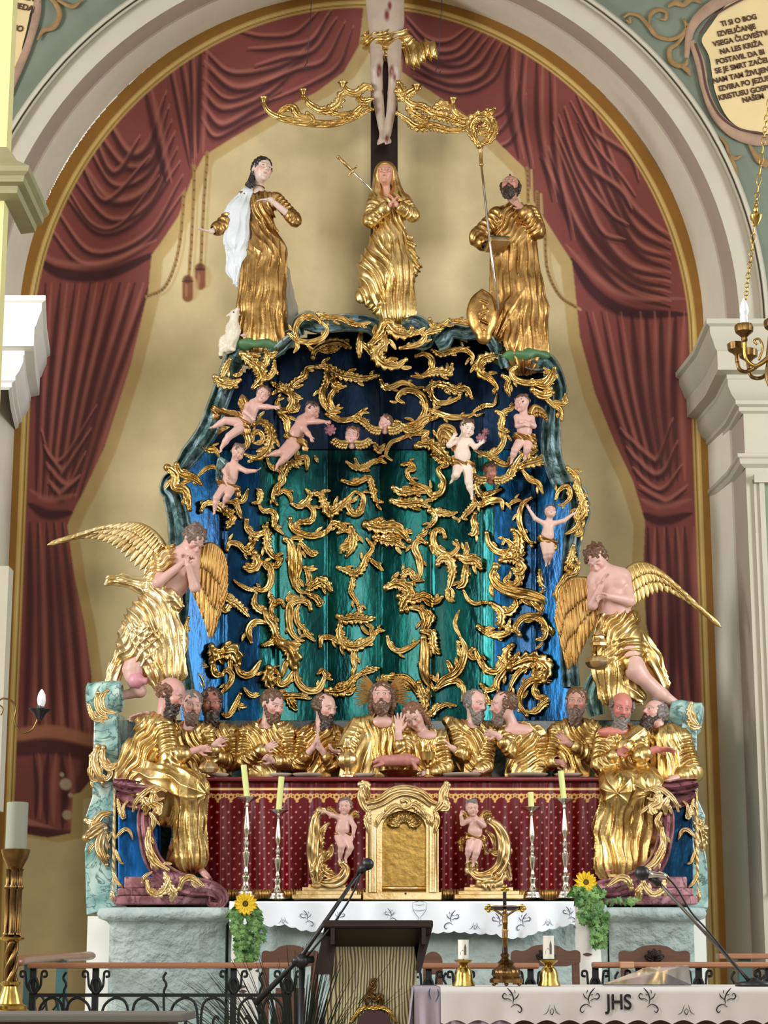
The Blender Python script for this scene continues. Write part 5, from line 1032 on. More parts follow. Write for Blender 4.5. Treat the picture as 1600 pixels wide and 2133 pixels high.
# ================================================================ CARVED FIGURES
HAIRC = {'brown': S(96, 66, 44), 'dark': S(58, 42, 34), 'grey': S(112, 104, 96), 'black': S(36, 28, 26), 'red': S(118, 78, 54), 'greybrown': S(110, 90, 78)}
def q3(p): return np.array([p[0], p[1], -p[2]], float)
class Fig:
    def __init__(s, cx, cy, D): s.fr = Fr(cx, cy, D); s.b = Vol(); s.r = Vol(); s.heads = []; s.cx, s.cy, s.D = cx, cy, D
    def head(s, hx, hy, Sz, yaw=0, pitch=0, roll=0, d=0, style=None, bl=0, hc='brown', bc=None, neck=None, child=False, nr=.19, lum=.042, paint={}, seed=1.):
        C = q3((hx, d, hy)); Rm = rot(yaw, pitch, roll); head(s.b, C, Sz, Rm, child); s.heads.append((C, Sz, Rm, style, bl, hc, bc or hc, lum, paint, seed))
        if neck is not None: s.b.cap(C+Rm@np.array([0, .12, -.22])*Sz, q3(neck), nr*Sz, nr*1.15*Sz, .12*Sz)
        return s
    def core(s, pts, rad, q=.7, k=8): s.b.limb([q3(p) for p in pts], rad, k, q); return s
    def robe(s, pts, rad, k=6, q=.7, fold=None, qx=1.): s.r.limb([q3(p) for p in pts], rad, k, q, fold, qx); return s
    def arm(s, sh, el, wr, rs=15, sleeve=1., hd=None, n=(0, -1, 0), hs=38, side=1, curl=.35, spread=.5, thumb=1., wob_=8., ra=None, seed=1., bare=False, A=2.6):
        sh, el, wr = q3(sh), q3(el), q3(wr); ra = ra or hs*.26
        s.b.cap(sh, el, ra*1.15, ra, 5); s.b.cap(el, wr, ra, ra*.62, 4)
        if hd is not None: hand(s.b, wr, np.array([hd[0], hd[1], -hd[2]], float), np.array([n[0], n[1], -n[2]], float), hs, side, curl, spread, thumb)
        if not bare:
            e2 = el+(wr-el)*sleeve
            s.r.cap(sh, el, rs*1.05, rs*1.12, 7, fold=('ring', A, wob_*1.6, 1.6, seed)); s.r.cap(el, e2, rs*1.1, rs*.92, 6, fold=('ring', A, wob_*1.35, 1.9, seed+1))
            d = nrm(wr-el); s.r.cap(e2-d*3, e2+d*1.5, rs*.98, rs*1.02, 2); s.r.cap(e2+d*2, e2+d*9, rs*.6, rs*.6, 2, sub=True)
        return s
    def done(s, root, h=1.05, hr=1.3, skin=SK, robe_m=None, robe_name='robe', base=None, hh=1.1, cloth2=None, tint=None):
        t = root
        body('body', s.b, s.fr, t, h, [(C, Sz, Rm, pt) for C, Sz, Rm, st, bl, hc, bc, lum, pt, sd in s.heads], skin, tint=tint)
        if s.r.p: cloth(robe_name, s.r, s.fr, t, robe_m or M['gold'], hr)
        for C, Sz, Rm, st, bl, hc, bc, lum, pt, sd in s.heads:
            if st: v = Vol(); hair(v, C, Sz, Rm, st, sd, lum); cloth('hair', v, s.fr, t, M['paint'], hh, col=HAIRC[hc])
            if bl: v = Vol(); beard(v, C, Sz, Rm, bl, sd+3, lum); cloth('beard', v, s.fr, t, M['paint'], hh, col=HAIRC[bc])
        return t
def root(name, label, cat, px, py, D, group=None): return thing(name, label, cat, P(px, py, D), group)
APO = 'carved diners at the supper table'
def bust(label, D, H, shL, shR, bot, arms, wp=.5, skin=SK, seed=1., rm=None, w=36, extra=None, bare=None, yoff=0, nk=None, py0=1626, A=3.5):
    shL = (shL[0], shL[1], shL[2]-9); shR = (shR[0], shR[1], shR[2]-9); arms = [dict(a, sh=(a['sh'][0], a['sh'][1], a['sh'][2]-7)) for a in arms]
    f = Fig((shL[0]+shR[0])/2, py0, D); cx = (shL[0]+shR[0])/2; sy = (shL[2]+shR[2])/2
    hd = dict(H); nk = nk or (cx, 2, sy+4); f.head(neck=nk, seed=seed, **hd)
    f.core([(cx, 4, sy+14), (cx, 4, sy+60)], [24, 22]); f.b.cap(q3(shL)+[6, 4, -6], q3(shR)+[-6, 4, -6], 13, 13, 8)
    f.r.cap(q3(shL)+[2, 2, -5], q3((cx, 0, sy+10)), 17, 26, 9, .75, ('diag', A*.8, 11.5, wp, seed)); f.r.cap(q3(shR)+[-2, 2, -5], q3((cx, 0, sy+10)), 17, 26, 9, .75, ('diag', A*.8, 11.5, pi-wp, seed+2))
    f.r.cap(q3((cx, 0, sy+22)), q3((bot[0], 0, bot[2]-30)), w, w*.95, 10, .72, ('diag', A, 12.5, wp, seed)); f.r.cap(q3((bot[0], 0, bot[2]-34)), q3((bot[0], 0, bot[2]-8)), w*.95, w*1.05, 8, .7, ('long', A, 7, 1.4, seed))
    # neckline
    f.r.ell(q3((nk[0], -12, sy-8)), (15, 22, 14), k=4, sub=True)
    if bare: 
        for c_, r_ in bare: f.r.ell(q3(c_), r_, k=5, sub=True); f.b.ell(q3(c_)+[0, 14, -6], (r_[0]*1.0, 14, r_[2]*.8), k=8)
    for a in arms: f.arm(**a)
    if extra: extra(f)
    t = root('carved_apostle', label, 'statue', cx, py0, D, None)
    return f.done(t, skin=skin, robe_m=rm or M['gold'])
def AR(sh, el, wr, hd, n=(0, -1, 0), **k): return dict(sh=sh, el=el, wr=wr, hd=hd, n=n, **k)
DA = 11.28
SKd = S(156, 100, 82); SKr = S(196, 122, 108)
# third from left, darker flesh tone
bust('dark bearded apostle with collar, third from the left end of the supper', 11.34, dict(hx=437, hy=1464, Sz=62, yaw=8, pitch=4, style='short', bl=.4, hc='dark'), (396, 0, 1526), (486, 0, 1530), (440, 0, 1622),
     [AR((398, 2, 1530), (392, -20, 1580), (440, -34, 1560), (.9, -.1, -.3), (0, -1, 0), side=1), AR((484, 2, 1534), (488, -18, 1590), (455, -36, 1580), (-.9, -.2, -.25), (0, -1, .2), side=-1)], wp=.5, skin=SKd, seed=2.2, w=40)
# fourth
bust('brown haired apostle holding his wrist, fourth from the left end', DA, dict(hx=566, hy=1468, Sz=62, yaw=38, pitch=14, roll=4, style='short', bl=.16, hc='brown', bc='brown', d=-4), (506, 0, 1528), (598, 0, 1522), (548, 0, 1622),
     [AR((508, 2, 1536), (506, -22, 1588), (550, -42, 1566), (.85, -.1, -.45), (0, -1, 0), side=1, sleeve=.9, curl=.2), AR((598, 2, 1532), (604, -16, 1590), (572, -46, 1590), (-.8, -.3, -.4), (0, -1, .2), side=-1, curl=.9, sleeve=.72)], wp=.7, seed=3.4, w=42)
# fifth, praying
def e5(f): pass
bust('long bearded apostle with palms pressed together, fifth from the left end', DA, dict(hx=676, hy=1474, Sz=60, yaw=42, pitch=12, roll=2, style='receding', bl=.62, hc='brown', bc='dark', d=-4), (628, 0, 1532), (706, 0, 1530), (664, 0, 1622),
     [AR((630, 2, 1540), (622, -20, 1596), (654, -44, 1560), (.3, -.15, -1), (1, 0, .1), side=-1, sleeve=.42, curl=.05, spread=.2, thumb=.5), AR((706, 2, 1540), (694, -26, 1594), (666, -46, 1560), (-.1, -.15, -1), (-1, 0, .1), side=1, sleeve=.35, curl=.05, spread=.2, thumb=.5)], wp=2.5, seed=4.1, w=38, rm=M['gold_deep'])
# central figure
def ex(f): f.robe([(742, -2, 1520), (724, -20, 1566)], [22, 26], fold=('long', 3.5, 6, 1.2, 1.)); f.robe([(770, -14, 1540), (740, -24, 1618)], [20, 34], fold=('long', 4, 7, 1.2, 5.))
t = bust('central figure with long hair and gilt rays, one arm stretched over the ewer', 11.2, dict(hx=796, hy=1452, Sz=64, yaw=-4, pitch=-8, style='long', bl=.2, hc='brown', bc='brown', d=-8), (744, 0, 1512), (846, 0, 1512), (792, 0, 1622),
     [AR((746, 2, 1520), (722, -26, 1572), (710, -50, 1572), (-.7, -.5, -.1), (.1, -.2, -1), side=-1, curl=.45, sleeve=.8, hs=40), AR((846, 6, 1520), (858, 4, 1580), (850, 0, 1600), (0, 0, 1), side=1)], wp=.15, seed=5.5, w=44, extra=ex, bare=[((797, -26, 1500), (24, 14, 18))])
g = G()
for a in [R(x) for x in (-112, -98, -84, -70, -58, -46, 46, 58, 70, 84, 98, 112, -14, 0, 14)]:
    c_ = np.array([796., 1446.]); r0, r1 = (26, 62 if abs(a) > .4 else 40)
    d_ = np.array([math.sin(a), -math.cos(a)]); n_ = np.array([d_[1], -d_[0]])
    for o_ in (-3, 0, 3): stroke3(g, [c_+d_*r0+n_*o_*.5, c_+d_*(r1-abs(o_)*2)+n_*o_*1.6], 3.2, 11.28, 0, 1.2, curl=False)
g.mk('ray_halo', M['gold_deep'], t)
# youth with raised palm
bust('youthful long haired apostle leaning with one open palm raised beside his face', 11.18, dict(hx=864, hy=1494, Sz=58, yaw=-22, pitch=22, roll=-22, style='long', hc='red', d=-10), (846, 0, 1544), (920, 0, 1538), (884, 0, 1622),
     [AR((848, 0, 1550), (838, -34, 1588), (830, -46, 1530), (.05, 0, -1), (0, -1, -.1), side=1, curl=.08, spread=.9, hs=44, sleeve=.55, rs=14), AR((920, 2, 1548), (928, -10, 1598), (900, -30, 1612), (-.9, -.3, .2), side=-1, sleeve=.9)], wp=.4, seed=6.6, w=32, bare=[((892, -16, 1528), (22, 16, 12))], nk=(884, 2, 1536))
# right of the youth
def eh(f): f.robe([(934, 6, 1500), (952, 4, 1506)], [12, 11], fold=('ring', 2, 8, 1, 1))
bust('balding grey bearded apostle with one hand stretched to the youth beside him', DA, dict(hx=992, hy=1466, Sz=60, yaw=40, pitch=8, roll=4, style='receding', bl=.24, hc='grey', bc='grey', d=-6), (944, 0, 1520), (1030, 0, 1526), (984, 0, 1622),
     [AR((946, 2, 1528), (962, -26, 1574), (940, -44, 1562), (-1, -.05, -.1), (0, -.9, .3), side=1, curl=.12, spread=.7, sleeve=.3), AR((1028, 2, 1534), (1010, -22, 1600), (990, -40, 1612), (.7, -.5, .05), (0, -.3, -1), side=1, curl=.3, sleeve=.6)], wp=.6, seed=7.1, w=38, extra=eh)
bust('bare shouldered apostle in profile pointing across at his grey neighbour', 11.24, dict(hx=1050, hy=1470, Sz=60, yaw=-78, pitch=4, style='receding', bl=.26, hc='brown', bc='greybrown', d=-10), (1054, 0, 1528), (1124, 0, 1530), (1090, 0, 1622),
     [AR((1052, 0, 1540), (1062, -38, 1566), (1034, -50, 1536), (-1, -.05, -.25), (0, -1, .2), side=-1, curl=.7, spread=.3, sleeve=.45), AR((1128, 6, 1540), (1132, 0, 1590), (1120, -6, 1612), (0, 0, 1), side=1)], wp=2.3, seed=8.3, w=36, bare=[((1082, -20, 1516), (32, 18, 16))], nk=(1074, 2, 1524))
bust('dark bearded apostle with hand spread over his chest, third from the right end', DA, dict(hx=1204, hy=1462, Sz=60, yaw=-8, pitch=2, roll=5, style='short', bl=.36, hc='brown', bc='greybrown', d=-4), (1160, 0, 1524), (1240, 0, 1518), (1196, 0, 1622),
     [AR((1240, 2, 1530), (1226, -28, 1574), (1182, -44, 1552), (-.8, -.1, -.7), (0, -1, 0), side=-1, curl=.3, sleeve=.6), AR((1158, 2, 1534), (1142, -20, 1592), (1152, -36, 1590), (.9, -.3, .2), (0, -1, .2), side=1, curl=.5, sleeve=.9)], wp=.5, seed=9.2, w=42, skin=S(186, 138, 120))
# ---- seated pair at the right
def seated_right(f):
    f.robe([(1292, 0, 1560), (1290, -6, 1615)], [44, 46], k=10, fold=('diag', 4.5, 18, .5, 3))
    f.robe([(1286, -10, 1622), (1278, -70, 1648)], [46, 36], k=12, q=.8, fold=('long', 4, 6, 1.5, 2.)); f.robe([(1330, -10, 1622), (1340, -64, 1646)], [40, 34], k=12, q=.8, fold=('long', 4, 6, 1.5, 4.))
    f.robe([(1284, -66, 1650), (1266, -50, 1730), (1270, -56, 1800)], [36, 36, 40], k=12, q=.75, fold=('long', 6.0, 9, 1.3, 2.7)); f.robe([(1338, -62, 1650), (1330, -44, 1730), (1318, -44, 1790)], [32, 34, 36], k=12, q=.75, fold=('long', 6.0, 8, 1.3, 5.7))
    f.robe([(1356, -50, 1680), (1352, -50, 1745)], [14, 24], k=7, fold=('long', 3, 5, 1, 1))
    f.b.limb([q3((1290, 0, 1610)), q3((1284, -58, 1650)), q3((1264, -44, 1790))], [18, 16, 9], 6)
    foot(f.b, (1262, -54, 1806), (-.25, -1, .25), 40)
    f.robe([(1335, -14, 1528), (1300, -38, 1560), (1270, -34, 1590)], [16, 15, 13], k=6, fold=('long', 3, 5, 1.2, 8))
def foot(v, a, d, L_):
    """bare foot: heel at a, pointing along d, five toes"""
    a = q3(a); d = nrm(np.array([d[0], d[1], -d[2]], float)); up = np.array([0, 0, 1.]); x = nrm(np.cross(d, up)); u = np.cross(x, d)
    v.cap(a-d*L_*.1, a+d*L_*.5-u*L_*.08, L_*.17, L_*.16, L_*.08); 
    for i in range(5):
        p = a+d*L_*(.52)+x*L_*(.14-.075*i)-u*L_*.08; v.cap(p-d*L_*.1, p+d*L_*(.24-.035*i), L_*.075, L_*(.066-.006*i), L_*.03)
bust('grey bearded bald apostle with reddened face seated at the right, bare foot on the pedestal', 11.06, dict(hx=1298, hy=1474, Sz=64, yaw=6, pitch=14, roll=8, style='bald', bl=.5, hc='grey', bc='grey', d=-8, lum=.04), (1256, 0, 1534), (1344, 0, 1534), (1298, 0, 1622),
     [AR((1256, 2, 1542), (1246, -26, 1594), (1280, -50, 1576), (.8, -.2, -.5), (0, -1, 0), side=1, curl=.7, sleeve=.8), AR((1342, 0, 1544), (1330, -44, 1578), (1362, -50, 1566), (1, -.1, 0), (0, -.5, 1), side=1, curl=.15, sleeve=.3, hs=44)], wp=2.5, seed=10.2, w=42, skin=SKr, extra=seated_right, bare=[((1280, -26, 1520), (34, 14, 14))])
def e12(f):
    f.robe([(1392, 0, 1540), (1390, 0, 1615)], [34, 40], k=10, fold=('long', 4.5, 9, 1.2, 3))
    hand(f.b, q3((1440, 6, 1540)), np.array([-.6, -.8, -.3]), np.array([0, -.3, -1.]), 36, 1, .6)
bust('curly grey apostle at far right gazing up with his arm resting on the pedestal', 11.1, dict(hx=1366, hy=1486, Sz=60, yaw=-52, pitch=-14, roll=6, style='receding', bl=.3, hc='grey', bc='dark', d=-6, lum=.055), (1362, 0, 1538), (1426, 0, 1536), (1396, 0, 1622),
     [AR((1426, 2, 1544), (1442, -16, 1612), (1394, -40, 1628), (-.9, -.2, .25), (0, -.2, 1), side=-1, curl=.3, sleeve=.42, rs=18, hs=46)], wp=.3, seed=11.4, w=32, extra=e12)
# ---- seated figure at the left with companion
def seated_left(f):
    f.robe([(316, 0, 1520), (296, -4, 1580), (292, 0, 1612)], [36, 42, 50], k=12, q=.85, fold=('diag', 4, 15, 2.6, 3))
    f.robe([(270, 4, 1560), (262, 8, 1622)], [22, 30], k=10, fold=('long', 4, 6, 1.2, 2))
    f.robe([(290, -6, 1622), (350, -40, 1628), (404, -62, 1648)], [40, 38, 34], k=12, q=.85, fold=('long', 5, 7, 1.5, 1.4))
    f.robe([(404, -60, 1652), (400, -50, 1720), (404, -44, 1785)], [34, 32, 36], k=12, q=.8, fold=('long', 6, 9, 1.2, 4.4))
    f.robe([(372, -50, 1640), (356, -40, 1700)], [28, 26], k=10, q=.7, fold=('long', 4, 7, 1.2, 6.4)); f.robe([(396, -50, 1740), (372, -36, 1790)], [28, 18], k=10, fold=('long', 4, 7, 1.2, 6.4))
    f.b.limb([q3((300, 0, 1600)), q3((400, -54, 1650)), q3((424, -40, 1800))], [18, 16, 9], 6); foot(f.b, (424, -44, 1812), (.75, -.6, .55), 44)
bust('bald curly bearded apostle seated at far left seen in profile, leaning to the table', 11.02, dict(hx=352, hy=1444, Sz=70, yaw=72, pitch=18, roll=8, style='bald', bl=.42, hc='red', bc='dark', d=-8, lum=.055), (290, 0, 1510), (356, 0, 1516), (320, 0, 1600),
     [AR((342, -16, 1520), (356, -46, 1584), (412, -50, 1566), (1, -.1, -.15), (0, -1, .2), side=1, curl=.6, sleeve=.45, rs=19, hs=42)], wp=2.5, seed=12.9, w=38, skin=S(204, 154, 144), extra=seated_left, nk=(334, 0, 1506), py0=1700)
bust('grey haired apostle behind the far left seated one, hand on his shoulder', 11.22, dict(hx=396, hy=1468, Sz=60, yaw=20, pitch=6, roll=6, style='short', bl=.26, hc='grey', bc='greybrown', d=0), (352, 0, 1528), (432, 0, 1526), (398, 0, 1622),
     [AR((350, 4, 1524), (322, 0, 1510), (308, -40, 1492), (-.95, -.2, .2), (0, -.4, 1), side=1, curl=.2, sleeve=.3, hs=44, rs=14), AR((430, 2, 1534), (440, -30, 1584), (450, -50, 1556), (.8, -.2, -.5), (0, -1, .2), side=1, curl=.5, sleeve=.6)], wp=.6, seed=13.7, w=36)
lathe_px('money_bag', 434, 1612, [(4, 0), (16, 3), (20, 10), (17, 19), (7, 26), (5, 29), (9, 34), (1, 36)], 10.9, M['gold_pale'], 'small gilt money bag held by the seated apostle at far left', 'bag', flute=(7, .1))
# ---------------------------------------------------------------- upper statues
# woman with lamb
f = Fig(545, 722, 11.7)
f.head(541, 351, 58, 26, -10, 12, -6, 'bun', hc='black', neck=(533, 2, 394), nr=.155)
f.b.cap(q3((505, 4, 404)), q3((573, 4, 404)), 12, 12, 10); f.core([(538, 2, 420), (543, 0, 470), (545, 0, 520)], [26, 22, 30])
f.arm((503, 0, 408), (462, -10, 470), (438, -26, 488), rs=15, sleeve=.45, hd=(-1, -.2, -.05), n=(0, -.2, -1), hs=32, side=1, curl=.15, wob_=7); f.arm((574, 0, 410), (612, -24, 462), (562, -46, 428), rs=13, sleeve=.16, hd=(-1, -.1, .05), n=(0, .2, 1), hs=32, side=-1, curl=.12, wob_=7)
f.robe([(512, 0, 410), (540, -2, 414), (570, 0, 410)], [15, 18, 15], fold=('ring', 2, 10, 1.4, 1)); f.robe([(540, 0, 425), (543, 0, 468)], [31, 25], fold=('diag', 3, 12, .4, 2.)); f.robe([(543, 0, 470), (550, -2, 520)], [27, 41], fold=('diag', 4, 16, .6, 3.))
f.robe([(552, -2, 525), (546, 0, 600), (540, 2, 702)], [42, 46, 52], k=10, q=.75, fold=('long', 6.0, 11, 1.4, 2.)); f.robe([(572, -8, 540), (568, -14, 640), (575, -4, 704)], [18, 22, 26], k=10, fold=('long', 4, 6, 1.4, 5.)); f.robe([(520, -14, 560), (518, -14, 640), (512, -8, 704)], [20, 22, 26], k=10, fold=('long', 4, 7, 1.2, 7.))
f.b.limb([q3((540, 0, 520)), q3((528, -6, 620)), q3((514, -16, 700))], [26, 16, 8], 6); foot(f.b, (512, -20, 704), (-.2, -1, .2), 26)
t = root('carved_saint', 'young woman saint in gold dress and white cloak beside a lamb, upper left', 'statue', 545, 722, 11.7)
f.done(t, robe_m=M['gold_deep'], robe_name='dress', skin=S(216, 190, 174))
v = Vol(); c_ = Vol()
for pts, rad, k_ in (([(510, -8, 400), (492, -14, 440), (488, -16, 500)], [14, 22, 26], 1), ([(494, -6, 470), (500, -10, 540), (492, -6, 590)], [22, 18, 8], 2), ([(484, -4, 500), (486, 0, 560), (496, 0, 588)], [18, 16, 6], 3), ([(476, -10, 450), (466, -10, 470)], [14, 12], 4)): v.limb([q3(p) for p in pts], rad, 8, .55, ('long', 3.4, 7, 1.3, k_))
cloth('cloak', v, f.fr, t, mat('white_cloak_paint', S(214, 218, 222), .4, var=.05, vs_=20), 1.5)
v = Vol(); v.limb([q3(p) for p in [(592, 10, 560), (600, 12, 640), (602, 12, 700)]], [10, 16, 22], 8, .5, ('long', 3, 6, 1.2, 2)); cloth('cloak_back', v, f.fr, t, mat('grey_cloak_paint', S(148, 140, 120), .5, var=.08), 1.6)
g = G(); g.tube([f.fr.w(np.array([532+14*math.cos(a), -1-14*math.sin(a)*.9, -384-2*math.cos(a)])) for a in np.linspace(-pi, pi, 20)], .0032, 8); g.mk('neck_band', M['brass_dark'], t)
# lamb
f = Fig(475, 735, 11.62); v = f.b; N_ = (1.6, .55, 2.)
C = q3((486, -8, 660)); Rm = rot(40, -35, 10)
v.cap(q3((477, 0, 720)), q3((487, -4, 690)), 15, 14, 6); v.ell(q3((472, 2, 716)), (17, 15, 20), noise=N_); v.ell(q3((485, -3, 690)), (15, 14, 22), noise=N_); v.cap(q3((486, -6, 676)), q3((488, -10, 662)), 9, 9, 5)
v.ell(q3((487, -10, 657)), (9, 10, 9)); v.cap(q3((489, -12, 655)), q3((495, -18, 650)), 6, 4.4, 3); v.cap(q3((480, -8, 656)), q3((473, -8, 660)), 3, 2.2, 2); v.cap(q3((492, -2, 652)), q3((498, 0, 656)), 3, 2, 2)
v.limb([q3(p) for p in [(492, -8, 700), (484, -14, 718), (482, -14, 724)]], [5, 4, 3.6], 3); v.limb([q3(p) for p in [(464, 0, 722), (460, -4, 738), (461, -5, 746)]], [8, 4, 3.4], 3); v.limb([q3(p) for p in [(478, -6, 726), (488, -14, 732)]], [6, 4], 3)
Vv, Ff = v.mesh(.9); c = np.tile(np.array(S(218, 208, 186)), (len(Vv), 1)); c[(np.linalg.norm(Vv-q3((487, -19, 656)), axis=1) < 2)] = S(40, 30, 24); c[(np.linalg.norm(Vv-q3((496, -20, 650)), axis=1) < 2.2)] = S(150, 96, 84); c[Vv[:, 2] < -743] = S(60, 50, 40)
mk('carved_lamb', f.fr.w(Vv), Ff, M['paint'], col=c, label='white carved lamb rearing beside the woman saint on the upper left', cat='lamb')
# sorrowful mother
f = Fig(812, 662, 11.72)
f.head(803, 362, 52, -4, -12, 4, -4, None, hc='brown', neck=(806, 2, 400), nr=.17); f.b.cap(q3((786, 4, 414)), q3((838, 4, 414)), 12, 12, 8); f.core([(812, 2, 430), (815, 0, 480)], [22, 24])
f.arm((780, 0, 420), (770, -22, 466), (812, -44, 440), rs=14, sleeve=.75, hd=(.7, -.1, -.8), n=(1, .1, .2), hs=30, side=-1, curl=.3, wob_=7); f.arm((846, 0, 420), (860, -22, 454), (826, -46, 440), rs=13, sleeve=.7, hd=(-.5, -.1, -.85), n=(-1, .1, .2), hs=30, side=1, curl=.3, wob_=7)
f.robe([(784, 2, 414), (812, 0, 418), (842, 2, 414)], [16, 20, 16], fold=('ring', 2, 10, 1.4, 1)); f.robe([(813, 0, 430), (814, 0, 490)], [33, 30], k=8, fold=('diag', 3, 11, .4, 2)); f.robe([(814, 0, 494), (822, 0, 560), (826, 2, 650)], [33, 38, 40], k=10, q=.8, fold=('long', 5.0, 12, 1.2, 1.))
f.robe([(790, -8, 500), (780, -14, 560), (778, -8, 610)], [20, 32, 30], k=10, q=.7, fold=('diag', 3.4, 16, .6, 4)); f.robe([(776, -8, 600), (750, -6, 618)], [18, 12], k=8, fold=('ring', 3, 11, 1, 2)); f.robe([(762, -6, 622), (790, -6, 650)], [12, 14], k=8, fold=('ring', 3, 11, 1, 3)); f.robe([(856, -2, 500), (862, 0, 556), (856, 0, 578)], [8, 14, 8], k=9, fold=('diag', 3, 12, 1, 1))
# veil
f.robe([(803, 12, 352)], []) if False else None
f.r.ell(q3((803, 4, 356)), (25, 24, 27), k=4); f.r.limb([q3((786, 2, 362)), q3((784, -2, 395)), q3((776, -6, 425))], [9, 11, 14], 6, fold=('long', 1.6, 5, 1, 1)); f.r.limb([q3((822, 2, 362)), q3((828, -2, 392)), q3((836, -6, 415))], [8, 10, 12], 6, fold=('long', 1.6, 5, 1, 2))
f.r.ell(q3((803, -24, 364)), (17, 26, 25), k=4, sub=True); f.r.ell(q3((805, -20, 398)), (12, 18, 14), k=4, sub=True)
t = root('carved_saint', 'sorrowful mother figure in gold veil with clasped hands, top centre', 'statue', 812, 662, 11.72)
f.done(t, robe_m=M['gold'], skin=S(206, 150, 124))
def fpt(f, *p): return [f.fr.w(q3(x)) for x in p]
g = G(); a_, b_ = fpt(f, (716, -40, 349), (786, -22, 412)); g.tube([a_, b_], .006, 6, flat=.5); t2 = root('sword', 'silver sword with gilt hilt thrust slanting into the veiled mother figure', 'sword', 716, 349, 11.6)
g.mk('blade', M['silver'], t2); g = G(); c_, = fpt(f, (735, -35, 366)); h_, = fpt(f, (704, -43, 338)); g.tube([h_, h_*.6+c_*.4, c_], [.009, .011, .009], 10); g.ball(h_, .012, 6); g.mk('hilt', M['gold'], t2)
g = G(); a_, b_ = fpt(f, (742, -36, 356), (726, -36, 374)); g.tube([a_, (a_+b_)/2, b_], [.004, .009, .004], 8); g.ball(a_, .008, 6); g.ball(b_, .008, 6); g.mk('crossguard', M['gold'], t2)
# bishop
f = Fig(1085, 745, 11.7)
f.head(1068, 386, 56, -12, -24, 2, -4, 'receding', .24, hc='dark', neck=(1080, 2, 424), nr=.18); f.b.cap(q3((1046, 4, 440)), q3((1110, 4, 438)), 13, 13, 8); f.core([(1080, 2, 450), (1080, 0, 520)], [24, 26])
f.arm((1114, 0, 442), (1122, -26, 486), (1090, -44, 444), rs=16, sleeve=.75, hd=(-.8, -.1, -.6), n=(0, -1, .2), hs=32, side=-1, curl=.4, wob_=7, A=3); f.arm((1038, 0, 446), (998, -14, 496), (1008, -34, 516), rs=17, sleeve=.85, hd=(.9, -.3, .1), n=(0, -.3, -1), hs=30, side=-1, curl=.3, wob_=8)
f.robe([(1040, 2, 440), (1076, 0, 444), (1112, 2, 440)], [16, 22, 17], fold=('ring', 2, 10, 1.4, 1)); f.robe([(1078, -2, 456), (1072, -2, 494)], [38, 40], k=9, fold=('diag', 3.2, 11, 2.5, 2)); f.robe([(1080, 0, 500), (1086, 0, 600), (1090, 2, 732)], [42, 44, 48], k=10, q=.8, fold=('long', 5.0, 12, 1.2, 1.))
f.robe([(1110, -4, 560), (1122, 0, 640), (1126, 0, 730)], [14, 20, 16], k=10, fold=('long', 4, 7, 1.2, 3)); f.robe([(1100, -14, 600), (1066, -24, 650), (1040, -16, 700)], [18, 20, 16], k=10, fold=('long', 4, 6, 1.2, 5)); f.robe([(1088, -22, 650), (1070, -24, 720)], [16, 20], k=9, fold=('long', 4, 7, 1.2, 6)); f.robe([(1036, 0, 520), (1040, 0, 640)], [14, 18], k=9, fold=('long', 3, 6, 1.2, 9))
f.b.limb([q3((1080, 0, 520)), q3((1082, -6, 640)), q3((1080, -14, 734))], [26, 16, 8], 6); foot(f.b, (1078, -16, 738), (-.3, -1, .3), 28)
t = root('carved_saint', 'bearded bishop saint in gold robe with hand on chest, upper right', 'statue', 1085, 745, 11.7)
f.done(t, robe_m=M['gold_deep'], skin=S(176, 130, 108))
f_ = Fr(1030, 520, 11.58); t = root('carved_book', 'dark green covered carved book held flat by the bishop saint', 'book', 1035, 522, 11.58)
g = G(); Rb = np.array(Matrix.Rotation(R(-8), 3, 'Y')@Matrix.Rotation(R(24), 3, 'Z')@Matrix.Rotation(R(-22), 3, 'X')); c_ = P(1036, 510, 11.56); g.box(c_, (.13, .11, .028), Rb); g.mk('pages', M['gold_pale'], t, smooth=False, bevel=.003)
g = G(); g.box(c_+Rb@np.array([0, 0, .017]), (.136, .116, .006), Rb); g.mk('cover', mat('green_cover', S(34, 66, 52), .4), t, smooth=False, bevel=.002)
t = root('crozier', 'tall silver and gold crozier with round openwork crook leaning on the bishop saint', 'staff', 1038, 640, 11.5)
g = G(); g.tube([P(1038, 645, 11.52), P(1020, 500, 11.5), P(1003, 345, 11.5)], .0075, 10); g.mk('staff', M['silver'], t)
g = G(); q = P(1003, 346, 11.5); d_ = nrm(P(1000, 300, 11.5)-q); g.lathe(q, [(.008, 0), (.016, .008), (.010, .016), (.011, .08), (.010, .11), (.020, .12), (.012, .13), (.004, .15)], 14, d_); g.mk('knop', M['gold'], t)
orn(I1, [(2, 11, [(998, 304), (986, 284), (980, 262), (992, 244), (1012, 244), (1022, 260), (1014, 276), (1000, 276), (998, 264)]), (2, 10, [(1004, 300), (1020, 290), (1030, 270), (1028, 248)]), (2, 9, [(1010, 240), (1024, 232), (1030, 226)])], 11.48, 'crook', t)
# mitre
f_ = Fr(1006, 690, 11.56); v = Vol(); v.ell((1006, 0, -655), (34, 17, 47), k=4); v.cap((1006, 0, -620), (1005, 0, -604), 14, 2, 12, .6); v.cap((1008, 0, -690), (1008, 0, -700), 18, 17, 3, .7)
for i in range(6): v.cap((1008+7*math.sin(i*1.6), -16, -690+i*11), (1008-7*math.sin(i*1.6), -17, -684+i*11), 2.6, 2, 2)
Vv, Ff = v.mesh(1.3); mk('bishop_mitre', f_.w(Vv), Ff, M['gold_deep'], label='gilt bishop mitre with relief ornament standing at the feet of the bishop saint', cat='mitre')
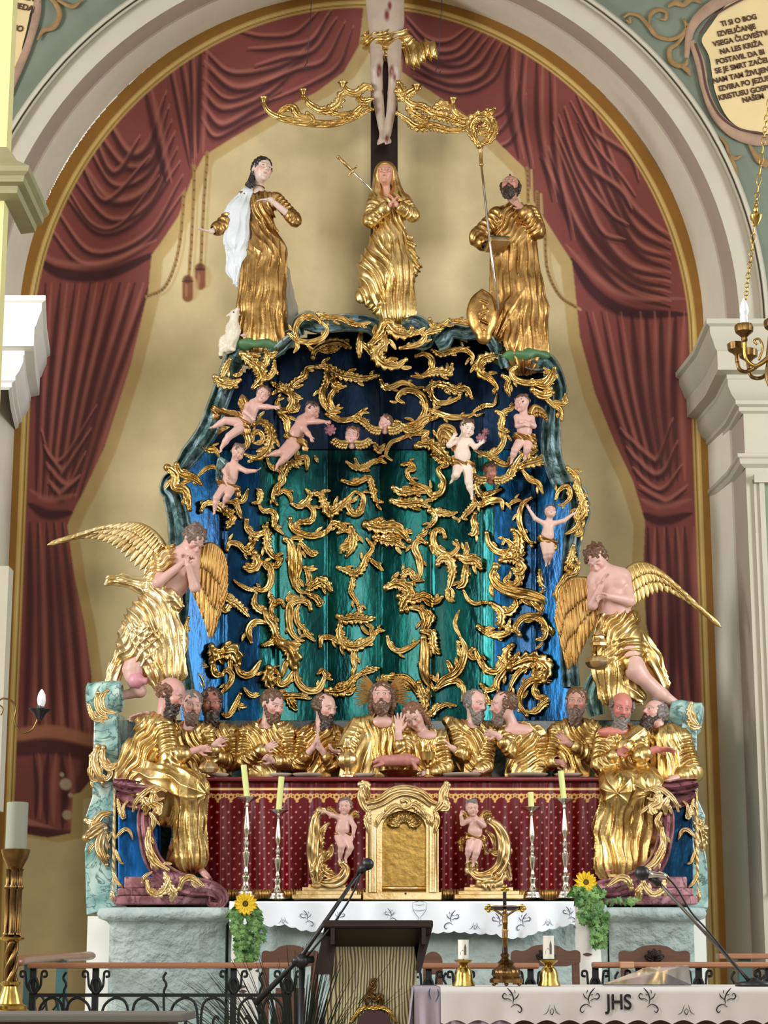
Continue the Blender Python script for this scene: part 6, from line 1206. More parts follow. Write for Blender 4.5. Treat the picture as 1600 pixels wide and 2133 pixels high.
# ---------------------------------------------------------------- wings
def wing(name, parent, fr, bone, dirs, lens, m, rows=3, n=16, wd=9., side=-1):
    """bone: points (px,depth,py); dirs: 2D feather directions along the bone; lens: feather lengths"""
    bp = crom([q3(p) for p in bone], 10); u = np.linspace(0, 1, len(bp)); g = G()
    B_ = lambda t: np.array([np.interp(t, u, bp[:, i]) for i in range(3)])
    ud = np.linspace(0, 1, len(dirs)); D_2 = lambda t: nrm(np.array([np.interp(t, ud, [d[0] for d in dirs]), 0, -np.interp(t, ud, [d[1] for d in dirs])]))
    Ln = lambda t: np.interp(t, np.linspace(0, 1, len(lens)), lens)
    for r_ in range(rows):
        k = [1., .66, .36][r_]; off = -3.0*r_
        for i in range(int(n*(1+.25*r_))):
            t = (i+.5)/int(n*(1+.25*r_)); b = B_(t)+np.array([0, off*1.6, 0]); d = D_2(t); L_ = Ln(t)*k; w_ = wd*[1., .85, .7][r_]
            x = np.array([-d[2], 0, d[0]]); rws = []
            for a in np.linspace(0, 1, 9):
                ww = w_*.5*(.75+.5*a)*math.sqrt(max(0, 1-max(0, (a-.72)/.28)**2))+.15; c = b+d*L_*a+x*(math.sin(a*2.2)*L_*.05*side)+np.array([0, -2.2*math.sin(a*pi*.8), 0])
                rws.append([c+x*ww*s_+np.array([0, h_+(i % 2)*1.6, 0]) for s_, h_ in ((-1, .5), (-.6, -2.6), (-.2, -1.0), (0, -3.8), (.2, -1.0), (.6, -2.6), (1, .5), (0, 2), (-1, .5))])
            g.grid(fr.w(np.array(rws)))
    g.tube(fr.w(bp+np.array([0, -4, 0])), np.interp(u, [0, .25, 1], [8, 6, 1.5])*fr.s, 10)
    return g.mk(name, m, parent)
# ---------------------------------------------------------------- left angel
f = Fig(330, 1440, 11.3)
f.head(398, 1122, 58, 52, 42, 12, -14, 'curly', hc='greybrown', neck=(372, -4, 1150), nr=.17, paint=dict(closed=True))
f.b.cap(q3((338, 0, 1158)), q3((398, -6, 1152)), 15, 14, 10); f.core([(368, -4, 1168), (358, -4, 1210), (336, 0, 1250)], [32, 28, 26], k=12)
f.arm((338, -6, 1170), (328, -38, 1218), (380, -46, 1178), bare=True, hd=(.75, -.1, -.7), n=(.4, -.6, .3), hs=34, side=1, curl=.7, ra=11); f.arm((398, -6, 1168), (404, -30, 1226), (392, -50, 1184), bare=True, hd=(-.3, -.1, -1), n=(-.8, -.5, 0), hs=34, side=1, curl=.6, ra=11)
f.robe([(332, 2, 1156), (326, 2, 1186), (318, 2, 1206)], [17, 24, 22], k=9, fold=('diag', 3.6, 12, 2.3, 1)); f.robe([(350, -6, 1146), (338, -24, 1168), (330, -22, 1206)], [17, 21, 18], k=9, q=.8, fold=('diag', 3.6, 11, 2.0, 2)); f.robe([(330, 8, 1160), (322, 8, 1210)], [24, 26], k=9, fold=('diag', 3.6, 11, 2.0, 5))
f.robe([(320, 0, 1222), (290, 4, 1216), (250, 4, 1204), (222, 4, 1206)], [18, 16, 12, 9], k=8, q=.8, fold=('long', 3.6, 5, 1.5, 4)); f.robe([(222, 4, 1200), (214, 0, 1214)], [8, 5], k=5); f.robe([(330, -8, 1222), (352, -16, 1240), (372, -12, 1262)], [16, 14, 8], k=8, fold=('long', 3.4, 5, 1.5, 6))
f.robe([(326, 0, 1240), (300, 0, 1290), (284, 0, 1330)], [30, 42, 42], k=12, q=.75, fold=('diag', 4.2, 16, .6, 2)); f.robe([(334, -6, 1250), (350, -4, 1320), (362, 0, 1400)], [22, 28, 26], k=12, q=.75, fold=('long', 5.5, 9, 1.2, 7))
f.robe([(284, -4, 1330), (282, -4, 1360)], [40, 36], k=10, q=.75, fold=('diag', 4, 15, 2.3, 3)); f.robe([(300, -4, 1350), (320, 0, 1400), (330, 0, 1426)], [24, 22, 12], k=10, fold=('long', 5, 7, 1.2, 9)); f.robe([(262, 6, 1340), (238, 8, 1392), (232, 6, 1420)], [18, 14, 16], k=10, q=.7, fold=('long', 4.5, 6, 1.2, 3)); f.robe([(300, -10, 1260), (286, -14, 1320), (300, -14, 1372)], [16, 22, 14], k=8, fold=('diag', 4, 15, .5, 3))
f.b.limb([q3((330, 0, 1250)), q3((290, -6, 1340)), q3((276, -6, 1396)), q3((284, -8, 1422))], [24, 22, 20, 15], 8)
f.b.limb([q3((276, -10, 1412)), q3((292, 0, 1440)), q3((236, 8, 1452))], [15, 12, 8], 6); foot(f.b, (228, 6, 1454), (-1, -.2, .35), 36)
t = root('carved_angel', 'large gilt winged angel with clasped hands bowing over the left end of the supper', 'statue', 330, 1440, 11.3)
f.done(t, robe_m=M['gold_pale'], robe_name='drapery', h=1.15)
g = G(); q = f.fr.w(q3((290, -14, 1418))); g.lathe(q-np.array([.05, 0, 0]), [(.03, 0), (.045, .01), (.045, .06), (.03, .07), (.02, .085), (.02, .1)], 18, (1, -.15, -.1)); g.mk('sandal_cuff', mat('rose_paint', S(206, 140, 150), .4), t)
wing('wing', t, f.fr, [(348, 14, 1160), (322, 18, 1114), (292, 20, 1088), (258, 22, 1080), (210, 22, 1086), (164, 22, 1104)], [(-.45, .95), (-.6, .85), (-.8, .62), (-.9, .42), (-.95, .30)], [66, 80, 74, 70, 92], M['gold_pale'], n=20, wd=11)
wing('wing', t, f.fr, [(402, 8, 1152), (424, 6, 1130), (448, 6, 1136), (466, 10, 1170), (468, 14, 1240)], [(.02, 1), (-.02, 1), (-.04, 1), (-.12, 1), (-.3, 1)], [90, 150, 196, 160, 90], M['gold_deep'], n=15, wd=11)
# ---------------------------------------------------------------- right angel
f = Fig(1290, 1450, 11.3)
f.head(1250, 1164, 60, -32, 34, -14, -10, 'curly', hc='brown', neck=(1272, -2, 1196), nr=.18, paint=dict(closed=True))
f.b.cap(q3((1246, 0, 1204)), q3((1304, 0, 1198)), 17, 17, 12); f.core([(1276, -4, 1212), (1282, -4, 1250), (1290, 0, 1290)], [37, 31, 32], q=.66, k=14)
f.b.ell(q3((1262, -20, 1216)), (16, 10, 12), k=8); f.b.ell(q3((1294, -20, 1214)), (16, 10, 12), k=8); f.b.ell(q3((1290, -24, 1284)), (2.6, 5, 3.4), k=2, sub=True)
f.arm((1242, 0, 1210), (1236, -24, 1262), (1252, -42, 1226), bare=True, hd=(.4, -.1, -1), n=(1, -.3, 0), hs=36, side=-1, curl=.35, ra=11); f.arm((1308, 0, 1208), (1314, -26, 1254), (1268, -46, 1248), bare=True, hd=(-1, -.1, .1), n=(0, -.6, .8), hs=36, side=1, curl=.5, ra=12)
f.robe([(1260, -2, 1294), (1326, 0, 1286)], [17, 16], k=8, q=.9, fold=('ring', 3, 12, 1.6, 2)); f.robe([(1290, 0, 1306), (1284, 0, 1350)], [44, 42], k=12, q=.7, fold=('diag', 4, 14, 2.5, 2)); f.robe([(1268, -4, 1340), (1268, -6, 1400), (1272, -6, 1448)], [28, 30, 24], k=12, q=.8, fold=('long', 5.5, 8, 1.3, 2)); f.robe([(1310, -8, 1340), (1316, -14, 1380)], [34, 28], k=12, q=.8, fold=('ring', 4.5, 14, 1.4, 7))
f.robe([(1336, 4, 1330), (1360, 8, 1372), (1384, 10, 1424)], [20, 20, 14], k=10, q=.6, fold=('long', 4.5, 5, 1.3, 4)); f.robe([(1300, -6, 1390), (1310, 0, 1440), (1330, 0, 1452)], [18, 20, 16], k=10, fold=('long', 4, 7, 1.3, 8))
f.b.limb([q3((1296, 0, 1300)), q3((1324, -20, 1400)), q3((1334, -22, 1412)), q3((1376, -10, 1448)), q3((1404, -4, 1464))], [26, 21, 16, 14, 9], 8); foot(f.b, (1404, -4, 1466), (.9, -.3, .2), 34)
t = root('carved_angel', 'large bare chested winged angel in gold skirt looking down over the right end', 'statue', 1290, 1450, 11.3)
f.done(t, robe_m=M['gold'], robe_name='drapery', h=1.15)
wing('wing', t, f.fr, [(1250, 10, 1212), (1222, 10, 1202), (1192, 10, 1206), (1172, 12, 1232), (1160, 14, 1290)], [(.1, 1), (.06, 1), (.02, 1), (.08, 1), (.2, 1)], [70, 120, 180, 160, 110], M['gold_deep'], n=15, wd=11, side=1)
wing('wing', t, f.fr, [(1302, 12, 1200), (1324, 14, 1176), (1350, 16, 1168), (1384, 20, 1182), (1418, 22, 1214), (1452, 22, 1252)], [(.05, 1), (.2, .98), (.42, .9), (.62, .78), (.74, .67)], [80, 78, 62, 66, 88], M['gold'], n=18, side=1, wd=11)
t = root('censer', 'gilt hanging censer on fine chains below the hands of the right angel', 'censer', 1246, 1392, 11.22)
g = G(); o_ = P(1246, 1394, 11.22); s = 11.22/FPX; g.lathe(o_, [(8*s, 0), (20*s, 4*s), (26*s, 14*s), (22*s, 24*s), (12*s, 28*s)], 24, flute=(8, .06)); g.mk('bowl', M['gold_pale'], t, sharp=50)
g = G(); o_ = P(1248, 1346, 11.22); g.lathe(o_, [(18*s, 0), (19*s, 6*s), (12*s, 12*s), (12*s, 20*s), (15*s, 22*s), (9*s, 32*s), (2*s, 38*s)], 24, flute=(8, .06)); g.mk('lid', M['gold_pale'], t, sharp=50)
for dx in (-14, 14): g = G(); g.tube([P(1246+dx, 1372, 11.2), P(1247+dx*.8, 1330, 11.2), P(1252, 1262, 11.18)], .0022, 6); g.mk('chain', M['gold'], t)
# ---------------------------------------------------------------- cherubs
def cherub(label, D, H, chest, hips, arms, legs, loin=None, wings=(), hc='brown', skin=SK, seed=1., ra=None, h=.75):
    f = Fig(chest[0], hips[2]+30, D); Sz = H['Sz']; f.head(child=True, neck=(chest[0], chest[1], chest[2]-Sz*.3), nr=.2, lum=.05, seed=seed, style='child', hc=hc, **H)
    f.b.limb([q3(chest), (q3(chest)*.4+q3(hips)*.6)+[0, -Sz*.06, 0], q3(hips)], [Sz*.36, Sz*.39, Sz*.36], Sz*.2, .85)
    a = nrm(q3(chest)-q3(hips)); 
    for A_2 in arms:
        sh, el, wr, hd, n, sd = A_2; sh, el, wr = q3(sh), q3(el), q3(wr); f.b.cap(sh, el, Sz*.17, Sz*.155, Sz*.1); f.b.cap(el, wr, Sz*.16, Sz*.10, Sz*.06); f.b.cap(q3(chest), sh, Sz*.22, Sz*.17, Sz*.12)
        hand(f.b, wr, np.array([hd[0], hd[1], -hd[2]], float), np.array([n[0], n[1], -n[2]], float), Sz*.46, sd, .3, .6)
    for L_3 in legs:
        hp, kn, an, fd = L_3; hp, kn, an = q3(hp), q3(kn), q3(an); f.b.cap(hp, kn, Sz*.29, Sz*.22, Sz*.14); f.b.cap(kn, kn*.55+an*.45, Sz*.20, Sz*.19, Sz*.06); f.b.cap(kn*.55+an*.45, an, Sz*.19, Sz*.10, Sz*.06); foot(f.b, (an[0], an[1], -an[2]), fd, Sz*.42)
    if loin:
        for pts, rad in loin: f.r.limb([q3(p) for p in pts], [x*.86 for x in rad], 3, 1., ('diag', Sz*.05, Sz*.26, 1.1, seed)); e_ = q3(pts[-1]); f.r.cap(e_, e_+[Sz*.06, 2, -Sz*.4], rad[-1]*.5, rad[-1]*.7, 4, .6, ('long', Sz*.05, 5, 1, seed))
    t = root('carved_cherub', label, 'statue', chest[0], hips[2]+20, D)
    f.done(t, h=h, hr=1.0, hh=.9, skin=skin, robe_m=M['gold_deep'], robe_name='loincloth')
    for w_ in wings: wing('wing', t, f.fr, w_[0], w_[1], w_[2], w_[3] if len(w_) > 3 else M['gold_deep'], rows=2, n=8, wd=6)
    return t
dn = (0, -1, 0)
cherub('plump winged cherub lying diagonally across the upper left frame', 11.5, dict(hx=546, hy=824, Sz=36, yaw=14, pitch=2, roll=24, d=-6), (526, 0, 850), (510, 0, 880),
       [((534, 0, 846), (556, -10, 850), (570, -14, 852), (1, 0, 0), dn, 1), ((516, -6, 846), (512, -18, 862), (524, -24, 874), (.6, -.3, .8), dn, -1)], [((502, 0, 880), (470, -8, 878), (446, -4, 890), (-1, -.3, .2)), ((504, -2, 890), (478, -12, 912), (462, -6, 934), (-.2, -.4, 1))],
       loin=[([(500, -4, 862), (514, -8, 886)], [8, 10]), ([(498, 4, 864), (470, 8, 858), (446, 8, 850)], [8, 8, 10])], wings=[([(518, 8, 846), (508, 8, 828), (502, 8, 820)], [(-.2, 1), (-.3, 1)], [30, 22])], hc='brown', seed=2)
cherub('cherub stretching towards the roses, left of the carved cherub head', 11.6, dict(hx=650, hy=858, Sz=36, yaw=56, pitch=10, roll=16, d=-8), (626, 0, 884), (612, 0, 916),
       [((636, -4, 880), (662, -16, 882), (676, -22, 884), (1, 0, .1), dn, 1), ((632, -8, 892), (642, -20, 908), (648, -24, 916), (.3, -.2, 1), dn, -1)], [((606, 0, 922), (586, -8, 944), (564, -4, 948), (-1, -.2, .3)), ((616, 0, 928), (594, -6, 956), (578, -4, 970), (-.4, -.3, 1))],
       loin=[([(600, -4, 908), (634, -6, 922)], [10, 9])], hc='dark', skin=S(196, 150, 134), seed=3)
cherub('seated cherub at the left edge with one arm held out to the right', 11.5, dict(hx=494, hy=944, Sz=34, yaw=30, pitch=16, roll=18, d=-6), (486, 0, 976), (474, 0, 1008),
       [((496, -2, 974), (514, -10, 984), (532, -14, 984), (1, -.1, -.3), (0, -.3, -1), 1), ((476, -2, 970), (468, -14, 984), (472, -20, 996), (.3, -.3, 1), dn, -1)], [((466, -2, 1016), (452, -14, 1040), (448, -8, 1064), (-.1, -.4, 1)), ((482, -2, 1018), (476, -16, 1036), (466, -6, 1050), (0, -.4, 1))],
       loin=[([(456, -4, 1004), (494, -4, 1018)], [9, 9])], wings=[([(470, 8, 966), (456, 8, 955), (450, 8, 975)], [(0, 1), (.1, 1)], [44, 30], M['marble'])], hc='greybrown', skin=S(206, 164, 148), seed=4)
cherub('pale frontal cherub with raised hand beside the dark carved head, upper right', 11.62, dict(hx=974, hy=894, Sz=38, yaw=22, pitch=16, roll=8, d=-8), (964, 0, 926), (964, 0, 962),
       [((950, -2, 918), (936, -12, 930), (942, -18, 918), (.6, -.1, -.8), dn, 1), ((980, -2, 920), (990, -12, 934), (998, -16, 930), (.8, -.2, -.5), dn, -1)], [((954, -2, 974), (950, -16, 992), (944, 0, 998), (-.6, 0, .6)), ((974, -2, 974), (976, -8, 1006), (982, -4, 1030), (.1, -.3, 1))],
       loin=[([(948, -4, 964), (982, -4, 968)], [11, 11])], wings=[([(950, 8, 922), (934, 8, 900), (920, 8, 896), (914, 8, 918)], [(.2, 1), (.2, 1)], [34, 24])], skin=S(226, 204, 186), seed=5, h=.8)
cherub('winged cherub with folded arms near the upper right frame', 11.5, dict(hx=1088, hy=842, Sz=36, yaw=-52, pitch=2, roll=-8, d=-6), (1092, 0, 876), (1094, 0, 908),
       [((1078, -4, 870), (1078, -14, 890), (1092, -22, 890), (1, -.1, .2), dn, -1), ((1108, -4, 872), (1112, -12, 890), (1092, -24, 884), (-1, -.1, .2), dn, 1)], [((1084, -2, 920), (1072, -12, 940), (1066, -4, 958), (-.4, -.3, 1)), ((1102, -2, 920), (1098, -8, 936), (1094, -2, 948), (0, -.3, 1))],
       loin=[([(1078, -4, 910), (1108, -4, 916)], [12, 13]), ([(1100, 0, 920), (1098, 0, 938)], [12, 8])], wings=[([(1104, 8, 862), (1114, 8, 846), (1130, 8, 850), (1140, 8, 862)], [(.1, 1), (.3, 1)], [26, 16])], seed=6)
cherub('cherub with both arms spread wide at the right frame beside the angel wing', 11.5, dict(hx=1148, hy=1068, Sz=30, yaw=4, pitch=-22, roll=2, d=-6), (1144, 0, 1096), (1140, 0, 1126),
       [((1134, -2, 1090), (1116, -8, 1082), (1104, -10, 1064), (-.6, -.2, -1), dn, 1), ((1156, -2, 1090), (1176, -8, 1086), (1192, -10, 1074), (1, -.1, -.4), dn, -1)], [((1134, -2, 1134), (1136, -10, 1154), (1138, -4, 1172), (-.2, -.3, 1)), ((1148, -2, 1134), (1148, -10, 1152), (1144, -2, 1168), (0, -.3, 1))],
       loin=[([(1126, -4, 1122), (1154, -4, 1130)], [9, 9])], seed=7, skin=S(212, 176, 160))
cherub('altar cherub seated on the gilded scroll left of the tabernacle', 10.66, dict(hx=719, hy=1680, Sz=34, yaw=-10, pitch=4, roll=4, d=-6), (716, 0, 1710), (712, 0, 1738),
       [((706, -2, 1702), (690, -8, 1698), (680, -10, 1692), (-1, 0, -.1), dn, 1), ((728, -2, 1704), (738, -8, 1722), (736, -10, 1738), (-.3, 0, 1), dn, -1)], [((706, -2, 1744), (712, -16, 1764), (708, -6, 1786), (-.2, -.4, 1)), ((722, -2, 1744), (730, -12, 1766), (720, -4, 1788), (.3, -.4, 1))],
       loin=[([(704, -4, 1734), (726, -4, 1740)], [9, 9])], wings=[([(706, 8, 1700), (692, 8, 1686), (682, 8, 1680)], [(.2, 1), (.1, 1)], [18, 12]), ([(728, 8, 1700), (738, 8, 1690), (746, 8, 1694)], [(.1, 1), (.2, 1)], [16, 10])], hc='greybrown', seed=8)
cherub('altar cherub balancing on the C shaped stand right of the tabernacle', 10.62, dict(hx=984, hy=1684, Sz=34, yaw=8, pitch=6, roll=-4, d=-6), (990, 0, 1716), (990, 0, 1742),
       [((978, -2, 1708), (964, -8, 1716), (960, -16, 1700), (.2, -.2, -1), dn, 1), ((1002, -2, 1708), (1008, -12, 1720), (994, -20, 1710), (-.8, -.2, -.4), dn, -1)], [((982, -2, 1750), (976, -12, 1770), (974, -4, 1788), (-.2, -.4, 1)), ((998, -2, 1750), (992, -12, 1776), (986, -4, 1796), (-.2, -.4, 1))],
       loin=[([(976, -4, 1742), (1006, -4, 1748)], [10, 10]), ([(974, 2, 1744), (960, 4, 1754)], [8, 8]), ([(1004, 0, 1750), (1010, 2, 1764)], [9, 5])], wings=[([(1000, 8, 1704), (1010, 8, 1690), (1024, 8, 1690)], [(.1, 1), (.2, 1)], [20, 12]), ([(978, 8, 1704), (970, 8, 1692), (964, 8, 1692)], [(-.1, 1), (-.2, 1)], [16, 10])], hc='grey', seed=9)
def cherubhead(label, px, py, Sz, D, yaw, pitch, roll, hc, skin=SK):
    f = Fig(px, py+20, D); f.head(px, py, Sz, yaw, pitch, roll, 0, 'child', hc=hc, child=True, lum=.05, seed=px*.1, neck=(px, 6, py+Sz*.5)); t = root('winged_cherub', label, 'statue', px, py+Sz*.5, D); f.done(t, h=.8, hh=.9, skin=skin)
    wing('wing', t, f.fr, [(px-6, 4, py+Sz*.35), (px-Sz*.6, 4, py+Sz*.35), (px-Sz, 4, py+Sz*.1)], [(-.3, 1), (-.8, .7)], [16, 14], M['gold'], rows=2, n=6, wd=6); wing('wing', t, f.fr, [(px+6, 4, py+Sz*.35), (px+Sz*.6, 4, py+Sz*.35), (px+Sz, 4, py+Sz*.1)], [(.3, 1), (.8, .7)], [16, 14], M['gold'], rows=2, n=6, wd=6)
cherubhead('brown haired cherub head in gilt wings below the big scroll, left of centre', 733, 908, 36, 11.7, -6, 2, 8, 'red')
cherubhead('cherub head tilted sideways with gilt wings at the canopy centre', 802, 880, 32, 11.72, 40, 12, 50, 'brown')
cherubhead('dark toned cherub head in gilt wings under the pale frontal cherub', 1022, 982, 36, 11.7, -14, 20, -14, 'dark', S(160, 104, 84))  # darker flesh and hair colours than the other two heads
def rose(px, py, r_, D, m, lab):
    g = G(); s = D/FPX; o_ = P(px, py, D)
    for k in range(3):
        for i in range(5+k):
            a = i*2*pi/(5+k)+k; rr_ = r_*s*(.25+.3*k); g.ball(o_+np.array([rr_*math.cos(a), -.02+.006*k, rr_*math.sin(a)]), r_*s*.38, 5, (1, .5, 1))
    g.mk('carved_rose', m, label=lab, cat='flower')
rm_ = mat('rose_petal_paint', S(150, 96, 104), .45, var=.15, vs_=30)
rose(688, 896, 11, 11.66, rm_, 'dusky carved rose beside the stretching cherub hand'); rose(1003, 914, 10, 11.6, rm_, 'upper dusky carved rose right of the pale frontal cherub'); rose(1012, 900, 7, 11.62, rm_, 'small topmost carved rose beside the pale frontal cherub')
# ---------------------------------------------------------------- crucifix and candle bracket at the top
t = thing('large_crucifix', 'dark wooden cross with the lower body of the pale crucified figure', 'crucifix', P(800, 480, 12.0))
g = G(); a_ = P(772, 500, 12.0); b_ = P(828, -60, 12.0); g.box(((a_[0]+b_[0])/2, a_[1]+.04, (a_[2]+b_[2])/2), (b_[0]-a_[0], .08, b_[2]-a_[2])); g.mk('beam', M['wood_dark'], t, smooth=False, bevel=.006)
f = Fig(800, 300, 11.9)
f.core([(800, 0, -60), (802, -4, 0), (804, -4, 40), (804, -2, 84)], [40, 36, 34, 34], q=.6, k=12); f.b.limb([q3(p) for p in [(788, -4, 84), (784, -28, 158), (786, -16, 200), (798, -12, 286)]], [18, 12.5, 12.5, 7], 3); f.b.limb([q3(p) for p in [(820, -4, 84), (822, -30, 158), (820, -18, 200), (808, -14, 286)]], [18, 12.5, 12, 7], 3)
for dx, an in ((-4, -.15), (6, .12)): foot(f.b, (800+dx, -18, 288), (an, -.55, .8), 36)
f.r.limb([q3(p) for p in [(772, 0, 84), (802, -6, 92), (836, 0, 74)]], [20, 27, 20], 8, .9, ('diag', 4.2, 13, 1.9, 2)); f.r.limb([q3(p) for p in [(790, -6, 100), (800, -12, 120)]], [16, 10], 8, .9, ('diag', 4.2, 13, 1.2, 2)); f.r.limb([q3(p) for p in [(842, 0, 84), (864, 0, 118), (892, 0, 100), (904, 0, 110)]], [12, 20, 18, 12], 8, .6, ('diag', 4, 14, .4, 3)); f.r.limb([q3(p) for p in [(838, 0, 72), (862, 0, 92)]], [10, 12], 6, .8, ('ring', 3, 8, 1.8, 5))
def wounds(V, c):
    for (x, y, r_) in ((806, 40, 5), (790, 160, 5), (788, 168, 3), (816, 164, 5), (822, 176, 3), (806, 300, 4), (812, 20, 4), (798, 200, 2.5), (800, 130, 3)):
        d = np.hypot(V[:, 0]-x, (-V[:, 2]-y)*.45); w = np.clip(1.5-d/r_, 0, 1)*(V[:, 1] < 0); c[:] = c*(1-w[:, None])+np.array(S(110, 50, 42))*w[:, None]
f.done(t, h=1.3, skin=S(182, 162, 144), robe_m=M['gold'], robe_name='loincloth', tint=wounds)
DBK = 11.8
t = thing('candle_bracket', 'openwork gilt rococo candle bracket spreading both sides of the crucified legs', 'candle holder', P(800, 230, DBK))
orn(I1, [(0, 9, [(548, 212), (556, 228), (572, 240), (600, 250), (640, 256), (690, 258), (730, 248), (770, 230)]), (1, 9, [(576, 244), (590, 228), (610, 224), (622, 240), (646, 246)])], DBK, 'arm', t)
orn(I1, [(2, 10, [(632, 200), (640, 212), (652, 222), (670, 230), (690, 226), (706, 214), (712, 196), (730, 190)]), (1, 8, [(690, 236), (712, 240), (738, 236), (756, 222), (776, 228)]), (2, 10, [(714, 178), (724, 190), (742, 194), (762, 180), (776, 186)]), (0, 8, [(640, 236), (650, 250), (632, 254)]), (2, 9, [(744, 200), (756, 212), (776, 206)])], DBK, 'arm_scroll', t)
orn(I1, [(2, 10, [(826, 190), (840, 204), (858, 218), (880, 222), (900, 236), (930, 244), (960, 256), (990, 262)]), (1, 9, [(828, 236), (848, 250), (868, 264), (900, 262), (930, 270), (960, 272), (984, 266)])], DBK, 'arm', t)
orn(I1, [(2, 10, [(832, 206), (846, 200), (860, 190), (874, 184)]), (2, 10, [(850, 226), (866, 240), (884, 250), (896, 242)]), (0, 8, [(944, 210), (944, 228), (956, 240), (974, 246)]), (2, 9, [(906, 224), (924, 218), (940, 226)]), (0, 8, [(1018, 232), (1022, 250), (1010, 262), (994, 268)]), (2, 9, [(830, 172), (838, 190), (856, 196)])], DBK, 'arm_scroll', t)
for px, py in ((549, 212), (632, 196), (714, 180), (944, 214), (1018, 238), (868, 186)):
    g = G(); o_ = P(px, py+4, DBK-.03); s = DBK/FPX; g.lathe(o_, [(3*s, 0), (4*s, 4*s), (7*s, 10*s), (11*s, 14*s), (10*s, 15*s), (5*s, 11*s), (.5*s, 10*s)], 14, flute=(6, .1)); g.mk('candle_cup', M['gold'], t)
for px, x2, yb, lab in ((640, 653, 140, 'thin hanging wire with a small hook in front of the left curtain'), (912, 924, 150, 'thin hanging wire with a small hook beside the fluttering loincloth')):
    t = thing('hanging_wire', lab, 'wire', P(px, yb, 11.5)); g = G(); g.tube([P(px, yb-8, 11.5), P(x2, -60, 11.5)], .0022, 6); g.mk('wire', M['black'], t)
    g = G(); g.tube(crom([P(px, yb-10, 11.5), P(px-5, yb-2, 11.5), P(px+1, yb+4, 11.5), P(px+6, yb-2, 11.5)], 4), .003, 6); g.mk('hook', M['black'], t)
# ================================================================ IN FRONT OF THE ALTAR
# ---------------------------------------------------------------- chairs
def chair(px0, px1, pt_, D, label, carved=True):
    t = thing('wooden_chair', label, 'chair', (P((px0+px1)/2, pt_, D)[0], D-11, 0), 'dark carved chairs behind the rail'); w_ = px1-px0; X = lambda u: px0+w_*u
    crest = [(0, .95), (0, .45), (.06, .30), (.14, .34), (.22, .30), (.30, .12), (.42, .02), (.58, .02), (.70, .12), (.78, .30), (.86, .34), (.94, .30), (1, .45), (1, .95)]
    c = crom([(X(u), pt_+v*40) for u, v in crest], 4); poly = [tuple(p) for p in c]+[(X(.8), pt_+46), (X(.2), pt_+46)]
    cutpoly('backrest', poly, D, D+.035, M['wood'], t, bevel=.004)
    s = D/FPX
    for u in (.07, .93): a_ = P(X(u), pt_+30, D+.02); g = G(); g.box((a_[0], a_[1], a_[2]/2), (.035, .035, a_[2])); g.mk('leg', M['wood'], t, smooth=False, bevel=.004)
    q = P((px0+px1)/2, pt_, D); g = G(); g.box((q[0], D-11-.2, .46), (w_*s*.95, .42, .045)); g.mk('seat', M['wood'], t, smooth=False, bevel=.01)
    for sx in (-1, 1): g = G(); g.box((q[0]+sx*w_*s*.42, D-11-.38, .22), (.035, .035, .44)); g.mk('leg', M['wood'], t, smooth=False)
    g = G(); a_ = P((px0+px1)/2, pt_+90, D+.01); g.box((a_[0], a_[1]+.012, a_[2]-.2), (w_*s*.5, .02, .40)); g.mk('splat', M['wood'], t, smooth=False)
    if carved: orn(I1, [(2, w_*.045, [(X(.5), pt_+30), (X(.5)+math.sin(R(a))*w_*.13, pt_+30-math.cos(R(a))*w_*.13)]) for a in (-70, -35, 0, 35, 70)], D-.002, 'shell_carving', t, M['wood_dark'])
chair(1065, 1209, 1967, 9.7, 'dark carved chair behind the candle with the church print, right of the crucifix')
chair(1290, 1437, 1968, 9.7, 'dark carved chair at far right in front of the altar wing')
chair(545, 664, 1968, 9.7, 'dark carved chair left of the lectern, partly behind the microphone boom', False)
t = thing('wooden_chair', 'rounded top of a chair just right of the lectern', 'chair', (P(900, 1990, 9.7)[0], -1.3, 0), 'dark carved chairs behind the rail'); cutpoly('backrest', [(882, 2030)]+[(902-20*math.cos(a), 2004-22*math.sin(a)) for a in np.linspace(0, pi, 12)]+[(922, 2030)], 9.7, 9.74, M['wood'], t)
for px in (888, 916): a_ = P(px, 2020, 9.72); g = G(); g.box((a_[0], a_[1], a_[2]/2), (.03, .03, a_[2])); g.mk('leg', M['wood'], t, smooth=False)
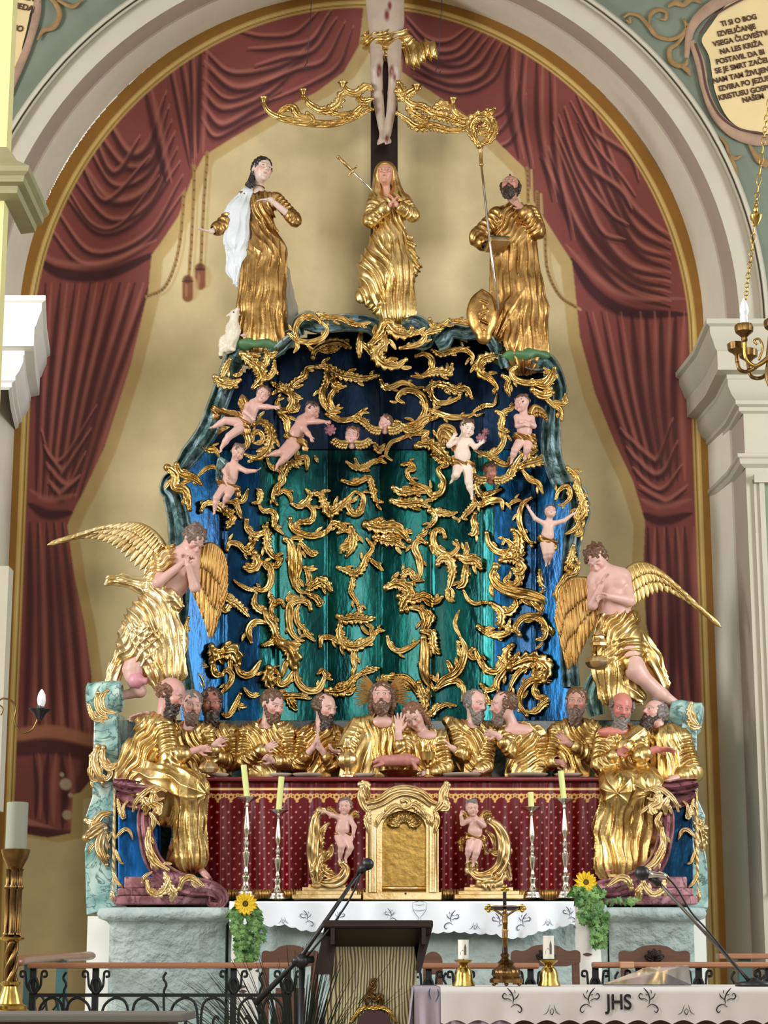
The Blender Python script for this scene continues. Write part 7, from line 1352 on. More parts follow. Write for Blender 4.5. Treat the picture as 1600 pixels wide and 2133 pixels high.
# ---------------------------------------------------------------- communion rail
def scr(g, pts, w, D, d=.012): g.tube([P(x, y, D) for x, y in crom(pts, 7)], w*D/FPX*.5, 8, flat=1.)
def spiral(cx, cy, r0, r1, a0, turns, n=26): t = np.linspace(0, 1, n); a = a0+turns*2*pi*t; r = r0+(r1-r0)*t; return list(zip(cx+r*np.cos(a), cy+r*np.sin(a)))
def rail(label, x0, x1, y, D, posts, kind=0):
    t = thing('communion_rail', label, 'railing', (P((x0+x1)/2, y, D)[0], D-11, 0))
    g = G(); a_, b_ = P(x0, y, D), P(x1, y, D); g.box((a_+b_)/2, (b_[0]-a_[0], .10, 12*D/FPX)); g.mk('handrail', M['rail'], t, smooth=False, bevel=.008)
    for yy in (y+62, y+190): g = G(); a_, b_ = P(x0+10, yy, D), P(x1-4, yy, D); g.box((a_+b_)/2, (b_[0]-a_[0], .03, 7*D/FPX)); g.mk('crossbar', M['iron'], t, smooth=False)
    for px in posts:
        a_ = P(px, y+5, D); g = G(); g.box((a_[0], a_[1], a_[2]/2), (.026, .026, a_[2])); g.mk('post', M['iron'], t, smooth=False)
        for sx in (-1, 1): g = G(); scr(g, [(px+sx*20, y+24), (px+sx*27, y+22), (px+sx*26, y+13), (px+sx*18, y+14), (px+sx*16, y+28), (px+sx*14, y+44), (px+sx*4, y+58)], 5, D-.02); g.mk('scroll', M['iron'], t)
        for sx in (-1, 1): g = G(); scr(g, [(px+sx*4, y+26), (px+sx*9, y+38), (px+sx*6, y+52), (px, y+58)], 6, D-.03); g.mk('leaf', M['iron'], t)
    xs_ = sorted(posts); 
    for a, b in zip(xs_[:-1], xs_[1:]):
        m = (a+b)/2; n_ = 2 if b-a > 150 else 1
        for i in range(n_):
            for sx in (-1, 1):
                c = a+(b-a)*(i+.5)/n_+sx*(b-a)/n_*.22; w_ = (b-a)/n_*.2
                g = G(); scr(g, [(c-sx*w_*.9, y+190), (c-sx*w_, y+130), (c-sx*w_*.8, y+80), (c, y+68), (c+sx*w_*.8, y+84), (c+sx*w_*.95, y+115), (c+sx*w_*.4, y+134), (c-sx*w_*.1, y+120), (c+sx*w_*.1, y+106), (c+sx*w_*.35, y+112)], 5.5, D-.015); g.mk('scroll', M['iron'], t)
        g = G(); scr(g, [(m+3, y+14), (m-3, y+26), (m+3, y+40), (m-2, y+56), (m-2, y+100)], 5, D-.02); g.mk('spear', M['iron'], t)
    return t
rail('curved wrought iron communion rail with brown handrail on the left side', 60, 612, 2011, 8.7, [70, 200, 487, 600])
rail('wrought iron rail section behind the candle holders, between lectern and chair', 878, 1122, 2012, 8.9, [893, 960, 1105])
rail('long wrought iron rail section at the right with a pale joint in its handrail', 1234, 1700, 2010, 8.7, [1240, 1330, 1455, 1600])
g = G(); a_, b_ = P(1290, 2010, 8.66), P(1318, 2010, 8.66); g.box((a_+b_)/2, (b_[0]-a_[0], .11, 13*8.7/FPX)); jt = [o for o in bpy.data.objects if o.name.startswith('communion_rail')][-1]; g.mk('joint_piece', mat('pale_rail_wood', S(196, 150, 112), .45), bpy.data.objects['communion_rail.002'], smooth=False, bevel=.004)
t = thing('communion_rail', 'short far railing piece at the right edge behind the boom', 'railing', (P(1600, 1992, 10.0)[0], -1, 0))
g = G(); a_, b_ = P(1494, 1992, 10.0), P(1760, 1992, 10.0); g.box((a_+b_)/2, (b_[0]-a_[0], .1, .026)); g.mk('handrail', M['rail'], t, smooth=False, bevel=.005)
for px in (1550, 1700): a_ = P(px, 1998, 10); g = G(); g.box((a_[0], a_[1], a_[2]/2), (.06, .04, a_[2])); g.mk('post', mat('green_iron', S(58, 96, 92), .5) if px == 1550 else bpy.data.materials['green_iron'], t, smooth=False)
g = G(); scr(g, spiral(1586, 2030, 6, 18, 0, 1.3), 5, 10.0); g.mk('scroll', M['iron'], t)
t = thing('communion_rail', 'far left return of the communion rail with pale handrail running to the altar', 'railing', (P(110, 2000, 9.6)[0], -1.4, 0))
g = G(); q = [P(30, 2004, 8.7), P(60, 1999, 9.2), P(120, 1995, 10.0), P(186, 1991, 10.6)]; g.tube(crom(q, 5), .022, 10, flat=1.6); g.mk('handrail', M['rail'], t)
for q_ in (P(64, 2006, 9.2), P(130, 2000, 10.0)): g = G(); g.box((q_[0], q_[1], q_[2]/2), (.05, .05, q_[2])); g.mk('post', bpy.data.materials['green_iron'], t, smooth=False)
for i in range(4): g = G(); scr(g, [(52+i*24, 2120), (48+i*24, 2086), (60+i*24, 2074), (70+i*24, 2090), (62+i*24, 2104)], 5, 9.3+i*.2); g.mk('scroll', M['iron'], t)
# ---------------------------------------------------------------- sunflower stands
def ivy(g, x0, x1, y0, y1, D, n, sz, sd, dens=None):
    random.seed(sd)
    for i in range(n):
        t_ = random.random(); y = y0+(y1-y0)*t_; w_ = (x1-x0)/2*(1-.35*t_); x = (x0+x1)/2+random.uniform(-1, 1)*w_; d = D-random.uniform(0, .09); s_ = sz*random.uniform(.6, 1.2)*D/FPX; a = random.uniform(0, 2*pi); o_ = P(x, y, d); tl = random.uniform(-.8, .8); t2 = random.uniform(-.6, .6)
        pts = [(0, -1), (.35, -.4), (1, -.3), (.55, .15), (.7, .7), (.0, .5), (-.7, .7), (-.55, .15), (-1, -.3), (-.35, -.4)]
        V = [o_+s_*np.array([u*math.cos(a)-v*math.sin(a), .4*(u*tl+v*t2)-(.18 if k % 2 else 0)*abs(u), u*math.sin(a)+v*math.cos(a)]) for k, (u, v) in enumerate(pts)]
        V.append(o_+s_*np.array([0, -.12, 0])); g.add(V, [(k, (k+1) % 10, 10) for k in range(10)])
def sunflower(parent, px, py, r_, D):
    s = D/FPX; o_ = P(px, py, D); g = G(); random.seed(int(px))
    for layer, n_ in ((0, 15), (1, 13)):
        for i in range(n_):
            a = (i+.5*layer)*2*pi/n_+random.uniform(-.08, .08); d = np.array([math.cos(a), -.25-.2*layer, math.sin(a)]); x = np.array([-math.sin(a), 0, math.cos(a)]); rws = []
            for u in np.linspace(.28, 1, 7): w_ = .17*math.sin(pi*min(1, (u-.12)/.9))**.8; c = o_+d*r_*s*u*(1-.12*layer)+np.array([0, -.02*layer+.012*u*u, 0]); rws.append([c-x*w_*r_*s, c+np.array([0, .004, 0]), c+x*w_*r_*s])
            g.grid(np.array(rws))
    g.mk('petals', M['petal'], parent); g = G(); g.ball(o_+np.array([0, -.012, 0]), r_*s*.34, 9, (1, .45, 1)); g.mk('seed_head', M['seed'], parent)
birch = mat('birch_bark', S(226, 222, 212), .8, bump=.5, bs=14, col2=S(236, 234, 228), vs_=9); 
def stand(px, py, D, label, flo, iv, trunkx, ytop, shelf=None):
    t = thing('flower_stand', label, 'flower arrangement', (P(px, py, D)[0], D-11, 0)); s = D/FPX
    a_ = P(trunkx[0], ytop, D); b_ = P(trunkx[1], ytop, D); r_ = (b_[0]-a_[0])/2; c = (a_+b_)/2
    V = Vol(); g = G(); n = 26; zs = np.linspace(0, a_[2], 60); an = np.arange(n)*2*pi/n
    rows = [[(c[0]+r_*(1+.05*math.sin(z*9+q*2)+.03*math.sin(q*5+z*20))*math.cos(q), D-11+r_*math.sin(q), z) for q in np.r_[an, an[0]]] for z in zs]
    g.grid(np.array(rows)); g.add([(c[0]+r_*math.cos(q), D-11+r_*math.sin(q), zs[-1]) for q in an], [tuple(range(n))]); g.mk('birch_trunk', birch, t)
    g = G(); random.seed(int(px))
    for i in range(16):
        z = random.uniform(.2, a_[2]-.05); q = random.uniform(-pi, 0); w_ = random.uniform(.15, .5); 
        rows = [[(c[0]+r_*1.065*math.cos(q+u*w_), D-11+r_*1.065*math.sin(q+u*w_), z+v*.008*(1-u*u)) for u in np.linspace(-1, 1, 6)] for v in (-1, 1)]; g.grid(np.array(rows))
    g.mk('bark_marks', mat('bark_dark', S(92, 72, 60), .9) if 'bark_dark' not in bpy.data.materials else bpy.data.materials['bark_dark'], t, kind='stuff')
    sunflower(t, *flo, D-.12)
    g = G(); q = P(flo[0], flo[1]+4, D-.1); g.tube(crom([q, q+np.array([.01, .03, -.08]), np.array([c[0], D-11, a_[2]-.02])], 5), .006, 6); g.mk('stem', M['leaf'], t)
    for i, (dx, dy, an_) in enumerate(((-26, 14, 200), (24, 12, -20), (-18, 30, 230), (20, 32, -60), (-34, 28, 190))):
        g = G(); o_ = P(flo[0]+dx*.35, flo[1]+dy*.6, D-.09); d = np.array([math.cos(R(an_)), -.3, math.sin(R(an_))]); x = np.array([-math.sin(R(an_)), .1, math.cos(R(an_))]); rws = []
        for u in np.linspace(0, 1, 8): w_ = .3*math.sin(pi*u**.7)+.01; cc = o_+d*30*s*u+np.array([0, -.01*math.sin(u*3), -.02*u*u]); rws.append([cc-x*w_*30*s, cc+np.array([0, .006, 0]), cc+x*w_*30*s])
        g.grid(np.array(rws)); g.mk('sunflower_leaf', M['leaf'], t)
    for k, (x0, x1, y0, y1, n_) in enumerate(iv): g = G(); ivy(g, x0, x1, y0, y1, D-.08, n_, 6.5, k+int(px)); g.mk('ivy', M['ivy'], t, kind='stuff', smooth=False)
    return t
stand(512, 2000, 10.2, 'sunflower with trailing ivy on the white birch trunk at the left of the altar', (512, 1883, 25), [(478, 548, 1898, 2004, 330), (530, 556, 1930, 1962, 16)], (482, 538), 1932)
stand(1218, 2000, 10.2, 'sunflower with long trailing ivy on the birch trunk at the right of the altar', (1220, 1838, 24), [(1196, 1262, 1848, 1925, 260), (1226, 1268, 1900, 1974, 230), (1255, 1330, 1872, 1886, 30)], (1196, 1250), 1880)
# ---------------------------------------------------------------- lectern
DL = 8.0; t = thing('lectern', 'dark wooden lectern with pale grained front panel and gilt framed shield', 'lectern', (P(782, 2100, DL)[0], DL-11, 0))
g = G(); tf, bf = P([676, 900], [1918, 1918], DL-.12), P([656, 884], [2034, 2034], DL+.02)
tf = P([672, 902], [1917, 1917], DL+.05); lo = P([656, 884], [2032, 2032], DL-.35)
# sloping desk seen from below: front lip, boards, side cheeks
def slab(g, a, b, c, d, th): V = np.array([a, b, c, d], float); n = nrm(np.cross(V[1]-V[0], V[3]-V[0])); W2 = np.vstack([V, V+n*th]); g.add(W2, [(3, 2, 1, 0), (4, 5, 6, 7), (0, 1, 5, 4), (1, 2, 6, 5), (2, 3, 7, 6), (3, 0, 4, 7)])
g = G(); a_, b_ = P(672, 1933, DL-.2), P(902, 1917, DL-.2); g.box(((a_+b_)/2), (b_[0]-a_[0], .05, b_[2]-a_[2])); g.mk('desk_edge', M['wood_dark'], t, smooth=False, bevel=.006)
g = G(); a_, b_, c_, d_ = P(676, 1934, DL-.2), P(898, 1934, DL-.2), P(872, 2026, DL+.30), P(700, 2026, DL+.30); slab(g, a_, b_, c_, d_, .02); g.mk('desk_board', M['wood_dark'], t, smooth=False)
for (x0, y0, x1, y1, x2, y2, x3, y3) in ((690, 1934, 700, 1966, 700, 1966, 690, 1966), (878, 1934, 886, 1966, 880, 1966, 872, 1966)):
    g = G(); a_ = P(x0+4, 1950, DL-.14); g.box(a_, (.016, .16, .062)); g.mk('bracket', M['wood_dark'], t, smooth=False)
cutpoly('side_cheek', [(676, 1930), (700, 1930), (692, 2030), (654, 2030)], DL-.12, DL+.26, M['wood_dark'], t); cutpoly('side_cheek', [(878, 1930), (902, 1930), (876, 2028), (866, 2020)], DL-.12, DL+.26, M['wood_dark'], t)
grain = bpy.data.materials.new('grained_veneer'); grain.use_nodes = True; nt = grain.node_tree; B = nt.nodes['Principled BSDF']; tc_ = nt.nodes.new('ShaderNodeTexCoord'); mp = nt.nodes.new('ShaderNodeMapping'); mp.inputs['Scale'].default_value = (1, 1, .28)
wv = nt.nodes.new('ShaderNodeTexWave'); wv.inputs['Scale'].default_value = 26; wv.inputs['Distortion'].default_value = 16; wv.inputs['Detail'].default_value = 3; wv.inputs['Detail Scale'].default_value = .35; rr_ = nt.nodes.new('ShaderNodeValToRGB'); rr_.color_ramp.elements[0].color = (*S(78, 62, 38), 1); rr_.color_ramp.elements[0].position = .15; rr_.color_ramp.elements[1].color = (*S(196, 186, 136), 1); rr_.color_ramp.elements[1].position = .75
nt.links.new(tc_.outputs['Object'], mp.inputs['Vector']); nt.links.new(mp.outputs['Vector'], wv.inputs['Vector']); nt.links.new(wv.outputs['Fac'], rr_.inputs['Fac']); nt.links.new(rr_.outputs['Color'], B.inputs['Base Color']); B.inputs['Roughness'].default_value = .45
side = [(690, 1964), (686, 2010), (686, 2050), (682, 2082), (676, 2110), (676, 2160), (690, 2300), (880, 2300), (892, 2160), (890, 2110), (872, 2080), (868, 2050), (868, 2010), (862, 1964)]
cutpoly('front_panel', side, DL, DL+.04, grain, t, bevel=.003); cutpoly('back_box', [(694, 1990), (700, 2300), (872, 2300), (862, 1990)], DL+.04, DL+.32, M['wood_dark'], t)
cutpoly('shield', [(744, 2133), (748, 2118), (762, 2106), (778, 2102), (796, 2106), (810, 2118), (816, 2133), (818, 2170), (780, 2200), (742, 2170)], DL-.02, DL, mat('maroon_paint', S(62, 26, 24), .4), t)
orn(I1, [(0, 5, [(732, 2128), (740, 2116), (752, 2102), (770, 2098), (780, 2100), (792, 2098), (808, 2104), (820, 2120), (828, 2130)]), (0, 4, [(736, 2134), (744, 2160), (778, 2196), (816, 2160), (824, 2134)])], DL-.01, 'gilt_frame', t, M['brass'])
orn(I1, [(2, 6, [(764, 2094), (762, 2078), (772, 2072), (780, 2082), (792, 2074), (794, 2088), (786, 2098)]), (0, 7, [(778, 2074), (770, 2062), (780, 2054), (774, 2044), (782, 2040)])], DL-.01, 'gilt_crest', t, M['brass_dark'])
# ---------------------------------------------------------------- microphones
t = thing('microphone_stand', 'black microphone on long black boom beside the lectern', 'microphone', (P(545, 2072, 7.9)[0], -3.1, 0))
g = G(); g.ball(P(766, 1800, 7.75), .0235, 10); g.mk('microphone_head', M['black'], t); g = G(); g.tube([P(762, 1802, 7.75), P(748, 1818, 7.76)], [.02, .012], 12); g.mk('microphone_body', M['black'], t)
g = G(); g.tube([P(752, 1812, 7.76), P(628, 1992, 7.83), P(532, 2090, 7.9)], [.007, .009, .012], 10); g.mk('boom', M['black'], t)
g = G(); g.tube(crom([P(752, 1816, 7.75), P(730, 1870, 7.77), P(690, 1930, 7.8), P(640, 1992, 7.83)], 6), .004, 6); g.mk('cable', M['black'], t)
g = G(); g.ball(P(628, 2002, 7.82), .028, 8); g.tube([P(610, 2002, 7.8), P(652, 1998, 7.84)], .014, 10); g.mk('clamp', M['black'], t)
g = G(); q = P(628, 2004, 7.83); g.tube([q, (q[0], q[1], .03)], .011, 10); g.mk('pole', M['black'], t); g = G(); g.lathe((q[0], q[1], 0), [(.16, 0), (.16, .02), (.03, .035), (.02, .06)], 24); g.mk('base', M['black'], t)
t = thing('microphone_stand', 'microphone with silver body on a slanting grey boom in front of the right pedestal', 'microphone', (P(1570, 2052, 7.4)[0], -3.6, P(1200, 2056, 7.25)[2]))
a_, b_ = P(1342, 1820, 7.3), P(1382, 1824, 7.3); g = G(); g.ball(P(1338, 1819, 7.3), .028, 10, (1, 1, .95)); g.mk('microphone_head', M['black'], t); g = G(); g.tube([a_, (a_+b_)/2, b_, P(1390, 1826, 7.3)], [.018, .012, .009, .004], 12); g.mk('microphone_body', M['silver'], t)
g = G(); g.tube([P(1354, 1826, 7.31), P(1374, 1842, 7.31)], .013, 10); g.mk('clip', M['black'], t); g = G(); g.tube([P(1372, 1838, 7.31), P(1568, 2050, 7.42)], [.006, .0075], 10); g.mk('boom', mat('grey_metal', S(110, 104, 98), .35, .8), t)
g = G(); g.tube(crom([P(1388, 1825, 7.3), P(1410, 1850, 7.31), P(1440, 1900, 7.33), P(1480, 1945, 7.36), P(1560, 2046, 7.4)], 6), .0035, 6); g.mk('cable', M['black'], t)
g = G(); q = P(1572, 2054, 7.42); g.tube([P(1560, 2042, 7.41), P(1584, 2070, 7.42)], .014, 10); zt9 = P(1200, 2056, 7.25)[2]+.001; g.tube([q, (q[0], q[1], zt9)], .010, 10); g.lathe((q[0], q[1], zt9), [(.07, 0), (.07, .012), (.02, .02), (.012, .03)], 24); g.mk('pole', M['black'], t)
# ---------------------------------------------------------------- dark grass by the lectern
t = thing('potted_grass', 'dark tuft of arching ornamental grass in front of the left rail', 'plant', (P(620, 2133, 8.1)[0], -2.9, 0)); random.seed(8); g = G(); o0 = np.array([P(620, 2133, 8.1)[0], -2.9, .34])
for i in range(380):
    a = random.uniform(-pi/2-1.5, -pi/2+1.5)+pi/2; h_ = random.uniform(.45, .85); sp = random.gauss(0, .16); dy = random.uniform(-.2, .2); n_ = 9; w_ = random.uniform(.005, .010); arch_ = random.uniform(.3, 1.2)
    rws = []
    for u in np.linspace(0, 1, n_): c = o0+np.array([sp*1.8*u**1.4*(1+arch_*.4*u), dy*u**1.5, h_*(u-.22*arch_*u**3*abs(sp)*4)]); rws.append([c-np.array([w_*(1-u*.9), 0, 0]), c+np.array([w_*(1-u*.9), .001, 0])])
    g.grid(np.array(rws))
g.mk('blades', M['dark_leaf'], t, kind='stuff'); g = G(); g.lathe((o0[0], o0[1], 0), [(.12, 0), (.15, .3), (.165, .32), (.165, .36), (.14, .36), (.13, .33)], 24); g.mk('pot', mat('terracotta', S(96, 58, 42), .7), t, sharp=40)
# ---------------------------------------------------------------- front altar
DF_ = 7.25; zt2 = P(1200, 2056, DF_)[2]; xo = P(925, 2060, DF_)[0]; xa = P(872, 2060, DF_)[0]; xb = P(1760, 2060, DF_)[0]
t = thing('front_altar', 'front altar table of brown wood almost covered by its linen', 'altar', ((xa+xb)/2, DF_-11+.4, 0))
g = G(); g.box(((xa+xb)/2, DF_-11+.45, zt2-.03), (xb-xa-.02, .84, .05)); g.mk('table_top', M['wood'], t, smooth=False, bevel=.006); g = G(); g.box(((xa+xb)/2, DF_-11+.47, (zt2-.06)/2), (xb-xa-.16, .62, zt2-.07)); g.mk('pedestal', M['wood'], t, smooth=False, bevel=.01)
xs = np.linspace(xo-.012, xb, 420); zt3 = zt2-.0; s = DF_/FPX
def hemf(x): u = (x-xo)/s; return P(1200, 2113, DF_)[2]-.006+.009*np.abs(np.sin(u*pi/46.))*1.6-.012
rows = [np.stack([xs, np.full(420, DF_-11+.88), np.full(420, zt3)], -1), np.stack([xs, np.full(420, DF_-11+.012), np.full(420, zt3)], -1), np.stack([xs, np.full(420, DF_-11), np.full(420, zt3-.008)], -1)]
for k in np.linspace(.08, 1, 14): hz = hemf(xs)-.016; rows.append(np.stack([xs, DF_-11-.004+.004*np.sin(xs*21)*k+.003*np.sin(xs*47+1)*k, (zt3-.008)*(1-k)+hz*k], -1))
g = G(); g.grid(np.stack(rows, 1)); FC = g.mk('altar_linen', M['grey_linen'], label='cream linen cloth with black cutwork letters over the front altar', cat='cloth')
xu = np.linspace(xa-.015, xo+.25, 160); rows = [np.stack([xu, np.full(160, DF_-11+.88), np.full(160, zt2-.002)], -1), np.stack([xu, np.full(160, DF_-11+.02), np.full(160, zt2-.002)], -1)]
for k in np.linspace(.02, 1, 16): rows.append(np.stack([xu, DF_-11+.014+(.010*np.sin(xu*120)+.006*np.sin(xu*61+1))*k, zt2-.004-(.17+.006*np.abs(np.sin(xu*70)))*k], -1))
g = G(); g.grid(np.stack(rows, 1)); UC = g.mk('under_cloth', mat('lilac_linen', S(150, 140, 148), .8, bump=.1), label='lilac grey folded under cloth showing at the left end of the front altar', cat='cloth')
ys = np.linspace(DF_-11+.02, DF_-11+.88, 90); rows = [np.stack([np.full(90, xa-.016)-(.012*np.sin(ys*30+1)+.006*np.sin(ys*67)+.01)*k, ys, np.full(90, zt2-.003-.2*k)], -1) for k in np.linspace(0, 1, 12)]
g = G(); g.grid(np.stack(rows, 0)); g.mk('side_drape', bpy.data.materials['lilac_linen'], UC)
g = G(); cut(g, [([(896, 2058), (894, 2070), (898, 2082)], 3), ([(912, 2060), (914, 2072), (908, 2086)], 3)], lambda x, y: DF_-.006+0*x); g.mk('embroidery', emb, UC, smooth=False)
emb = mat('black_cutwork', S(26, 26, 30), .9); dfl = lambda x, y: DF_-.014+0*x
embroidery(FC, [('spray', 1068, 2092, -.95), ('drop', 1150, 2108, .95), ('spray', 1228, 2092, .95), ('spray', 1352, 2092, -.95), ('drop', 1430, 2108, .95), ('spray', 1512, 2092, .95)][:6], dfl)
V_, F_ = text('JHS', 1290, 2102, 42, DF_-.016, None, 'lettering', FC, 0, sx=.85); g = G(); g.add(V_, F_); g.mk('lettering', emb, FC, smooth=False)
DC = 7.45; ztab = zt3+.001
def atz(px, D): return np.array([xw(px, 2050, D), D-11, ztab])
def altar_candle(px, label, w_, h_, lab2):
    t = thing('brass_candle_holder', label, 'candle holder', atz(px, DC), 'brass candle holders on the front altar'); s = DC/FPX
    g = G(); g.lathe(atz(px, DC), [(r*s, z*s*1.0) for r, z in [(23, 0), (23, 3), (19, 12), (19, 22), (16, 32), (10, 39), (8, 42), (17, 48), (19, 51), (18, 52), (8, 47), (.5, 46)]], 32); g.mk('bell_body', M['brass'], t, sharp=45)
    q = atz(px, DC)+np.array([0, 0, 46*s]); g = G(); g.tube([q, q+np.array([0, 0, 10*s])], .0025, 6); g.mk('spike', M['brass'], t)
    q = q+np.array([0, 0, 8*s]); t = thing('church_candle', lab2, 'candle', q); g = G(); g.lathe(q, [(w_*s, 0), (w_*s, h_*s), (w_*s*.8, h_*s-.002), (w_*s*.3, h_*s-.006)], 28); g.mk('wax', M['wax_white'], t, sharp=40)
    # printed church picture: roof, tower, walls as thin relief on the wax
    g = G()
    for poly in ([(-6, 8), (-6, 14), (-2, 19), (2, 14), (2, 8)], [(1, 8), (1, 24), (3, 32), (5, 24), (5, 8)], [(-8, 6), (8, 6), (8, 7.4), (-8, 7.4)]):
        pts = [(x*s*w_/10, z*s*h_/40) for x, z in poly]; V = [(q[0]+x, q[1]-math.sqrt(max(1e-9, (w_*s)**2-x*x))-.0006, q[2]+z) for x, z in pts]; g.add(V, [tuple(range(len(V)))])
    g.mk('church_print', mat('print_ink', S(92, 88, 84), .8) if 'print_ink' not in bpy.data.materials else bpy.data.materials['print_ink'], t, smooth=False)
    g = G(); g.tube([q+np.array([0, 0, h_*s-.006]), q+np.array([0, 0, h_*s+.008])], .001, 5); g.mk('wick', M['black'], t)
altar_candle(966, 'left brass bell shaped candle holder on the front altar', 11, 38, 'shorter white candle with a printed church, left of the brass crucifix')
altar_candle(1144, 'right brass bell shaped candle holder on the front altar', 11.5, 46, 'taller white candle with a printed church, right of the brass crucifix')
t = thing('altar_crucifix', 'brass standing crucifix on lobed foot in the middle of the front altar', 'crucifix', atz(1055, DC)); s = DC/FPX; z_ = lambda py: P(1050, py, DC)[2]
for dx in (-26, 0, 27): g = G(); g.ball(atz(1055+dx, DC-.03)+np.array([0, 0, .008]), .008, 6); g.mk('foot_ball', M['brass_dark'], t)
g = G(); g.lathe(atz(1055, DC)+np.array([0, 0, .012]), [(34*s, 0), (34*s, 7*s), (30*s, 10*s)], 28); g.lathe(atz(1055, DC)+np.array([0, 0, .012+9*s]), [(24*s, 0), (28*s, 7*s), (27*s, 16*s), (18*s, 22*s), (14*s, 26*s), (17*s, 31*s), (10*s, 36*s)], 40, flute=(10, .07)); g.mk('foot', M['brass_dark'], t, sharp=50)
g = G(); g.lathe(np.array([xw(1052, 2000, DC), DC-11, z_(2006)]), [(8*s, 0), (11*s, 5*s), (7*s, 10*s), (10*s, 16*s), (6*s, 20*s)], 20); g.mk('knop', M['brass_dark'], t, sharp=50)
g = G(); c0 = P(1052, 1990, DC); c1 = P(1052, 1858, DC); g.box((c0+c1)/2, (7*s, 6*s, c1[2]-c0[2])); a0, a1 = P(1022, 1892, DC), P(1084, 1892, DC); g.box((a0+a1)/2, (a1[0]-a0[0], 6*s, 7*s))
g.mk('cross', M['wood_dark'], t, smooth=False, bevel=.001)
for (x, y) in ((1018, 1892), (1088, 1892), (1052, 1852)):
    g = G()
    for dx, dy in ((0, -5), (0, 5), (-5, 0), (5, 0)): g.ball(P(x+dx, y+dy, DC), 4.2*s, 6, (1, .6, 1))
    g.mk('trefoil_end', M['brass'], t)
for x0, y0, x1, y1 in ((1022, 1887, 1084, 1887), (1022, 1897, 1084, 1897), (1047, 1900, 1047, 1985), (1057, 1900, 1057, 1985)): g = G(); g.tube([P(x0, y0, DC-.004), P(x1, y1, DC-.004)], .0018, 6); g.mk('gilt_edge', M['brass'], t)
f = Fig(1052, 1990, DC-.02); f.head(1053, 1898, 11, 0, 25, 12, -6); f.b.limb([q3(p) for p in [(1053, -5, 1908), (1053, -6, 1922), (1052, -5, 1936)]], [5.4, 5, 5], 2, .8)
for sx in (-1, 1): f.b.limb([q3(p) for p in [(1053+sx*4, -5, 1907), (1053+sx*16, -6, 1899), (1053+sx*28, -5, 1892)]], [2.6, 2.2, 1.6], 1.5); f.b.limb([q3(p) for p in [(1052+sx*2.6, -5, 1938), (1052+sx*2.4, -9, 1954), (1052+sx*1, -5, 1972)]], [3.6, 2.6, 1.7], 1.5)
Vv, Ff = f.b.mesh(.6); mk('corpus', f.fr.w(Vv), Ff, M['brass_dark'], t)
g = G(); g.ball(P(1053, 1938, DC-.03), 6.2*s, 7, (1, .7, .7)); g.mk('loincloth', M['brass'], t)
# clear book stand
gl = mat('clear_acrylic', (.95, .97, .97), .04, trans=.96); t = thing('book_stand', 'clear acrylic book stand standing on the front altar linen', 'book stand', atz(1370, 7.55))
def plate4(g, pts, th=.004):
    V = np.array(pts, float); n = nrm(np.cross(V[1]-V[0], V[3]-V[0])); W2 = np.vstack([V, V+n*th]); g.add(W2, [(3, 2, 1, 0), (4, 5, 6, 7), (0, 1, 5, 4), (1, 2, 6, 5), (2, 3, 7, 6), (3, 0, 4, 7)])
g = G(); a_, b_ = atz(1255, 7.38), atz(1440, 7.38); c_, d_ = atz(1436, 7.7)+np.array([0, 0, .07]), atz(1350, 7.7)+np.array([0, 0, .064]); plate4(g, [a_+[0, 0, .003], b_+[0, 0, .003], c_, d_]); g.mk('sloping_plate', gl, t, smooth=False)
g = G(); plate4(g, [atz(1356, 7.7)+[0, 0, .001], atz(1434, 7.7)+[0, 0, .001], atz(1434, 7.7)+[0, 0, .064], atz(1356, 7.7)+[0, 0, .06]]); g.mk('back_plate', gl, t, smooth=False)
# ---------------------------------------------------------------- tall candlestick at the left edge
DK_ = 6.8; sK = DK_/FPX; o_ = np.array([xw(24, 2000, DK_), DK_-11, zpy(2112, DK_)]); t = thing('tall_candlestick', 'tall aged brass floor candlestick with clustered columns at the left picture edge', 'candlestick', (o_[0], o_[1], 0))
g = G(); g.lathe(o_, [(r*sK, z*sK) for r, z in [(40, 0), (40, 6), (34, 10), (34, 16), (26, 20), (22, 34), (17, 46), (15, 54), (20, 58), (20, 62), (11, 66)]], 32); g.mk('foot', M['brass'], t, sharp=45)
g = G(); q = o_+np.array([0, 0, 60*sK]); z0 = 0
for i in range(3):
    pts = [q+np.array([8*sK*math.cos(a+i*2.09), 8*sK*math.sin(a+i*2.09), z*sK]) for a, z in zip(np.linspace(0, 5, 30), np.linspace(0, 84, 30))]; g.tube(pts, 6*sK, 8)
g.mk('twisted_shaft', M['brass_dark'], t)
g = G(); q = o_+np.array([0, 0, 142*sK]); g.lathe(q, [(r*sK, z*sK) for r, z in [(10, 0), (24, 5), (25, 9), (14, 14), (10, 18)]], 28); g.mk('collar', M['brass'], t, sharp=45)
for a in (-2.6, -1.57, -.5, 1.57): g = G(); g.lathe(q+np.array([14*sK*math.cos(a), 14*sK*math.sin(a), 14*sK]), [(r*sK, z*sK) for r, z in [(7, 0), (7, 4), (5, 6), (5, 90), (8, 93), (8, 98), (5, 101), (5, 128), (8, 132)]], 16); g.mk('column', M['brass_dark'], t, sharp=45)
g = G(); q2 = q+np.array([0, 0, 140*sK]); g.lathe(q2, [(r*sK, z*sK) for r, z in [(12, 0), (16, 10), (26, 30), (29, 40), (30, 46), (26, 47), (2, 44)]], 28); g.mk('cup', M['brass_dark'], t, sharp=45)
g = G(); g.lathe((o_[0], o_[1], 0), [(.14, 0), (.14, .03), (.09, .06), (.07, .1), (.07, o_[2]-.01), (.065, o_[2])], 24); g.mk('pedestal', M['brass_dark'], t, sharp=45)
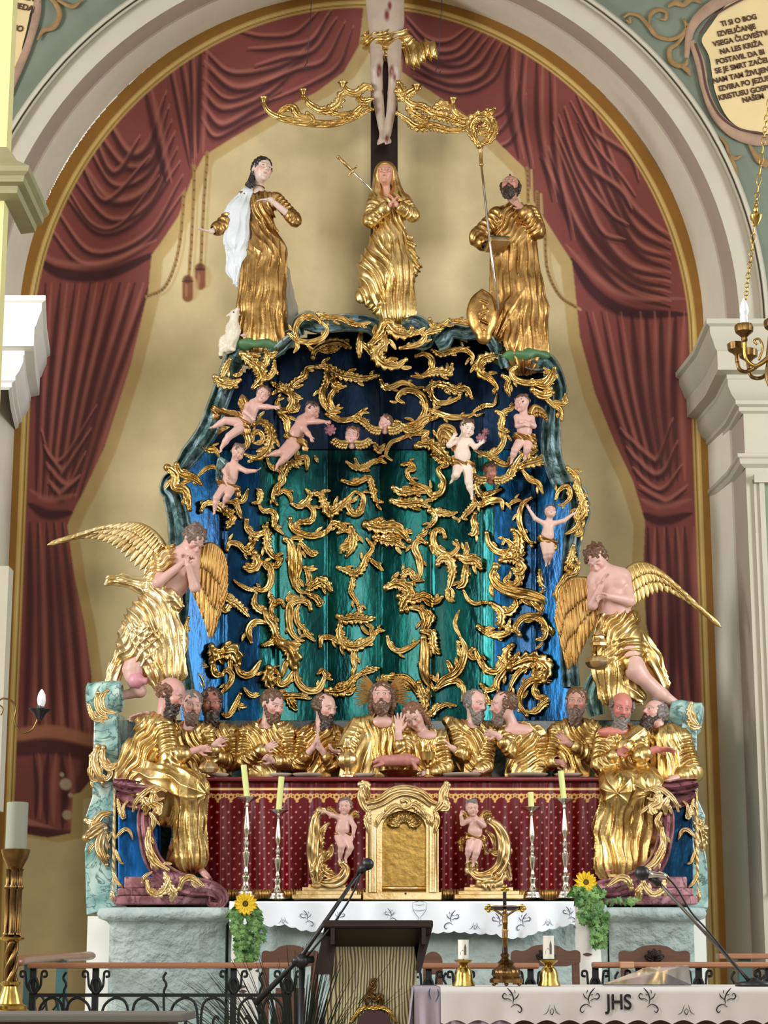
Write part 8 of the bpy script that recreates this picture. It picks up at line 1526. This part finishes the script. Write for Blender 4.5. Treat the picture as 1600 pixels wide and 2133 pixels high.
q = q2+np.array([0, 0, 44*sK]); zq = (zpy(1672, DK_)-q[2]); t = thing('thick_candle', 'thick grey altar candle in the tall candlestick at the left edge', 'candle', q); g = G(); rr2 = 22*sK; g.lathe(q, [(rr2, 0), (rr2, zq), (rr2*.92, zq+.001), (rr2*.8, zq-.006), (.001, zq-.008)], 32); g.mk('wax', M['wax_grey'], t, sharp=40); g = G(); g.tube([q+np.array([0, 0, zq-.01]), q+np.array([0, 0, zq+.006])], .0012, 5); g.mk('wick', M['black'], t)
# pew top in the lower left corner
a_, b_ = P(-60, 2112, 6.2), P(382, 2112, 6.2); g = G(); zz = a_[2]; g.box(((a_[0]+b_[0])/2, -4.6, zz-.012), (b_[0]-a_[0], .42, .024)); t = thing('grey_bench', 'grey covered bench top filling the lower left corner', 'bench', ((a_[0]+b_[0])/2, -4.6, 0)); g.mk('bench_top', mat('grey_cover', S(98, 94, 88), .8, bump=.2), t, smooth=False, bevel=.006)
g = G(); g.box(((a_[0]+b_[0])/2, -4.6, (zz-.024)/2), (b_[0]-a_[0]-.1, .3, zz-.024)); g.mk('bench_body', M['wood'], t, smooth=False)
# ---------------------------------------------------------------- small wall sconce
t = thing('wall_sconce', 'small dark wall sconce with an unlit candle bulb at the left edge', 'lamp', P(84, 1490, 7.8))
g = G(); scr(g, [(2, 1490), (6, 1476), (-4, 1466)], 3, 7.8); scr(g, [(-6, 1462), (6, 1455), (24, 1460), (33, 1478), (30, 1500), (38, 1520), (54, 1526), (70, 1516), (80, 1494)], 4, 7.8); g.tube([P(-6, 1462, 7.8), P(-30, 1470, 7.85)], .006, 6); g.mk('arm', M['brass_dark'], t)
lathe_px('drip_cup', 82, 1500, [(4, 0), (8, 6), (11, 12), (22, 22), (20, 23), (6, 17), (6, 30), (.5, 30)], 7.8, M['black'], parent=t, flute=(5, .16)); lathe_px('bulb', 86, 1472, [(6, 0), (8, 6), (9, 14), (8, 24), (4, 32), (.6, 36)], 7.8, M['bulb'], parent=t)
# ---------------------------------------------------------------- chandelier
DH = 7.2; sH = DH/FPX; t = thing('chandelier', 'brass chandelier with white candle bulbs hanging into the right edge', 'lamp', P(1612, 790, DH))
g = G(); c_ = P([1612, 1598, 1590, 1578, 1574, 1566, 1558, 1554], [150, 240, 300, 400, 440, 520, 580, 624], DH); pth = crom(c_, 10)
for i in range(0, len(pth)-1, 2):
    a_ = pth[i]; b_ = pth[min(i+2, len(pth)-1)]; m_ = (a_+b_)/2; d = nrm(b_-a_); L_ = np.linalg.norm(b_-a_)*.62; x = np.array([1., 0, 0]) if (i//2) % 2 else np.array([0, 1., 0]); th = np.linspace(0, 2*pi, 11)
    g.tube([m_+d*L_*math.cos(q)+x*.008*math.sin(q) for q in th], .0022, 5, cap=False)
g.mk('chain', M['brass'], t)
lathe_px('chain_knob', 1576, 470, [(3, 0), (6, 5), (12, 14), (14, 22), (10, 28), (4, 32), (6, 40), (3, 46)], DH, M['brass'], parent=t)
def lamp_arm(px, py, ph, dz=0.):
    D = DH+dz
    g = G(); g.tube(crom([P(px, py+10, D), P(px+3, py+46, D), P(px+24, py+62, D), P(px+54, py+44, D), P(1640, py+20, DH)], 8), 4.6*sH, 10); g.mk('arm', M['brass'], t)
    g = G(); g.tube(crom([P(px+30, py+50, D), P(px+38, py+24, D), P(px+30, py+6, D), P(px+20, py+10, D), P(px+26, py+18, D)], 6), 2.6*sH, 8); g.mk('arm_scroll', M['brass'], t)
    lathe_px('cup', px, py+14, [(4, 0), (7, 6), (6, 12), (12, 18), (19, 24), (20, 34), (18, 40), (15, 41), (14, 30), (1, 28)], D, M['brass_dark'], parent=t, flute=(10, .05)); 
    lathe_px('candle_tube', px, py-20, [(8, 0), (9, 6), (9, 20), (8, 24)], D, M['bulb'], parent=t); lathe_px('bulb', px, py-42, [(7, 0), (10, 8), (10, 16), (7, 28), (3, 36), (.5, 40)], D, M['bulb'], parent=t)
lamp_arm(1551, 700, 0); lamp_arm(1612, 690, 0, -.12)
for px, py, dz in ((1536, 728, .14), (1560, 742, .2)):
    lathe_px('lower_cup', px, py+26, [(4, 0), (5, 14), (10, 20), (19, 26), (20, 40), (16, 42), (14, 32), (1, 30)], DH+dz, M['brass_dark'], parent=t, flute=(10, .05)); g = G(); g.tube(crom([P(px, py+26, DH+dz), P(px+8, py+44, DH+dz), P(px+34, py+40, DH+dz), P(1630, py-10, DH)], 8), 4.5*sH, 10); g.mk('arm', M['brass_dark'], t)
lathe_px('centre_knob', 1622, 830, [(3, 0), (12, 10), (20, 30), (16, 60), (24, 90), (18, 130), (10, 180)], DH, M['brass'], parent=t)
for px, py in ((1596, 800),): g = G(); g.tube(crom([P(px+30, 700, DH), P(px+10, 740, DH), P(px+2, 780, DH), P(px+10, 806, DH), P(px+18, 796, DH)], 6), 5*sH, 8); g.mk('leaf_scroll', M['brass_dark'], t)
